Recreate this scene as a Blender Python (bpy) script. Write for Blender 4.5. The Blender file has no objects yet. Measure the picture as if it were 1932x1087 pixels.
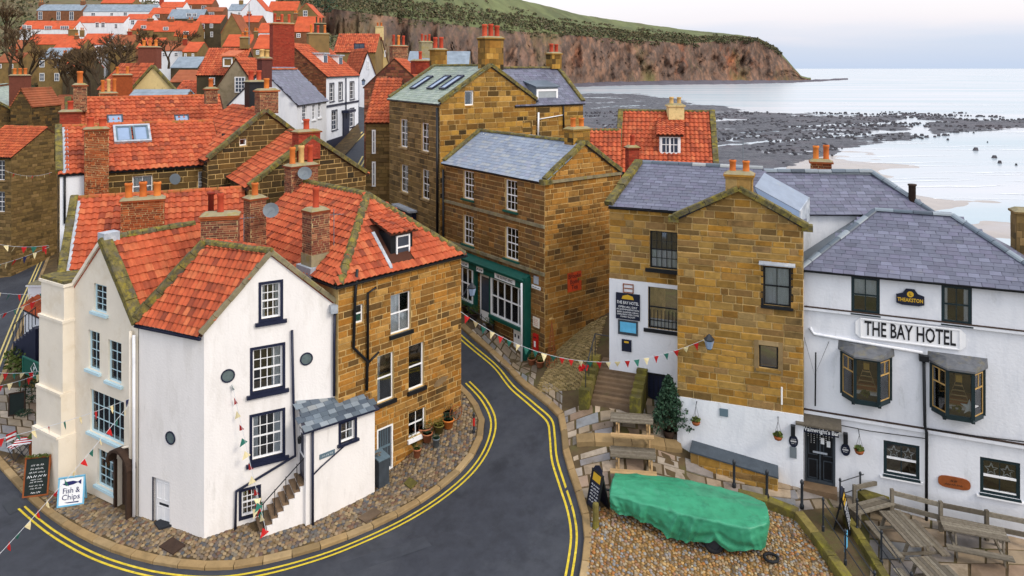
import bpy, math, random
import numpy as np
from mathutils import Vector, Matrix, noise as mnoise
from mathutils.geometry import tessellate_polygon, delaunay_2d_cdt

random.seed(7)
R = random.Random(11)
SC = bpy.context.scene
COL = SC.collection

# ------------------------------------------------------------------ camera
F, CX, HY, H = 1386.0, 966.0, 128.0, 14.5      # focal length in photo pixels, centre column, horizon row, camera height
cam_d = bpy.data.cameras.new('camera'); cam = bpy.data.objects.new('camera', cam_d); COL.objects.link(cam)
cam.location = (0, 0, H); cam.rotation_euler = (math.radians(90), 0, 0)
cam_d.sensor_width = 36.0; cam_d.lens = 36.0 * F / 1932.0
cam_d.shift_y = -(543.5 - HY) / 1932.0
cam_d.clip_start = 0.5; cam_d.clip_end = 30000
SC.camera = cam

# ------------------------------------------------------------------ sky, sun, exposure
SUN_AZ, SUN_EL = math.radians(128), math.radians(40)     # compass-like azimuth from +Y towards +X
w = bpy.data.worlds.new('World'); SC.world = w; w.use_nodes = True
nt = w.node_tree; nt.nodes.clear()
def N(t, **k):
    n = nt.nodes.new(t)
    for a, b in k.items(): setattr(n, a, b)
    return n
sky = N('ShaderNodeTexSky', sky_type='NISHITA'); sky.sun_disc = False
sky.sun_elevation = SUN_EL; sky.sun_rotation = SUN_AZ; sky.air_density = 1.0; sky.dust_density = 4.0
b1 = N('ShaderNodeBackground'); b1.inputs[1].default_value = 0.05
nt.links.new(sky.outputs[0], b1.inputs[0])
tc = N('ShaderNodeTexCoord'); sx = N('ShaderNodeSeparateXYZ'); nt.links.new(tc.outputs['Generated'], sx.inputs[0])
mp = N('ShaderNodeMapping'); mp.inputs['Scale'].default_value = (1.2, 1.2, 9.0); nt.links.new(tc.outputs['Generated'], mp.inputs[0])
nz = N('ShaderNodeTexNoise'); nz.inputs['Scale'].default_value = 2.6; nz.inputs['Detail'].default_value = 6; nt.links.new(mp.outputs[0], nz.inputs[0])
ad = N('ShaderNodeMath', operation='MULTIPLY_ADD'); ad.inputs[1].default_value = 0.055; nt.links.new(nz.outputs[0], ad.inputs[0]); nt.links.new(sx.outputs[2], ad.inputs[2])
rp = N('ShaderNodeValToRGB'); nt.links.new(ad.outputs[0], rp.inputs[0])
cr = rp.color_ramp; cr.elements[0].position = 0.0; cr.elements[0].color = (0.56, 0.67, 0.84, 1)
cr.elements[1].position = 0.85; cr.elements[1].color = (1.24, 1.30, 1.42, 1)
for p, c in ((0.030, (0.56, 0.66, 0.84, 1)), (0.058, (0.62, 0.69, 0.83, 1)), (0.085, (0.84, 0.80, 0.85, 1)), (0.12, (0.90, 0.85, 0.87, 1)), (0.3, (0.95, 0.95, 0.99, 1))):
    e = cr.elements.new(p); e.color = c
b2 = N('ShaderNodeBackground'); b2.inputs[1].default_value = 0.98; nt.links.new(rp.outputs[0], b2.inputs[0])
mx = N('ShaderNodeAddShader'); nt.links.new(b1.outputs[0], mx.inputs[0]); nt.links.new(b2.outputs[0], mx.inputs[1])
ow = N('ShaderNodeOutputWorld'); nt.links.new(mx.outputs[0], ow.inputs[0])

sun_d = bpy.data.lights.new('sun', 'SUN'); sun = bpy.data.objects.new('sun', sun_d); COL.objects.link(sun)
sun_d.energy = 1.5; sun_d.angle = math.radians(14); sun_d.color = (1.0, 0.92, 0.80)
sdir = Vector((math.sin(SUN_AZ) * math.cos(SUN_EL), math.cos(SUN_AZ) * math.cos(SUN_EL), math.sin(SUN_EL)))
sun.rotation_euler = sdir.to_track_quat('Z', 'Y').to_euler(); sun.location = sdir * 100
SC.view_settings.view_transform = 'Standard'; SC.view_settings.look = 'None'
SC.view_settings.exposure = 0.06; SC.view_settings.gamma = 1.0; SC.view_settings.use_curve_mapping = False
SC.cycles.max_bounces = 6; SC.cycles.diffuse_bounces = 3; SC.cycles.glossy_bounces = 3
SC.cycles.transparent_max_bounces = 12; SC.cycles.use_denoising = True

# ------------------------------------------------------------------ pixel <-> place helpers
def P(px, py, Y): return Vector(((px - CX) / F * Y, Y, H - (py - HY) / F * Y))
def PL(px, Y): return Vector(((px - CX) / F * Y, Y, 0))
def proj(v): return (CX + F * v.x / v.y, HY + F * (H - v.z) / v.y)
def along(px0, Y0, vx, px1):            # depth at column px1 on the upright plane through (px0,Y0) whose level lines meet at vx
    return Y0 * (px0 - vx) / (px1 - vx)

# ------------------------------------------------------------------ materials
def hx(s, k=1.0):
    s = s.lstrip('#'); o = []
    for i in (0, 2, 4):
        c = int(s[i:i + 2], 16) / 255.0
        c = c / 12.92 if c <= 0.04045 else ((c + 0.055) / 1.055) ** 2.4
        o.append(min(1.0, c * k))
    return (o[0], o[1], o[2], 1.0)
MATS = {}
def mat(name, cols, rough=0.8, var=0.25, nscale=3.0, bump=0.0, bscale=20.0, stain=None, stain_amt=0.0, stain_scale=1.2,
        metal=0.0, spec=0.3, rnd=True, stretch=None, stain_lo=0.5, bdist=0.02, stain2=None, stain2_amt=0, stain2_scale=.6, stain2_lo=.55, k=1.0):
    m = bpy.data.materials.new(name); m.use_nodes = True
    t = m.node_tree; t.nodes.clear(); L = t.links.new
    def n(ty, **kw):
        q = t.nodes.new(ty)
        for a, b in kw.items(): setattr(q, a, b)
        return q
    out = n('ShaderNodeOutputMaterial'); bs = n('ShaderNodeBsdfPrincipled'); L(bs.outputs[0], out.inputs[0])
    bs.inputs['Roughness'].default_value = rough; bs.inputs['Metallic'].default_value = metal
    bs.inputs['Specular IOR Level'].default_value = spec
    geo = n('ShaderNodeNewGeometry')
    vec = geo.outputs['Position']
    if stretch:
        mpn = n('ShaderNodeMapping'); mpn.inputs['Scale'].default_value = stretch; L(vec, mpn.inputs[0]); vecs = mpn.outputs[0]
    else: vecs = vec
    cols = [hx(c, k) if isinstance(c, str) else c for c in cols]
    if len(cols) > 1:
        ramp = n('ShaderNodeValToRGB'); ce = ramp.color_ramp.elements
        ce[0].position = 0; ce[0].color = cols[0]; ce[1].position = 1.0; ce[1].color = cols[-1]
        for i in range(1, len(cols) - 1):
            e = ce.new(i / (len(cols) - 1)); e.color = cols[i]
        if rnd:
            oi = n('ShaderNodeObjectInfo'); a1 = n('ShaderNodeMath', operation='ADD'); fr = n('ShaderNodeMath', operation='FRACT')
            L(oi.outputs['Random'], a1.inputs[0]); L(geo.outputs['Random Per Island'], a1.inputs[1]); L(a1.outputs[0], fr.inputs[0])
            L(fr.outputs[0], ramp.inputs[0])
        else:
            nn = n('ShaderNodeTexNoise'); nn.inputs['Scale'].default_value = nscale * .6; nn.inputs['Detail'].default_value = 8; nn.inputs['Roughness'].default_value = .65
            L(vecs, nn.inputs[0])
            mr = n('ShaderNodeMapRange'); mr.inputs[1].default_value = .28; mr.inputs[2].default_value = .72; L(nn.outputs[0], mr.inputs[0]); L(mr.outputs[0], ramp.inputs[0])
        col = ramp.outputs[0]
    else:
        rgb = n('ShaderNodeRGB'); rgb.outputs[0].default_value = cols[0]; col = rgb.outputs[0]
    if var > 0:
        nn = n('ShaderNodeTexNoise'); nn.inputs['Scale'].default_value = nscale; nn.inputs['Detail'].default_value = 6; nn.inputs['Roughness'].default_value = .6; L(vecs, nn.inputs[0])
        mr = n('ShaderNodeMapRange'); mr.inputs[1].default_value = .25; mr.inputs[2].default_value = .75
        mr.inputs[3].default_value = 1 - var; mr.inputs[4].default_value = 1 + var; L(nn.outputs[0], mr.inputs[0])
        mu = n('ShaderNodeMix', data_type='RGBA', blend_type='MULTIPLY'); mu.inputs[0].default_value = 1.0
        L(col, mu.inputs[6]); L(mr.outputs[0], mu.inputs[7]); col = mu.outputs[2]
    for sc_, am, cc, lo in ((stain_scale, stain_amt, stain, stain_lo), (stain2_scale, stain2_amt, stain2, stain2_lo)):
        if cc is None: continue
        nn = n('ShaderNodeTexNoise'); nn.inputs['Scale'].default_value = sc_; nn.inputs['Detail'].default_value = 7; nn.inputs['Roughness'].default_value = .7; L(vecs, nn.inputs[0])
        mr = n('ShaderNodeMapRange'); mr.inputs[1].default_value = lo; mr.inputs[2].default_value = lo + .14
        mr.inputs[3].default_value = 0; mr.inputs[4].default_value = am; L(nn.outputs[0], mr.inputs[0])
        mu = n('ShaderNodeMix', data_type='RGBA'); L(mr.outputs[0], mu.inputs[0]); L(col, mu.inputs[6])
        mu.inputs[7].default_value = hx(cc) if isinstance(cc, str) else cc; col = mu.outputs[2]
    L(col, bs.inputs['Base Color'])
    if bump > 0:
        nn = n('ShaderNodeTexNoise'); nn.inputs['Scale'].default_value = bscale; nn.inputs['Detail'].default_value = 4; L(vec if name.startswith('white') else vecs, nn.inputs[0])
        bp = n('ShaderNodeBump'); bp.inputs['Strength'].default_value = bump; bp.inputs['Distance'].default_value = bdist; L(nn.outputs[0], bp.inputs['Height']); L(bp.outputs[0], bs.inputs['Normal'])
    MATS[name] = m
    return m

SOOT = dict(stain2='#241d10', stain2_amt=.6, stain2_scale=.45, stain2_lo=.54)
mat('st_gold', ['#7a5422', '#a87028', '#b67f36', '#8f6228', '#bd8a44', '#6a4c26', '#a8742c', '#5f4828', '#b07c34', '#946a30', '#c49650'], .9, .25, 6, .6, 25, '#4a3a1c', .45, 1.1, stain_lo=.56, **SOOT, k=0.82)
mat('st_ochre', ['#856028', '#a87a30', '#b58a3e', '#937032', '#8a6c3a', '#a98646', '#bd9044', '#6e5630', '#a38756', '#b07e2c', '#9c7c50', '#7a5a2a'], .9, .25, 5, .6, 22, '#54461f', .45, .9, stain_lo=.56, **SOOT, k=0.84)
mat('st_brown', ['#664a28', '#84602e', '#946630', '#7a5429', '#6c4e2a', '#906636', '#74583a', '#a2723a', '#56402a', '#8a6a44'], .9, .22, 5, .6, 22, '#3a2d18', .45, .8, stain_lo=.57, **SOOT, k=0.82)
mat('st_mix', ['#2a2212', '#a47a30', '#b98d3c', '#8d6426', '#3b2f18', '#c2964a', '#9a6c2a', '#7c5a26', '#ac8440', '#2f2818', '#b08238', '#8a6a30'], .9, .22, 5, .6, 22, '#332a14', .5, .7, stain_lo=.58, k=0.85)
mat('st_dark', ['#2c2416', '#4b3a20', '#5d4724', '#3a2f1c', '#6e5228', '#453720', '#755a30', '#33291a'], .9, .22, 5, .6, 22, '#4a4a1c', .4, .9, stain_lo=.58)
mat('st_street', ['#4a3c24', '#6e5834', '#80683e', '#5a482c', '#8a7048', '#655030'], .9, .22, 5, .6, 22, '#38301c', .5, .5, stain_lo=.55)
mat('mortar', ['#bb9d68'], .95, .25, 3, .4, 30, '#6a5430', .6, 1.0, stain_lo=.54)
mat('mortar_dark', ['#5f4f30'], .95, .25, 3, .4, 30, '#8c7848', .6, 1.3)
mat('white_render', ['#e6e2df'], .85, .05, 1.2, .35, 14, '#cfcac4', .45, .9, stain_lo=.52, stain2='#98948a', stain2_amt=.3, stain2_scale=1.6, stain2_lo=.59, stretch=(1.6, 1.6, .45))
mat('white_cool', ['#dddfe4'], .85, .05, 1.2, .4, 11, '#c3c7cf', .5, .9, stain_lo=.52, stain2='#8e908a', stain2_amt=.38, stain2_scale=1.5, stain2_lo=.59, stretch=(1.6, 1.6, .45))
mat('cream_render', ['#e4dac9'], .85, .06, 1.2, .3, 14, '#cfbfa4', .45, .9, stain_lo=.52)
mat('grey_render', ['#8c7f68'], .9, .2, 1.5, .4, 10, '#5f563c', .6, 1.0)
mat('yellow_render', ['#d2ba82'], .9, .12, 1.5, .4, 10, '#6e5c38', .7, 1.6, stain_lo=.56)
PT = dict(rough=.85, var=.24, nscale=3.0, bump=.4, bscale=40, stain='#4c3424', stain_amt=.6, stain_scale=1.1, stain_lo=.55, stain2='#857a48', stain2_amt=.5, stain2_scale=7, stain2_lo=.6)
mat('pantile', ['#a84e2f', '#b25535', '#b65b38', '#a0482b', '#bd6a44', '#ab5131', '#8c4029', '#b25535', '#aa5032', '#7c3c2a'], **PT)
mat('pantile_old', ['#96482a', '#a8502e', '#8a3e24', '#b05a34', '#9c4a2a'], **PT)
mat('roof_red', ['#bb4a28'], .85, .25, 1.5, .3, 20, '#8c3a20', .5, 1.0, stain2='#6e5a30', stain2_amt=.5, stain2_scale=.8, stain2_lo=.55)
SLT = dict(rough=.45, var=.14, nscale=3, bump=.3, bscale=30, spec=.5)
mat('slate_purple', ['#585a6a', '#5e6070', '#525464', '#666878', '#5c5a6c', '#565868', '#6c6e80', '#605e72', '#4c4e5c'], stain='#7c7a6c', stain_amt=.4, stain_scale=2.2, stain_lo=.6, **SLT)
mat('slate_blue', ['#7b8698', '#848f9f', '#747f92', '#8c96a4', '#707b8e', '#94999c', '#82889a'], stain='#a09a50', stain_amt=.55, stain_scale=2.6, stain_lo=.6, **SLT)
mat('slate_green', ['#7c8a78', '#8a9684', '#6f7e72', '#96a090', '#7f8a80'], stain='#5a6440', stain_amt=.5, stain_scale=1.2, stain_lo=.55, **SLT)
mat('slate_dark', ['#46525e', '#5a6672', '#3c4652', '#6e7a84', '#8a9298', '#4c5862', '#55606a', '#a6a8a6'], **SLT)
mat('slate_far', ['#7e8a98', '#8e98a4', '#6c7884'], rough=.6, var=.2, nscale=1.5, rnd=False)
mat('slate_bed', ['#34343e'], .8, .2, 3)
mat('roof_bed', ['#4a2c20'], .95, .2, 3)
mat('coping', ['#5c5330', '#6e6438', '#48442c', '#7c7048'], .95, .4, 5, .9, 18, '#94842c', .65, 3.5, stain_lo=.5, stain2='#57524a', stain2_amt=.75, stain2_scale=2.6, stain2_lo=.5, rnd=False)
mat('coping_grey', ['#6a6350', '#847a60', '#57523e'], .95, .3, 2.5, .6, 18, '#8c8230', .6, 2.0, stain_lo=.53, rnd=False)
mat('ridge_clay', ['#a8512e', '#b65c36', '#9a4a2a'], .85, .25, 3, .4, 20, '#6c6428', .7, 1.6, stain_lo=.5)
mat('lead_dark', ['#55585e', '#64666a', '#4a4c52'], .6, .25, 4, .4, 14, '#7c7458', .6, 3.0, spec=.4, rnd=False)
mat('lead', ['#8a919c', '#a2a9b2', '#767d88'], .55, .2, 3, .3, 14, '#d0d2d4', .5, 2.0, spec=.5, rnd=False)
mat('brick', ['#7a3a1c', '#8e4420', '#6a3018', '#9c5028', '#5c2c18', '#a85a30', '#80401e'], .9, .2, 6, .4, 40, '#3a2a1c', .5, 1.2, stain_lo=.56)
mat('brick_purple', ['#6a3a2c', '#7c4432', '#58302a', '#8e5238', '#4c2c26', '#9c6448', '#74402e'], .9, .2, 6, .4, 40)
mat('brick_red', ['#8c3020', '#983826', '#7e2a1c', '#a2442e'], .9, .2, 5, .4, 30)
mat('brick_mortar', ['#b09a70'], .95, .2, 6, .2, 40, '#6a5a3c', .6, 1.6)
mat('brick_mortar_red', ['#8a4a36'], .95, .2, 6, .2, 40)
mat('pot_orange', ['#c8702a', '#b8602a', '#d27c34'], .8, .2, 5, .2, 30, '#6a4020', .5, 3, stain_lo=.58)
mat('pot_red', ['#b0432a', '#a03a24', '#bc4e30'], .8, .2, 5, .2, 30)
mat('pot_buff', ['#c8a468', '#b89458'], .8, .2, 5, .2, 30)
mat('cement', ['#8e8468'], .95, .2, 4, .5, 20, '#8a7a28', .6, 2.2, stain_lo=.5)
mat('white_paint', ['#e9e9ea'], .45, .04, 3)
mat('navy_paint', ['#1d2238'], .4, .15, 4)
mat('black_paint', ['#17191d'], .4, .2, 4)
mat('blackgreen_paint', ['#1c2c30'], .4, .2, 4)
mat('blue_paint', ['#b9d4dd'], .5, .06, 4)
mat('green_paint', ['#0e4f44'], .45, .2, 4)
mat('grey_paint', ['#3a4148'], .5, .2, 4)
mat('teal_grey', ['#5c6f7a'], .5, .1, 4)
mat('red_paint', ['#b3201a'], .5, .15, 4)
mat('wood_dark', ['#3a2a20'], .8, .3, 6, .4, 30)
mat('wood_grey', ['#8d8474', '#7a7062', '#9c9382', '#686054', '#857a68'], .85, .25, 3, .5, 30, '#57503e', .5, 4, stretch=(3, 3, 3), k=0.72)
mat('wood_fresh', ['#b4946a', '#a0845c', '#a88a62'], .85, .2, 4, .4, 30)
mat('wood_brown', ['#8a4a22'], .6, .25, 5, .3, 30)
mat('asphalt', ['#2b2e36', '#34373f', '#272a31'], .7, .16, 2.0, .5, 90, '#474a50', .5, .35, stain2='#24262b', stain2_amt=.5, stain2_scale=.9, stain2_lo=.56, rnd=False, bdist=.01, spec=.35)
mat('yellow_line', ['#d0ba30', '#c4ac2e', '#dcc648'], .75, .2, 8, .4, 60, rnd=False, stain='#5c5a3c', stain_amt=.8, stain_scale=5, stain_lo=.57)
mat('yellow_pale', ['#cdb873'], .7, .15, 5, stain='#4a4a44', stain_amt=.7, stain_scale=8, stain_lo=.56)
mat('cobble', ['#68563c', '#7e684a', '#5a5350', '#8c7858', '#6a5a46', '#4e5256', '#765e44', '#948064', '#605c56', '#9a8664', '#6a4c3a', '#464a4e'], .75, .25, 6, .4, 30, spec=.35)
mat('cobble_bed', ['#5c4a30', '#4a3c28', '#6c5634'], .95, .3, 2, .5, 25, '#55562a', .5, .9, rnd=False, stain_lo=.55)
mat('pebble', ['#a4783a', '#7c6038', '#948e84', '#6a6c70', '#b0905c', '#84592e', '#a89878', '#5e5040', '#967038', '#787e84', '#9a6228', '#4e463e', '#8a6c40', '#6e5a3c'], .6, .2, 6, .3, 30, spec=.4)
mat('pebble_bed', ['#5e4624', '#6c522a', '#503e20'], .95, .3, 2.5, .5, 30, rnd=False)
mat('flag', ['#7c6e5a', '#94826a', '#6c6254', '#a08a70', '#84807a', '#ab9880', '#66584a', '#8e7660', '#7c7e80', '#747070', '#988c7e'], .45, .25, 3, .35, 20, '#5a4a30', .6, .8, stain_lo=.52, spec=.45)
mat('flag_bed', ['#4c3f2c', '#5c4c34'], .95, .3, 2, .5, 25, '#4e5428', .6, 1.0, rnd=False)
mat('sett', ['#857248', '#96825a', '#75643e', '#a08c60', '#8a7648', '#6c5e3c'], .8, .25, 4, .4, 25, '#5e6228', .4, .9, stain_lo=.55)
mat('kerb_stone', ['#8c7450', '#9a8058', '#7c6848', '#a48c66'], .85, .25, 3, .5, 25, '#5a4c30', .5, 1.5, stain_lo=.54)
mat('moss_stone', ['#5c5628', '#6e6430', '#4c4824', '#7c6e3c'], .95, .3, 3, .7, 18, '#8a8228', .6, 1.8, stain_lo=.5, stain2='#4c4438', stain2_amt=.6, stain2_scale=1.2)
mat('step_stone', ['#6a5642', '#7a644c', '#5c4c3c'], .7, .25, 3, .4, 25, '#4c4a28', .4, 1.5, stain_lo=.55)
mat('bench_slate', ['#3c444c', '#454d55'], .6, .2, 4, .3, 20, '#c4c6c6', .9, 1.6, stain_lo=.63, rnd=False)
mat('iron', ['#20252c'], .5, .2, 5, spec=.5)
mat('tarp', ['#2f8060', '#38906c', '#2a7456'], .45, .12, 2.5, .5, 5, '#1f5c46', .5, 1.8, rnd=False, stain_lo=.55, spec=.4)
mat('rubber', ['#1c1d20'], .8, .2, 5)
mat('soil', ['#4a3a28'], .95, .3, 5)
mat('leaf', ['#3c4a1c', '#4e5c24', '#5c682c', '#34441c', '#6a7030'], .7, .2, 3)
mat('leaf_dark', ['#1f3324', '#28402c', '#33503a', '#2a4434'], .7, .2, 3)
mat('leaf_yellow', ['#7a7430', '#8c8038', '#66642c'], .7, .2, 3)
mat('twig', ['#4a3a28', '#5a4630', '#3c3022', '#6a5436'], .9, .2, 3)
mat('bark', ['#3c3022'], .95, .3, 5, .5, 20)
mat('terracotta', ['#a86a4a'], .85, .2, 5, .2, 30)
mat('curtain', ['#d8d8dc', '#c8ccd4', '#e2e0e0'], .9, .1, 4)
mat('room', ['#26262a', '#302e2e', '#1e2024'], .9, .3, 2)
mat('blind', ['#9aa0a4'], .9, .1, 4)
mat('cloth_red', ['#b81f1f'], .8, .1, 5); mat('cloth_cream', ['#e2d3a4'], .8, .1, 5)
mat('cloth_green', ['#2a6a5c'], .8, .1, 5); mat('cloth_navy', ['#20264e'], .8, .1, 5)
mat('string', ['#c9ccd0'], .8, 0, 5)
mat('chalk', ['#1c2624'], .8, .2, 3); mat('sign_white', ['#e6e8ea'], .6, .04, 3); mat('sign_blue', ['#6fb0d0'], .5, .1, 3)
mat('ink_navy', ['#20245c'], .7, 0, 3); mat('ink_black', ['#1a1a1e'], .7, 0, 3); mat('ink_gold', ['#c9a02c'], .5, .05, 3)
mat('sign_navy', ['#161c30'], .5, .1, 3); mat('sign_orange', ['#c0451a'], .7, .25, 4, stain='#5c2c14', stain_amt=.7, stain_scale=3, stain_lo=.55)
mat('sign_green', ['#155244'], .5, .1, 3); mat('sign_cyan', ['#5fb0d8'], .5, .15, 6); mat('brass', ['#c8a050'], .35, .1, 4, metal=.6)
mat('foot_black', ['#23262c'], .7, .2, 4); mat('plastic_grey', ['#6a7278'], .6, .1, 4)
def glass_mat(name, tint, refl):
    m = bpy.data.materials.new(name); m.use_nodes = True; t = m.node_tree; t.nodes.clear()
    o = t.nodes.new('ShaderNodeOutputMaterial'); mxs = t.nodes.new('ShaderNodeMixShader'); tr = t.nodes.new('ShaderNodeBsdfTransparent')
    gl = t.nodes.new('ShaderNodeBsdfGlossy'); fr = t.nodes.new('ShaderNodeFresnel'); ma = t.nodes.new('ShaderNodeMath'); ma.operation = 'ADD'; ma.inputs[1].default_value = refl; ma.use_clamp = True
    fr.inputs[0].default_value = 1.5; gl.inputs['Roughness'].default_value = .04; tr.inputs[0].default_value = tint
    t.links.new(fr.outputs[0], ma.inputs[0]); t.links.new(ma.outputs[0], mxs.inputs[0]); t.links.new(tr.outputs[0], mxs.inputs[1]); t.links.new(gl.outputs[0], mxs.inputs[2]); t.links.new(mxs.outputs[0], o.inputs[0])
    MATS[name] = m
glass_mat('glass', (.88, .91, .92, 1), .08)
mat('glass_far', ['#3a4250'], .08, .2, 2, spec=.9)
mat('porthole_glass', ['#5c6a6c'], .15, .3, 6, spec=.8)
mat('glass_sky', ['#8296b2'], .15, .1, 2, spec=.5)

# ------------------------------------------------------------------ mesh helpers
def root_of(o):
    while o.parent: o = o.parent
    return o
class MB:
    def __init__(s): s.v = []; s.f = []
    def add(s, vs, fs):
        b = len(s.v); s.v += [tuple(v) for v in vs]; s.f += [tuple(i + b for i in f) for f in fs]
    def box(s, fr, a0, a1, b0, b1, c0, c1):
        vs = [fr(a, b, c) for c in (c0, c1) for b in (b0, b1) for a in (a0, a1)]
        s.add(vs, [(0, 2, 3, 1), (4, 5, 7, 6), (0, 1, 5, 4), (2, 6, 7, 3), (0, 4, 6, 2), (1, 3, 7, 5)])
    def ring(s, fr, a0, a1, b0, b1, wd, c0, c1):
        s.box(fr, a0, a0 + wd, b0, b1, c0, c1); s.box(fr, a1 - wd, a1, b0, b1, c0, c1)
        s.box(fr, a0 + wd, a1 - wd, b0, b0 + wd, c0, c1); s.box(fr, a0 + wd, a1 - wd, b1 - wd, b1, c0, c1)
    def tube(s, pts, r, n=8, cap=True):
        pts = [Vector(p) for p in pts]; rs = r if isinstance(r, (list, tuple)) else [r] * len(pts)
        b = len(s.v); pd = None
        for i, p in enumerate(pts):
            d = (pts[min(i + 1, len(pts) - 1)] - pts[max(i - 1, 0)]).normalized()
            if d.length < 1e-6: d = Vector((0, 0, 1))
            x = d.orthogonal().normalized() if pd is None else (pd - d * pd.dot(d)).normalized(); pd = x
            y = d.cross(x)
            for k in range(n):
                t = 2 * math.pi * k / n
                s.v.append(tuple(p + (x * math.cos(t) + y * math.sin(t)) * rs[i]))
        for i in range(len(pts) - 1):
            for k in range(n):
                s.f.append((b + i * n + k, b + i * n + (k + 1) % n, b + (i + 1) * n + (k + 1) % n, b + (i + 1) * n + k))
        if cap:
            s.f.append(tuple(b + k for k in reversed(range(n)))); s.f.append(tuple(b + (len(pts) - 1) * n + k for k in range(n)))
    def lathe(s, c, prof, n=12):
        c = Vector(c); s.tube([c + Vector((0, 0, z)) for r, z in prof], [r for r, z in prof], n)
    def prism(s, fr, poly, c0, c1):
        n = len(poly); vs = [fr(a, b, c0) for a, b in poly] + [fr(a, b, c1) for a, b in poly]
        s.add(vs, [tuple(reversed(range(n))), tuple(range(n, 2 * n))] + [(i, (i + 1) % n, n + (i + 1) % n, n + i) for i in range(n)])
    def slab(s, quad, t):          # quad of world points extruded by vector t
        t = Vector(t); n = len(quad); vs = [Vector(q) for q in quad] + [Vector(q) + t for q in quad]
        s.add(vs, [tuple(reversed(range(n))), tuple(range(n, 2 * n))] + [(i, (i + 1) % n, n + (i + 1) % n, n + i) for i in range(n)])
    def obj(s, name, m, parent=None, smooth=False):
        L = root_of(parent).location if parent else Vector((0, 0, 0))
        me = bpy.data.meshes.new(name)
        me.from_pydata([(v[0] - L.x, v[1] - L.y, v[2] - L.z) for v in s.v], [], s.f); me.update()
        if smooth: me.shade_smooth()
        me.materials.append(MATS[m] if isinstance(m, str) else m)
        o = bpy.data.objects.new(name, me); COL.objects.link(o)
        if parent: o.parent = parent
        return o
class Fr:
    def __init__(s, o, u, v, n): s.o = Vector(o); s.u = Vector(u).normalized(); s.v = Vector(v).normalized(); s.n = Vector(n).normalized()
    def __call__(s, a, b, c=0.0): return s.o + s.u * a + s.v * b + s.n * c
    def loc(s, p):
        d = Vector(p) - s.o; return d.dot(s.u), d.dot(s.v)
    def mat(s, a, b, c=0.0):
        p = s(a, b, c)
        return Matrix(((s.u.x, s.v.x, s.n.x, p.x), (s.u.y, s.v.y, s.n.y, p.y), (s.u.z, s.v.z, s.n.z, p.z), (0, 0, 0, 1)))
    def px(s, px, py):
        d = Vector(((px - CX) / F, 1.0, -(py - HY) / F)); o = Vector((0, 0, H))
        t = (s.o - o).dot(s.n) / d.dot(s.n); return s.loc(o + d * t)
    def rect(s, x0, x1, y0, y1):
        xm, ym = (x0 + x1) / 2, (y0 + y1) / 2
        a0, a1 = s.px(x0, ym)[0], s.px(x1, ym)[0]; b1, b0 = s.px(xm, y0)[1], s.px(xm, y1)[1]
        return (min(a0, a1), max(a0, a1), b0, b1)
    def facing(s, p=None):
        p = p or s.o; return (Vector((0, 0, H)) - p).normalized().dot(s.n)
Z = Vector((0, 0, 1))
def wallfr(p, q):                     # upright plane through plan points p -> q (left to right seen from outside); b is height z
    p = Vector((p[0], p[1], 0)); q = Vector((q[0], q[1], 0)); u = (q - p).normalized(); f = Fr(p, u, Z, u.cross(Z)); f.len = (q - p).length
    return f
def gfr(x, y, z, az=0.0):             # upright local frame: u to the right, v away, n up, turned by az
    c, s_ = math.cos(az), math.sin(az); return Fr((x, y, z), (c, s_, 0), (-s_, c, 0), (0, 0, 1))

def thing(name, label, cat, loc, group=None):
    o = bpy.data.objects.new(name, None); COL.objects.link(o); o.location = loc; o.empty_display_size = .2
    o['label'] = label; o['category'] = cat
    if group: o['group'] = group
    return o
def tag(o, label, cat, group=None):
    o['label'] = label; o['category'] = cat
    if group: o['group'] = group
    return o
def struct(o): o['kind'] = 'structure'; return o
def scrawl(fr, a0, a1, b, h_, m, parent, c=.014, seed=0):       # handwriting too small to read
    rs = random.Random(seed + int(b * 1000)); mb = MB(); a = a0
    while a < a1:
        e = min(a1, a + rs.uniform(.06, .16)); n = max(3, int((e - a) / (h_ * .35))); pts = [fr(a + (e - a) * i / n, b + (h_ * .5 if i % 2 else -h_ * .5) * rs.uniform(.4, 1), c) for i in range(n + 1)]
        mb.tube(pts, h_ * .13, 3, False); a = e + rs.uniform(.03, .05)
    return mb.obj('handwriting', m, parent)
def text(s, fr, a, b, size, m, parent, c=.012, name='lettering', align='CENTER', sx=1.0, ext=.004, bold=0.0):
    cu = bpy.data.curves.new(name, 'FONT'); cu.body = s; cu.size = size; cu.align_x = align; cu.align_y = 'CENTER'; cu.extrude = ext; cu.resolution_u = 2; cu.offset = bold
    t_ = bpy.data.objects.new('tmp', cu); me = bpy.data.meshes.new_from_object(t_); bpy.data.objects.remove(t_); bpy.data.curves.remove(cu)
    me.materials.clear(); me.materials.append(MATS[m]); o = bpy.data.objects.new(name, me); COL.objects.link(o); o.parent = parent
    M = fr.mat(a, b, c); M.translation -= root_of(parent).location
    o.matrix_basis = M @ Matrix.Diagonal((sx, 1, 1, 1)); return o

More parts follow.
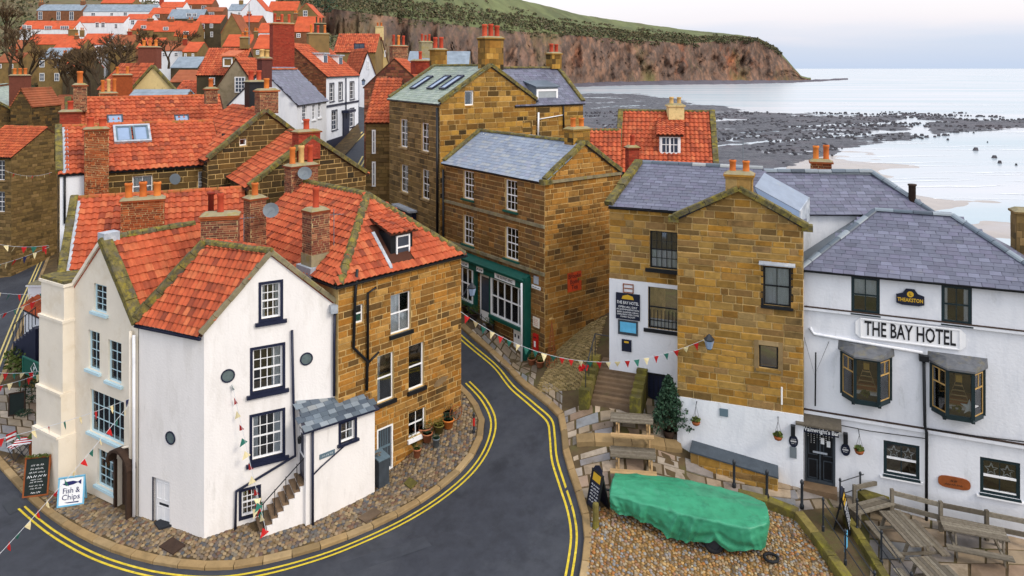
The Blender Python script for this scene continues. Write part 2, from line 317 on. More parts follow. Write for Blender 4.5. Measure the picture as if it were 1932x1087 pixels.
# pieces (stones, tiles ...): the 300 that show largest become objects, the rest one joined part
_pm = {}
class Pieces:
    def __init__(s, name, m, joined, limit=300): s.name, s.m, s.joined, s.limit, s.l = name, m, joined, limit, []
    def inst(s, parent, mesh, M, area, face=1.0):
        p = M.translation; q = proj(p) if p.y > 1 else (-999, 0)
        vis = 1.0 if (-40 < q[0] < 1972 and -40 < q[1] < 1127) else .01
        s.l.append((area * max(face, .01) * vis / (p.y * p.y), parent, mesh, M, None))
    def poly(s, parent, vs, fs, area, face=1.0):
        p = vs[0]; q = proj(p); vis = 1.0 if (-40 < q[0] < 1972 and -40 < q[1] < 1127) else .01
        s.l.append((area * max(face, .01) * vis / (p.y * p.y), parent, None, vs, fs))
    def flush(s, root, minarea=0.0):
        l = sorted(s.l, key=lambda t: -t[0]); Lr = root.location; mb = MB(); m = MATS[s.m]
        k = 0
        for w_, parent, mesh, M, fs in l:
            big = k < s.limit and w_ * F * F > minarea
            if mesh is not None:
                if big:
                    me = _pm.get((mesh.name, s.m))
                    if me is None: me = mesh.copy(); me.materials.clear(); me.materials.append(m); _pm[(mesh.name, s.m)] = me
                    o = bpy.data.objects.new(s.name, me); COL.objects.link(o); o.parent = parent or root
                    M2 = M.copy(); M2.translation = M.translation - Lr; o.matrix_basis = M2; k += 1
                else: mb.add([M @ v.co for v in mesh.vertices], [tuple(p.vertices) for p in mesh.polygons])
            else:
                if big:
                    b = MB(); b.add(M, fs); b.obj(s.name, m, parent or root); k += 1
                else: mb.add(M, fs)
        if mb.v:
            o = mb.obj(s.joined, m, root); o['kind'] = 'stuff'
        return k

_blk = {}
def block_mesh(w_, h_, d=.02, ch=.012, key='b'):
    k = (key, round(w_ / .03), round(h_ / .015), round(d / .006)); m = _blk.get(k)
    if m is None:
        w2, h2, d2 = max(.03, k[1] * .03) / 2, max(.015, k[2] * .015) / 2, max(.006, k[3] * .006); c = min(ch, w2 * .4, h2 * .4)
        vs = [(-w2, -h2, -.012), (w2, -h2, -.012), (w2, h2, -.012), (-w2, h2, -.012), (-w2, -h2, d2 * .45), (w2, -h2, d2 * .45), (w2, h2, d2 * .45), (-w2, h2, d2 * .45),
              (-w2 + c, -h2 + c, d2), (w2 - c, -h2 + c, d2), (w2 - c, h2 - c, d2), (-w2 + c, h2 - c, d2)]
        fs = [(8, 9, 10, 11)] + [(i, (i + 1) % 4, 4 + (i + 1) % 4, 4 + i) for i in range(4)] + [(4 + i, 4 + (i + 1) % 4, 8 + (i + 1) % 4, 8 + i) for i in range(4)]
        m = bpy.data.meshes.new('stone'); m.from_pydata(vs, [], fs); _blk[k] = m
    return m
def clip(poly, a, b, c):     # keep a*x+b*y+c >= 0
    out = []
    for i in range(len(poly)):
        p, q = poly[i], poly[(i + 1) % len(poly)]; dp, dq = a * p[0] + b * p[1] + c, a * q[0] + b * q[1] + c
        if dp >= 0: out.append(p)
        if (dp >= 0) != (dq >= 0):
            t = dp / (dp - dq); out.append((p[0] + t * (q[0] - p[0]), p[1] + t * (q[1] - p[1])))
    return out
def area2(p): return .5 * sum(p[i][0] * p[(i + 1) % len(p)][1] - p[(i + 1) % len(p)][0] * p[i][1] for i in range(len(p)))
def clip_convex(poly, outer):
    if area2(outer) < 0: outer = outer[::-1]
    for i in range(len(outer)):
        p, q = outer[i], outer[(i + 1) % len(outer)]; a, b = -(q[1] - p[1]), q[0] - p[0]
        poly = clip(poly, a, b, -(a * p[0] + b * p[1]))
        if len(poly) < 3: return []
    return poly
def rect_minus(r, h):
    a0, a1, b0, b1 = r; c0, c1, d0, d1 = h
    if c1 <= a0 or c0 >= a1 or d1 <= b0 or d0 >= b1: return [r]
    o = []
    if c0 > a0: o.append((a0, c0, b0, b1))
    if c1 < a1: o.append((c1, a1, b0, b1))
    m0, m1 = max(a0, c0), min(a1, c1)
    if d0 > b0: o.append((m0, m1, b0, d0))
    if d1 < b1: o.append((m0, m1, d1, b1))
    return o
def inside(pt, poly):
    x, y = pt; r = False; j = len(poly) - 1
    for i in range(len(poly)):
        xi, yi = poly[i]; xj, yj = poly[j]
        if (yi > y) != (yj > y) and x < (xj - xi) * (y - yi) / (yj - yi) + xi: r = not r
        j = i
    return r
def lay_stones(pc, parent, fr, outer, holes, ch=(.19, .27), cw=(.3, .8), joint=.032, proud=(.01, .038), rng=R, key='b'):
    if area2(outer) < 0: outer = outer[::-1]
    amin, amax = min(p[0] for p in outer), max(p[0] for p in outer); b, bmax = min(p[1] for p in outer), max(p[1] for p in outer)
    mid = fr((amin + amax) / 2, (b + bmax) / 2); face = fr.facing(mid)
    if face < -.12: return
    while b < bmax - .02:
        h_ = rng.uniform(*ch)
        if bmax - (b + h_) < ch[0] * .5: h_ = bmax - b
        a = amin - rng.uniform(0, cw[0])
        while a < amax:
            w_ = rng.uniform(*cw) if rng.random() > .15 else rng.uniform(cw[0] * .6, cw[0])
            rs = [(max(a, amin), min(a + w_, amax), b, b + h_)]
            for ho in holes:
                rs = [q for r in rs for q in rect_minus(r, ho)]
            for r in rs:
                r = (r[0] + joint / 2, r[1] - joint / 2, r[2] + joint / 2, r[3] - joint / 2)
                if r[1] - r[0] < .035 or r[3] - r[2] < .03: continue
                poly = [(r[0], r[2]), (r[1], r[2]), (r[1], r[3]), (r[0], r[3])]
                pr = rng.uniform(*proud); ar = (r[1] - r[0]) * (r[3] - r[2])
                if all(inside((p[0] * .999 + (amin + amax) / 2 * .001, p[1] * .999 + .001 * (b + h_ / 2)), outer) for p in poly):
                    M = fr.mat((r[0] + r[1]) / 2, (r[2] + r[3]) / 2, 0)
                    pc.inst(parent, block_mesh(r[1] - r[0], r[3] - r[2], pr, key=key), M, ar, face)
                else:
                    q = clip_convex(poly, outer)
                    if len(q) >= 3 and abs(area2(q)) > .006:
                        n = len(q); vs = [fr(x, y, -.01) for x, y in q] + [fr(x, y, pr) for x, y in q]
                        pc.poly(parent, vs, [tuple(range(n, 2 * n))] + [(i, (i + 1) % n, n + (i + 1) % n, n + i) for i in range(n)], ar, face)
            a += w_
        b += h_

# ------------------------------------------------------------------ walls, windows, roofs
def wall_mesh(name, m, parent, fr, outer, holes=(), reveal=.14):
    if area2(outer) < 0: outer = outer[::-1]
    pls = [[Vector((p[0], p[1], 0)) for p in outer]] + [[Vector((h[0], h[2], 0)), Vector((h[0], h[3], 0)), Vector((h[1], h[3], 0)), Vector((h[1], h[2], 0))] for h in holes]
    flat = [v for pl in pls for v in pl]; mb = MB()
    tri = tessellate_polygon(pls)
    fs = []
    for t in tri:
        a = area2([(flat[i].x, flat[i].y) for i in t]); fs.append(tuple(t) if a > 0 else tuple(reversed(t)))
    mb.add([fr(v.x, v.y, 0) for v in flat], fs)
    for h in holes:
        c = [(h[0], h[2]), (h[1], h[2]), (h[1], h[3]), (h[0], h[3])]
        for i in range(4):
            p, q = c[i], c[(i + 1) % 4]
            mb.add([fr(p[0], p[1], 0), fr(q[0], q[1], 0), fr(q[0], q[1], -reveal), fr(p[0], p[1], -reveal)], [(0, 1, 2, 3)])
    return mb.obj(name, m, parent)

_unit = {}
def unit_box():
    if 'b' not in _unit:
        m = bpy.data.meshes.new('pane'); mb = MB(); mb.box(Fr((0, 0, 0), (1, 0, 0), (0, 1, 0), (0, 0, 1)), 0, 1, 0, 1, -.5, .5)
        m.from_pydata(mb.v, [], mb.f); m.materials.append(MATS['glass']); _unit['b'] = m
    return _unit['b']
def window(parent, fr, r, nx=3, ny=4, frame='white_paint', sill=None, surround=None, sash=True, curtain='sides', depth=.09, panes=True, glass=None, bw=.024, fw=.05, sill_over=.1, sill_h=.09, label=None, sill_z=0):
    a0, a1, b0, b1 = r; mb = MB(); d = -depth
    mb.ring(fr, a0, a1, b0, b1, fw, d - .05, d)
    ia0, ia1, ib0, ib1 = a0 + fw, a1 - fw, b0 + fw, b1 - fw
    rows = ny; mid = None
    if sash:
        mid = (ib0 + ib1) / 2; mb.box(fr, ia0, ia1, mid - .025, mid + .025, d - .045, d - .008)
    us = [ia0 + (ia1 - ia0) * i / nx for i in range(nx + 1)]; vs = [ib0 + (ib1 - ib0) * i / ny for i in range(ny + 1)]
    for i in range(1, nx): mb.box(fr, us[i] - bw / 2, us[i] + bw / 2, ib0, ib1, d - .04, d - .014)
    for j in range(1, ny):
        if sash and abs(vs[j] - mid) < .03: continue
        mb.box(fr, ia0, ia1, vs[j] - bw / 2, vs[j] + bw / 2, d - .038, d - .016)
    o = mb.obj('window', frame, parent)
    L = root_of(parent).location
    if panes:
        for i in range(nx):
            for j in range(ny):
                q = bpy.data.objects.new('pane', unit_box()); COL.objects.link(q); q.parent = o
                M = fr.mat(us[i], vs[j], d - .03); M.translation -= L
                q.matrix_basis = M @ Matrix.Rotation(R.uniform(-.03, .03), 4, 'X') @ Matrix.Rotation(R.uniform(-.03, .03), 4, 'Y') @ Matrix.Diagonal((us[i + 1] - us[i], vs[j + 1] - vs[j], .004, 1))
    else:
        b = MB(); b.box(fr, ia0, ia1, ib0, ib1, d - .034, d - .028); b.obj('pane', glass or 'glass_far', o)
    if curtain:
        b = MB(); cd = d - .075
        def drape(x0, x1, y0, y1):
            n = max(4, int((x1 - x0) / .05)); k = len(b.v); pts = []
            for i in range(n + 1):
                a = x0 + (x1 - x0) * i / n; off = .018 * math.sin(i * 1.9 + x0 * 7)
                pts.append(fr(a, y0, cd + off)); pts.append(fr(a, y1, cd + off))
            b.add(pts, [(2 * i, 2 * i + 2, 2 * i + 3, 2 * i + 1) for i in range(n)])
        W = a1 - a0
        if curtain == 'sides': drape(a0, a0 + W * .22, b0, b1); drape(a1 - W * .25, a1, b0, b1)
        elif curtain == 'full': drape(a0, a1, b0, b1)
        elif curtain == 'lower': drape(a0, a1, b0, b0 + (b1 - b0) * .48)
        elif curtain == 'blind': drape(a0, a1, b0 + (b1 - b0) * .45, b1)
        elif curtain == 'left': drape(a0, a0 + W * .3, b0, b1)
        elif curtain == 'right': drape(a1 - W * .34, a1, b0, b1)
        if b.v: b.obj('curtain', 'curtain', o)
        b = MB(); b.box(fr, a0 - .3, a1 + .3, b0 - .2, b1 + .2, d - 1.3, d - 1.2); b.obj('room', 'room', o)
    if sill:
        b = MB(); b.box(fr, a0 - sill_over, a1 + sill_over, b0 - sill_h + sill_z, b0 + sill_z - .003, -.06, .1); b.obj('sill', sill, o)
    if surround:
        b = MB(); sw = .09
        b.box(fr, a0 - sw, a0, b0 - sw, b1 + sw, -.05, .018); b.box(fr, a1, a1 + sw, b0 - sw, b1 + sw, -.05, .018); b.box(fr, a0, a1, b1, b1 + sw, -.05, .018)
        b.box(fr, a0, a1, b0 - sw, b0, -.05, .018); b.obj('surround', surround, o)
    if label: o['label'] = label
    return o

def tile_mesh(w_=.24, l=.36, hgt=.06, lift=.05, nseg=7):
    key = ('t', w_, l, hgt)
    if key in _blk: return _blk[key]
    vs = []; fs = []
    prof = []
    for i in range(nseg + 1):
        t = i / nseg; x = (t - .5) * w_ * 1.06
        z = hgt * (.5 + .5 * math.sin((t - .18) * 2 * math.pi)) if nseg > 3 else 0
        prof.append((x, z))
    for y, dz in ((0, lift), (l, 0.0)):
        for x, z in prof: vs.append((x, y, z + dz))
    n = nseg + 1
    for i in range(nseg): fs.append((i, i + 1, n + i + 1, n + i))
    for x, z in prof: vs.append((x, 0.006, z + lift - .05))
    for i in range(nseg): fs.append((2 * n + i, 2 * n + i + 1, i + 1, i))
    m = bpy.data.meshes.new('tile'); m.from_pydata(vs, [], fs); _blk[key] = m
    return m
def slate_mesh(w_, l, t=.012):
    key = ('s', round(w_, 2), round(l, 2))
    if key in _blk: return _blk[key]
    a = round(w_, 2) / 2; vs = [(-a, 0, t * 1.2), (a, 0, t * 1.2), (a, l, .002), (-a, l, .002), (-a, 0, 0), (a, 0, 0), (a, l, -.004), (-a, l, -.004)]
    fs = [(0, 1, 2, 3), (4, 5, 1, 0), (5, 6, 2, 1), (7, 4, 0, 3)]
    m = bpy.data.meshes.new('slate'); m.from_pydata(vs, [], fs); _blk[key] = m
    return m
def roof_fr(e0, e1, top):       # eave from e0 to e1 (left to right seen from outside), any point on the upper edge
    e0, e1, top = Vector(e0), Vector(e1), Vector(top); u = (e1 - e0).normalized(); d = top - e0; v = (d - u * d.dot(u)).normalized()
    n = u.cross(v)
    if n.z < 0: n = -n
    f = Fr(e0, u, v, n); f.len = (e1 - e0).length; return f
def roof(parent, fr, poly, kind, pc, m_back, gauge=.31, wid=.235, name='roof', holes=(), rng=R, thick=.1, off=.028, backmat=None):
    mb = MB(); mb.prism(fr, poly, -thick, 0.0); o = mb.obj(name, backmat or (m_back if pc is None else ('roof_bed' if kind == 'pan' else 'slate_bed')), parent)
    mid = fr(sum(p[0] for p in poly) / len(poly), sum(p[1] for p in poly) / len(poly)); face = fr.facing(mid)
    if face < -.1 or pc is None: return o
    bmin, bmax = min(p[1] for p in poly), max(p[1] for p in poly); amin, amax = min(p[0] for p in poly), max(p[0] for p in poly)
    row = 0; b = bmin - .05
    while b < bmax - .06:
        a = amin + (wid * .5 if kind == 'pan' else -wid * (.5 if row % 2 else 0) + rng.uniform(-.05, .05))
        wob = rng.uniform(-.012, .012)
        while a < amax + wid * .3:
            w_ = wid if kind == 'pan' else wid * rng.uniform(.9, 1.1); a += 0 if kind == 'pan' else w_ / 2
            ca, cb = a, b + gauge * .5
            if inside((ca, min(max(cb, bmin + .01), bmax - .03)), poly) and not any(h[0] - .03 < ca < h[1] + .03 and h[2] - .1 < cb < h[3] + .05 for h in holes):
                if kind == 'pan':
                    M = fr.mat(a, b + wob + .012 * math.sin(a * 1.3 + row), off - .022 + rng.uniform(-.003, .004)) @ Matrix.Rotation(rng.uniform(-.02, .02), 4, 'Z')
                    pc.inst(o, tile_mesh(wid, gauge * 1.16), M, wid * gauge, face)
                else:
                    M = fr.mat(a, b + rng.uniform(-.008, .008), .004 + rng.uniform(0, .004)) @ Matrix.Rotation(rng.uniform(-.012, .012), 4, 'Z')
                    pc.inst(o, slate_mesh(w_ - .012, gauge * 1.5), M, wid * gauge, face)
            a += w_ / 2 if kind != 'pan' else wid
        b += gauge; row += 1
    return o
def ridge_run(parent, p, q, m='coping', w_=.3, h_=.16, seg=.5, name='ridge_tile', up=None, round_=True, rng=R, label=None):
    p, q = Vector(p), Vector(q); d = q - p; L = d.length; n = max(1, int(L / seg)); d.normalize()
    up = Vector(up or (0, 0, 1)); up = (up - d * up.dot(d)).normalized(); s = d.cross(up)
    for i in range(n):
        a, b = L * i / n + .008, L * (i + 1) / n - .008
        mb = MB(); k = 5 if round_ else 2; ww, hh = w_ * rng.uniform(.94, 1.06), h_ * rng.uniform(.92, 1.08); oz = rng.uniform(-.008, .008)
        if round_: pr = [(math.cos(math.pi * t / 5) * ww / 2, math.sin(math.pi * t / 5) * hh - .03) for t in range(6)]
        else: pr = [(ww / 2, -.06), (ww / 2, hh * .8), (ww * .42, hh), (-ww * .42, hh), (-ww / 2, hh * .8), (-ww / 2, -.06)]
        m_ = len(pr); vs = [p + d * e + s * x + up * (z + oz) for e in (a, b) for x, z in pr]
        mb.add(vs, [tuple(range(m_)), tuple(reversed(range(m_, 2 * m_)))] + [(j, j + m_, (j + 1) % m_ + m_, (j + 1) % m_) for j in range(m_)])
        o = mb.obj(name, m, parent)
def pots(parent, pts, m='pot_orange', h_=.55, r=.14, rng=R):
    for i, p in enumerate(pts):
        k = rng.uniform(.92, 1.08); mb = MB(); hh = h_ * k
        mb.lathe(p, [(r * .95, 0), (r, .05 * hh), (r * .86, .12 * hh), (r * .84, .8 * hh), (r * .98, .84 * hh), (r * .98, .97 * hh), (r * .8, hh), (r * .66, hh), (r * .66, hh * .7)], 12)
        mb.obj('chimney_pot', m[i % len(m)] if isinstance(m, (list, tuple)) else m, parent, True)
def chimney(parent, c, w_, d, z0, z1, az=0.0, m='brick', mortar='brick_mortar', pc=None, cap='cement', potn=2, potm='pot_orange', pot_h=.55, pot_r=.13, brick=(.075, .22), capw=.07, bands=1):
    """c: plan centre, w_ along az, d across; one stack with corbelled head, flaunching and pots"""
    g = gfr(c[0], c[1], 0, az); mb = MB(); mb.box(g, -w_ / 2, w_ / 2, -d / 2, d / 2, z0, z1 - .12)
    o = mb.obj('chimney', mortar if pc else m, parent)
    if pc:
        P4 = [g(-w_ / 2, -d / 2, 0), g(w_ / 2, -d / 2, 0), g(w_ / 2, d / 2, 0), g(-w_ / 2, d / 2, 0)]
        for i in range(4):
            f = wallfr(P4[i], P4[(i + 1) % 4])
            if f.facing(f(f.len / 2, (z0 + z1) / 2)) > 0.02:
                lay_stones(pc, o, f, [(0, z0), (f.len, z0), (f.len, z1 - .13), (0, z1 - .13)], [], (brick[0], brick[0] * 1.15), (brick[1] * .9, brick[1] * 1.1), .012, (.004, .012), key='k')
    b = MB()
    for i in range(bands):
        e = capw * (i + 1) / bands; b.box(g, -w_ / 2 - e, w_ / 2 + e, -d / 2 - e, d / 2 + e, z1 - .14 + .075 * i, z1 - .14 + .075 * (i + 1) - .004)
    b.obj('chimney_head', m if not pc else ('brick' if m.startswith('brick') else m), o)
    b = MB(); zt = z1 - .14 + .075 * bands; e = capw * .7
    q0 = [g(-w_ / 2 - e, -d / 2 - e, zt), g(w_ / 2 + e, -d / 2 - e, zt), g(w_ / 2 + e, d / 2 + e, zt), g(-w_ / 2 - e, d / 2 + e, zt)]
    q1 = [g(x * (w_ / 2 - .1), y * (d / 2 - .1), zt + .1) for x, y in ((-1, -1), (1, -1), (1, 1), (-1, 1))]
    b.add(q0 + q1, [(4, 5, 6, 7)] + [(i, (i + 1) % 4, 4 + (i + 1) % 4, 4 + i) for i in range(4)]); b.obj('flaunching', cap, o)
    if potn:
        pots(o, [g((i + .5) / potn * w_ - w_ / 2 if potn > 1 else 0, 0, zt + .06) for i in range(potn)], potm, pot_h, pot_r)
    return o
def pipe(parent, pts, m='black_paint', r=.04, name='downpipe', n=8, collars=True):
    mb = MB(); mb.tube(pts, r, n); o = mb.obj(name, m, parent, True); return o
def gutter(parent, p, q, m='black_paint', r=.055, name='gutter'):
    mb = MB(); mb.tube([p, q], r, 6); return mb.obj(name, m, parent)

# ------------------------------------------------------------------ lie of the land (thin plate through surveyed points)
SEA = -5.5
_cp = [(1200,908,25.05),(1190,839,26.05),(1150,772,27.6),(1235,764,28.2),(1283,858,26.6),(1400,900,25.9),(1515,915,25.6),(1746,983,24.3),(1932,1015,23.4),
 (1150,980,23.6),(1480,1040,22.6),(1300,1087,21.8),(1060,860,26.2),(1085,950,24.3),(1100,1020,22.9),(1090,1087,21.6),(1060,800,27.6),(1050,770,28.6),(990,715,30.8),
 (920,660,33.5),(870,630,35),(1028,687,32),(999,682,32.8),(906,598,35.9),(1145,592,34.4),(1095,655,31.7),(1060,700,30.8),
 (868,768,29.6),(740,888,27.2),(640,945,25.6),(500,985,24.4),(385,1022,23.6),(262,980,24.8),(150,925,26.8),(105,905,27.4),
 (912,790,28.9),(880,870,26.9),(760,960,25.0),(600,1040,23.2),(430,1080,22.5),(200,1050,23.2),(60,985,24.8),(0,930,26.4),
 (700,1087,22.0),(900,1040,22.8),(40,700,37),(10,600,44.5),(78,440,68),(60,470,62),(95,395,80),(840,560,38),(690,320,58),(645,280,68)]
_c3 = [tuple(P(*c)) for c in _cp] + [(-100, 22, -1), (-40, 22, -1), (-30, 5, -1.2), (0, 5, -1.6), (20, 5, -1.6), (40, 15, -2.5), (-6, 45, 4.0), (-14, 42, 3.2), (-25, 45, .8), (-22, 60, 4),
 (8, 38, 3.0), (13, 36, 1.5), (12, 44, 1.5), (20, 34, -1.5), (22, 44, -4), (16, 54, -3), (2, 56, 4.0), (-8, 60, 6.5), (8, 66, -4), (30, 60, -8), (60, 40, -9), (20, 80, -7), (45, 120, -10), (6, 100, -8), (5, 140, -10), (70, 200, -11),
 (-10, 84, 8), (-20, 95, 10.5), (-40, 90, 6), (-60, 110, 4), (-85, 140, 9.5), (-70, 170, 14), (-120, 200, 22), (-150, 240, 30), (-70, 210, 24), (-50, 160, 17), (-20, 140, 9), (-60, 240, 25), (-15, 200, 3), (10, 230, -9), (-30, 280, 4), (-110, 300, 36), (30, 300, -9), (-55, 330, 14), (-200, 330, 48), (-190, 150, 30), (-120, 110, 14), (-90, 70, 5)]
_A = np.array(_c3); _n = len(_A)
def _U(d2): return np.where(d2 > 1e-9, d2 * np.log(d2 + 1e-12) * .5, 0.0)
_K = _U(((_A[:, None, :2] - _A[None, :, :2]) ** 2).sum(-1)); _K += np.eye(_n) * 1.2
_Pm = np.hstack([np.ones((_n, 1)), _A[:, :2]]); _L = np.zeros((_n + 3, _n + 3)); _L[:_n, :_n] = _K; _L[:_n, _n:] = _Pm; _L[_n:, :_n] = _Pm.T
_w = np.linalg.solve(_L, np.concatenate([_A[:, 2], np.zeros(3)]))
def gv(x, y):
    x = np.asarray(x, float); y = np.asarray(y, float); sh = x.shape; x = x.ravel(); y = y.ravel()
    d2 = (x[:, None] - _A[None, :, 0]) ** 2 + (y[:, None] - _A[None, :, 1]) ** 2
    return (_U(d2) @ _w[:_n] + _w[_n] + _w[_n + 1] * x + _w[_n + 2] * y).reshape(sh)
def g(x, y): return float(gv(np.array([x]), np.array([y]))[0])
def G(px, py, dz=0.0):            # where the sight line through a photo pixel meets the ground
    lo, hi = 12.0, 140.0; k = (px - CX) / F; m = (py - HY) / F
    ys = np.linspace(lo, hi, 500); zz = H - m * ys - gv(k * ys, ys) - dz
    i = int(np.argmax(zz < 0)); i = max(i, 1); y0, y1 = ys[i - 1], ys[i]; z0, z1 = zz[i - 1], zz[i]
    y = y0 + (y1 - y0) * z0 / (z0 - z1) if z0 != z1 else y0
    return Vector((k * y, y, H - m * y))

def grid_mesh(name, m, xs, ys, zf, parent=None, smooth=True):
    X, Y = np.meshgrid(xs, ys); Zz = zf(X, Y); n, mm = X.shape
    v = np.stack([X.ravel(), Y.ravel(), Zz.ravel()], 1)
    i = np.arange(n * mm).reshape(n, mm); f = np.stack([i[:-1, :-1].ravel(), i[:-1, 1:].ravel(), i[1:, 1:].ravel(), i[1:, :-1].ravel()], 1)
    me = bpy.data.meshes.new(name); me.vertices.add(len(v)); me.vertices.foreach_set('co', v.ravel())
    me.loops.add(f.size); me.loops.foreach_set('vertex_index', f.ravel().astype('i4')); me.polygons.add(len(f)); me.polygons.foreach_set('loop_start', np.arange(0, f.size, 4, dtype='i4'))
    me.polygons.foreach_set('loop_total', np.full(len(f), 4, 'i4')); me.update(calc_edges=True)
    if smooth: me.shade_smooth()
    me.materials.append(MATS[m]); o = bpy.data.objects.new(name, me); COL.objects.link(o)
    if parent: o.parent = parent
    return o
def vnoise(X, Y, seed=0, oct=4):
    rs = np.random.RandomState(seed); out = np.zeros_like(X); amp = 1; tot = 0
    for o in range(oct):
        T = rs.rand(256, 256); x = X * 2 ** o; y = Y * 2 ** o; xi = np.floor(x).astype(int); yi = np.floor(y).astype(int); fx = x - xi; fy = y - yi
        fx = fx * fx * (3 - 2 * fx); fy = fy * fy * (3 - 2 * fy); a = T[xi % 256, yi % 256]; b = T[(xi + 1) % 256, yi % 256]; c = T[xi % 256, (yi + 1) % 256]; d = T[(xi + 1) % 256, (yi + 1) % 256]
        out += amp * ((a * (1 - fx) + b * fx) * (1 - fy) + (c * (1 - fx) + d * fx) * fy); tot += amp; amp *= .5
    return out / tot

mat('ground', ['#564c34', '#64583c', '#4a4430'], .95, .3, .3, .5, 1.5, '#5c6234', .7, .06, rnd=False)
mat('hill_grass', ['#565c38', '#606640', '#4e5434', '#6c704a'], .95, .25, .03, 0, 1, '#5a5434', .75, .02, rnd=False, stain_lo=.52)
mat('cliff', ['#665044', '#785c4c', '#54463e', '#846450', '#60524a'], .95, .4, .12, 1.0, .3, '#a05a34', .7, .025, rnd=False, stretch=(1, .12, .5), stain_lo=.56, bdist=2.0, stain2='#6a6438', stain2_amt=.7, stain2_scale=.012, stain2_lo=.53)
mat('scrub', ['#4a5236', '#5a5a3c', '#685a46', '#4c583e', '#746448', '#424c36', '#6a5a4c'], .95, .3, .2, rnd=True)
mat('scar_rock', ['#2c2b32', '#3a3840', '#24232a', '#46434a'], .5, .5, 1.2, 1.0, 2.5, '#4a3e44', .6, .08, rnd=False, bdist=.3, spec=.5)
mat('sand', ['#857a72', '#92867c', '#786e68'], .22, .15, .2, .1, 3, '#a09a9c', .6, .06, rnd=False, spec=.5)
def water_mat():
    m = bpy.data.materials.new('water'); m.use_nodes = True; t = m.node_tree; bs = t.nodes['Principled BSDF']
    bs.inputs['Base Color'].default_value = (.42, .45, .48, 1); bs.inputs['Roughness'].default_value = .22; bs.inputs['IOR'].default_value = 1.33
    bs.inputs['Specular IOR Level'].default_value = .8
    ge = t.nodes.new('ShaderNodeNewGeometry'); mp_ = t.nodes.new('ShaderNodeMapping'); mp_.inputs['Scale'].default_value = (.05, .25, 1); t.links.new(ge.outputs[0], mp_.inputs[0])
    n_ = t.nodes.new('ShaderNodeTexNoise'); n_.inputs['Scale'].default_value = 1.2; n_.inputs['Detail'].default_value = 4; t.links.new(mp_.outputs[0], n_.inputs[0])
    b_ = t.nodes.new('ShaderNodeBump'); b_.inputs['Strength'].default_value = .15; b_.inputs['Distance'].default_value = .3; t.links.new(n_.outputs[0], b_.inputs['Height']); t.links.new(b_.outputs[0], bs.inputs['Normal'])
    mp2 = t.nodes.new('ShaderNodeMapping'); mp2.inputs['Scale'].default_value = (.004, .02, 1); t.links.new(ge.outputs[0], mp2.inputs[0]); n2 = t.nodes.new('ShaderNodeTexNoise'); n2.inputs['Scale'].default_value = 1.5; n2.inputs['Detail'].default_value = 6; t.links.new(mp2.outputs[0], n2.inputs[0])
    r2 = t.nodes.new('ShaderNodeValToRGB'); r2.color_ramp.elements[0].position = .35; r2.color_ramp.elements[0].color = (.30, .40, .45, 1); r2.color_ramp.elements[1].position = .65; r2.color_ramp.elements[1].color = (.48, .49, .52, 1); t.links.new(n2.outputs[0], r2.inputs[0]); t.links.new(r2.outputs[0], bs.inputs['Base Color'])
    MATS['water'] = m
water_mat()

# base land sheet, kept a little under the paving
def land(X, Y):
    z = gv(X, Y); near = (np.abs(X + 5) < 45) & (Y > 15) & (Y < 85)
    return np.where(near, z - .35, z - .1)
struct(grid_mesh('ground', 'ground', np.concatenate([np.arange(-320, -60, 8.), np.arange(-60, 40, 1.5), np.arange(40, 90, 6.)]), np.concatenate([np.arange(-20, 14, 6.), np.arange(14, 90, 1.5), np.arange(90, 345, 5.)]), land))
# sea to the horizon
mb = MB(); mb.add([(-300, 60, SEA), (9000, 60, SEA), (14000, 16000, SEA), (-6000, 16000, SEA)], [(0, 1, 2, 3)]); struct(mb.obj('sea', 'water'))
# rocky scar left dry by the tide: pools and channels are the sea surface showing through
def scar(X, Y):
    k = X / Y * F + CX                     # bearing from the dock, for the platform's outline
    ymax = np.interp(k, [1000, 1050, 1150, 1250, 1330, 1420, 1500, 1720, 1780, 1932, 2100], [800, 760, 640, 500, 400, 332, 320, 318, 300, 285, 280]); ymin = np.interp(k, [1000, 1480, 1560, 1640, 1740, 1800, 1932, 2100], [80, 150, 168, 188, 205, 222, 238, 244])
    n0 = vnoise(X * .03 + 3, Y * .05, 13, 4) - .5; d = np.minimum((ymax + n0 * 60 - Y) / 30.0, (Y - ymin + n0 * 16) / 12.0)
    n1 = vnoise(X * .06 + 11, Y * .10, 3, 5) - .5; n2 = vnoise(X * .35, Y * .9 + 5, 5, 3) - .5
    z = np.clip(d, -1.2, .5) * .8 - .17 + n1 * (.95 + .9 * np.clip((Y - 330) / 150, 0, 1)) + n2 * .75 + (vnoise(X * .8, Y * .8, 8, 2) - .5) * .35
    for (x0, y0, x1, y1, w_) in ((50, 186, 124, 232, 1.8), (92, 247, 159, 277, 2.2), (165, 304, 95, 165, 2.4), (70, 225, 105, 240, 1.2), (60, 270, 120, 296, 1.5)):
        L_ = math.hypot(x1 - x0, y1 - y0); t = np.clip(((X - x0) * (x1 - x0) + (Y - y0) * (y1 - y0)) / L_ ** 2, 0, 1)
        dist = np.hypot(X - x0 - t * (x1 - x0), Y - y0 - t * (y1 - y0)); z -= 1.0 * np.exp(-(dist / w_) ** 2)
    return SEA + z
struct(grid_mesh('rock_scar', 'scar_rock', np.arange(5, 270, .8), np.arange(80, 560, 1.0), scar, smooth=False))
def beach(X, Y):
    k = X / Y * F + CX
    edge = np.interp(k, [1300, 1480, 1560, 1640, 1720, 1800, 1932, 2100], [120, 140, 172, 172, 140, 112, 96, 90])
    n1 = vnoise(X * .08, Y * .10, 9, 4) - .5
    return SEA + np.clip((edge - Y) / 60.0, -.5, 1.0) * .5 + n1 * .8 - .05
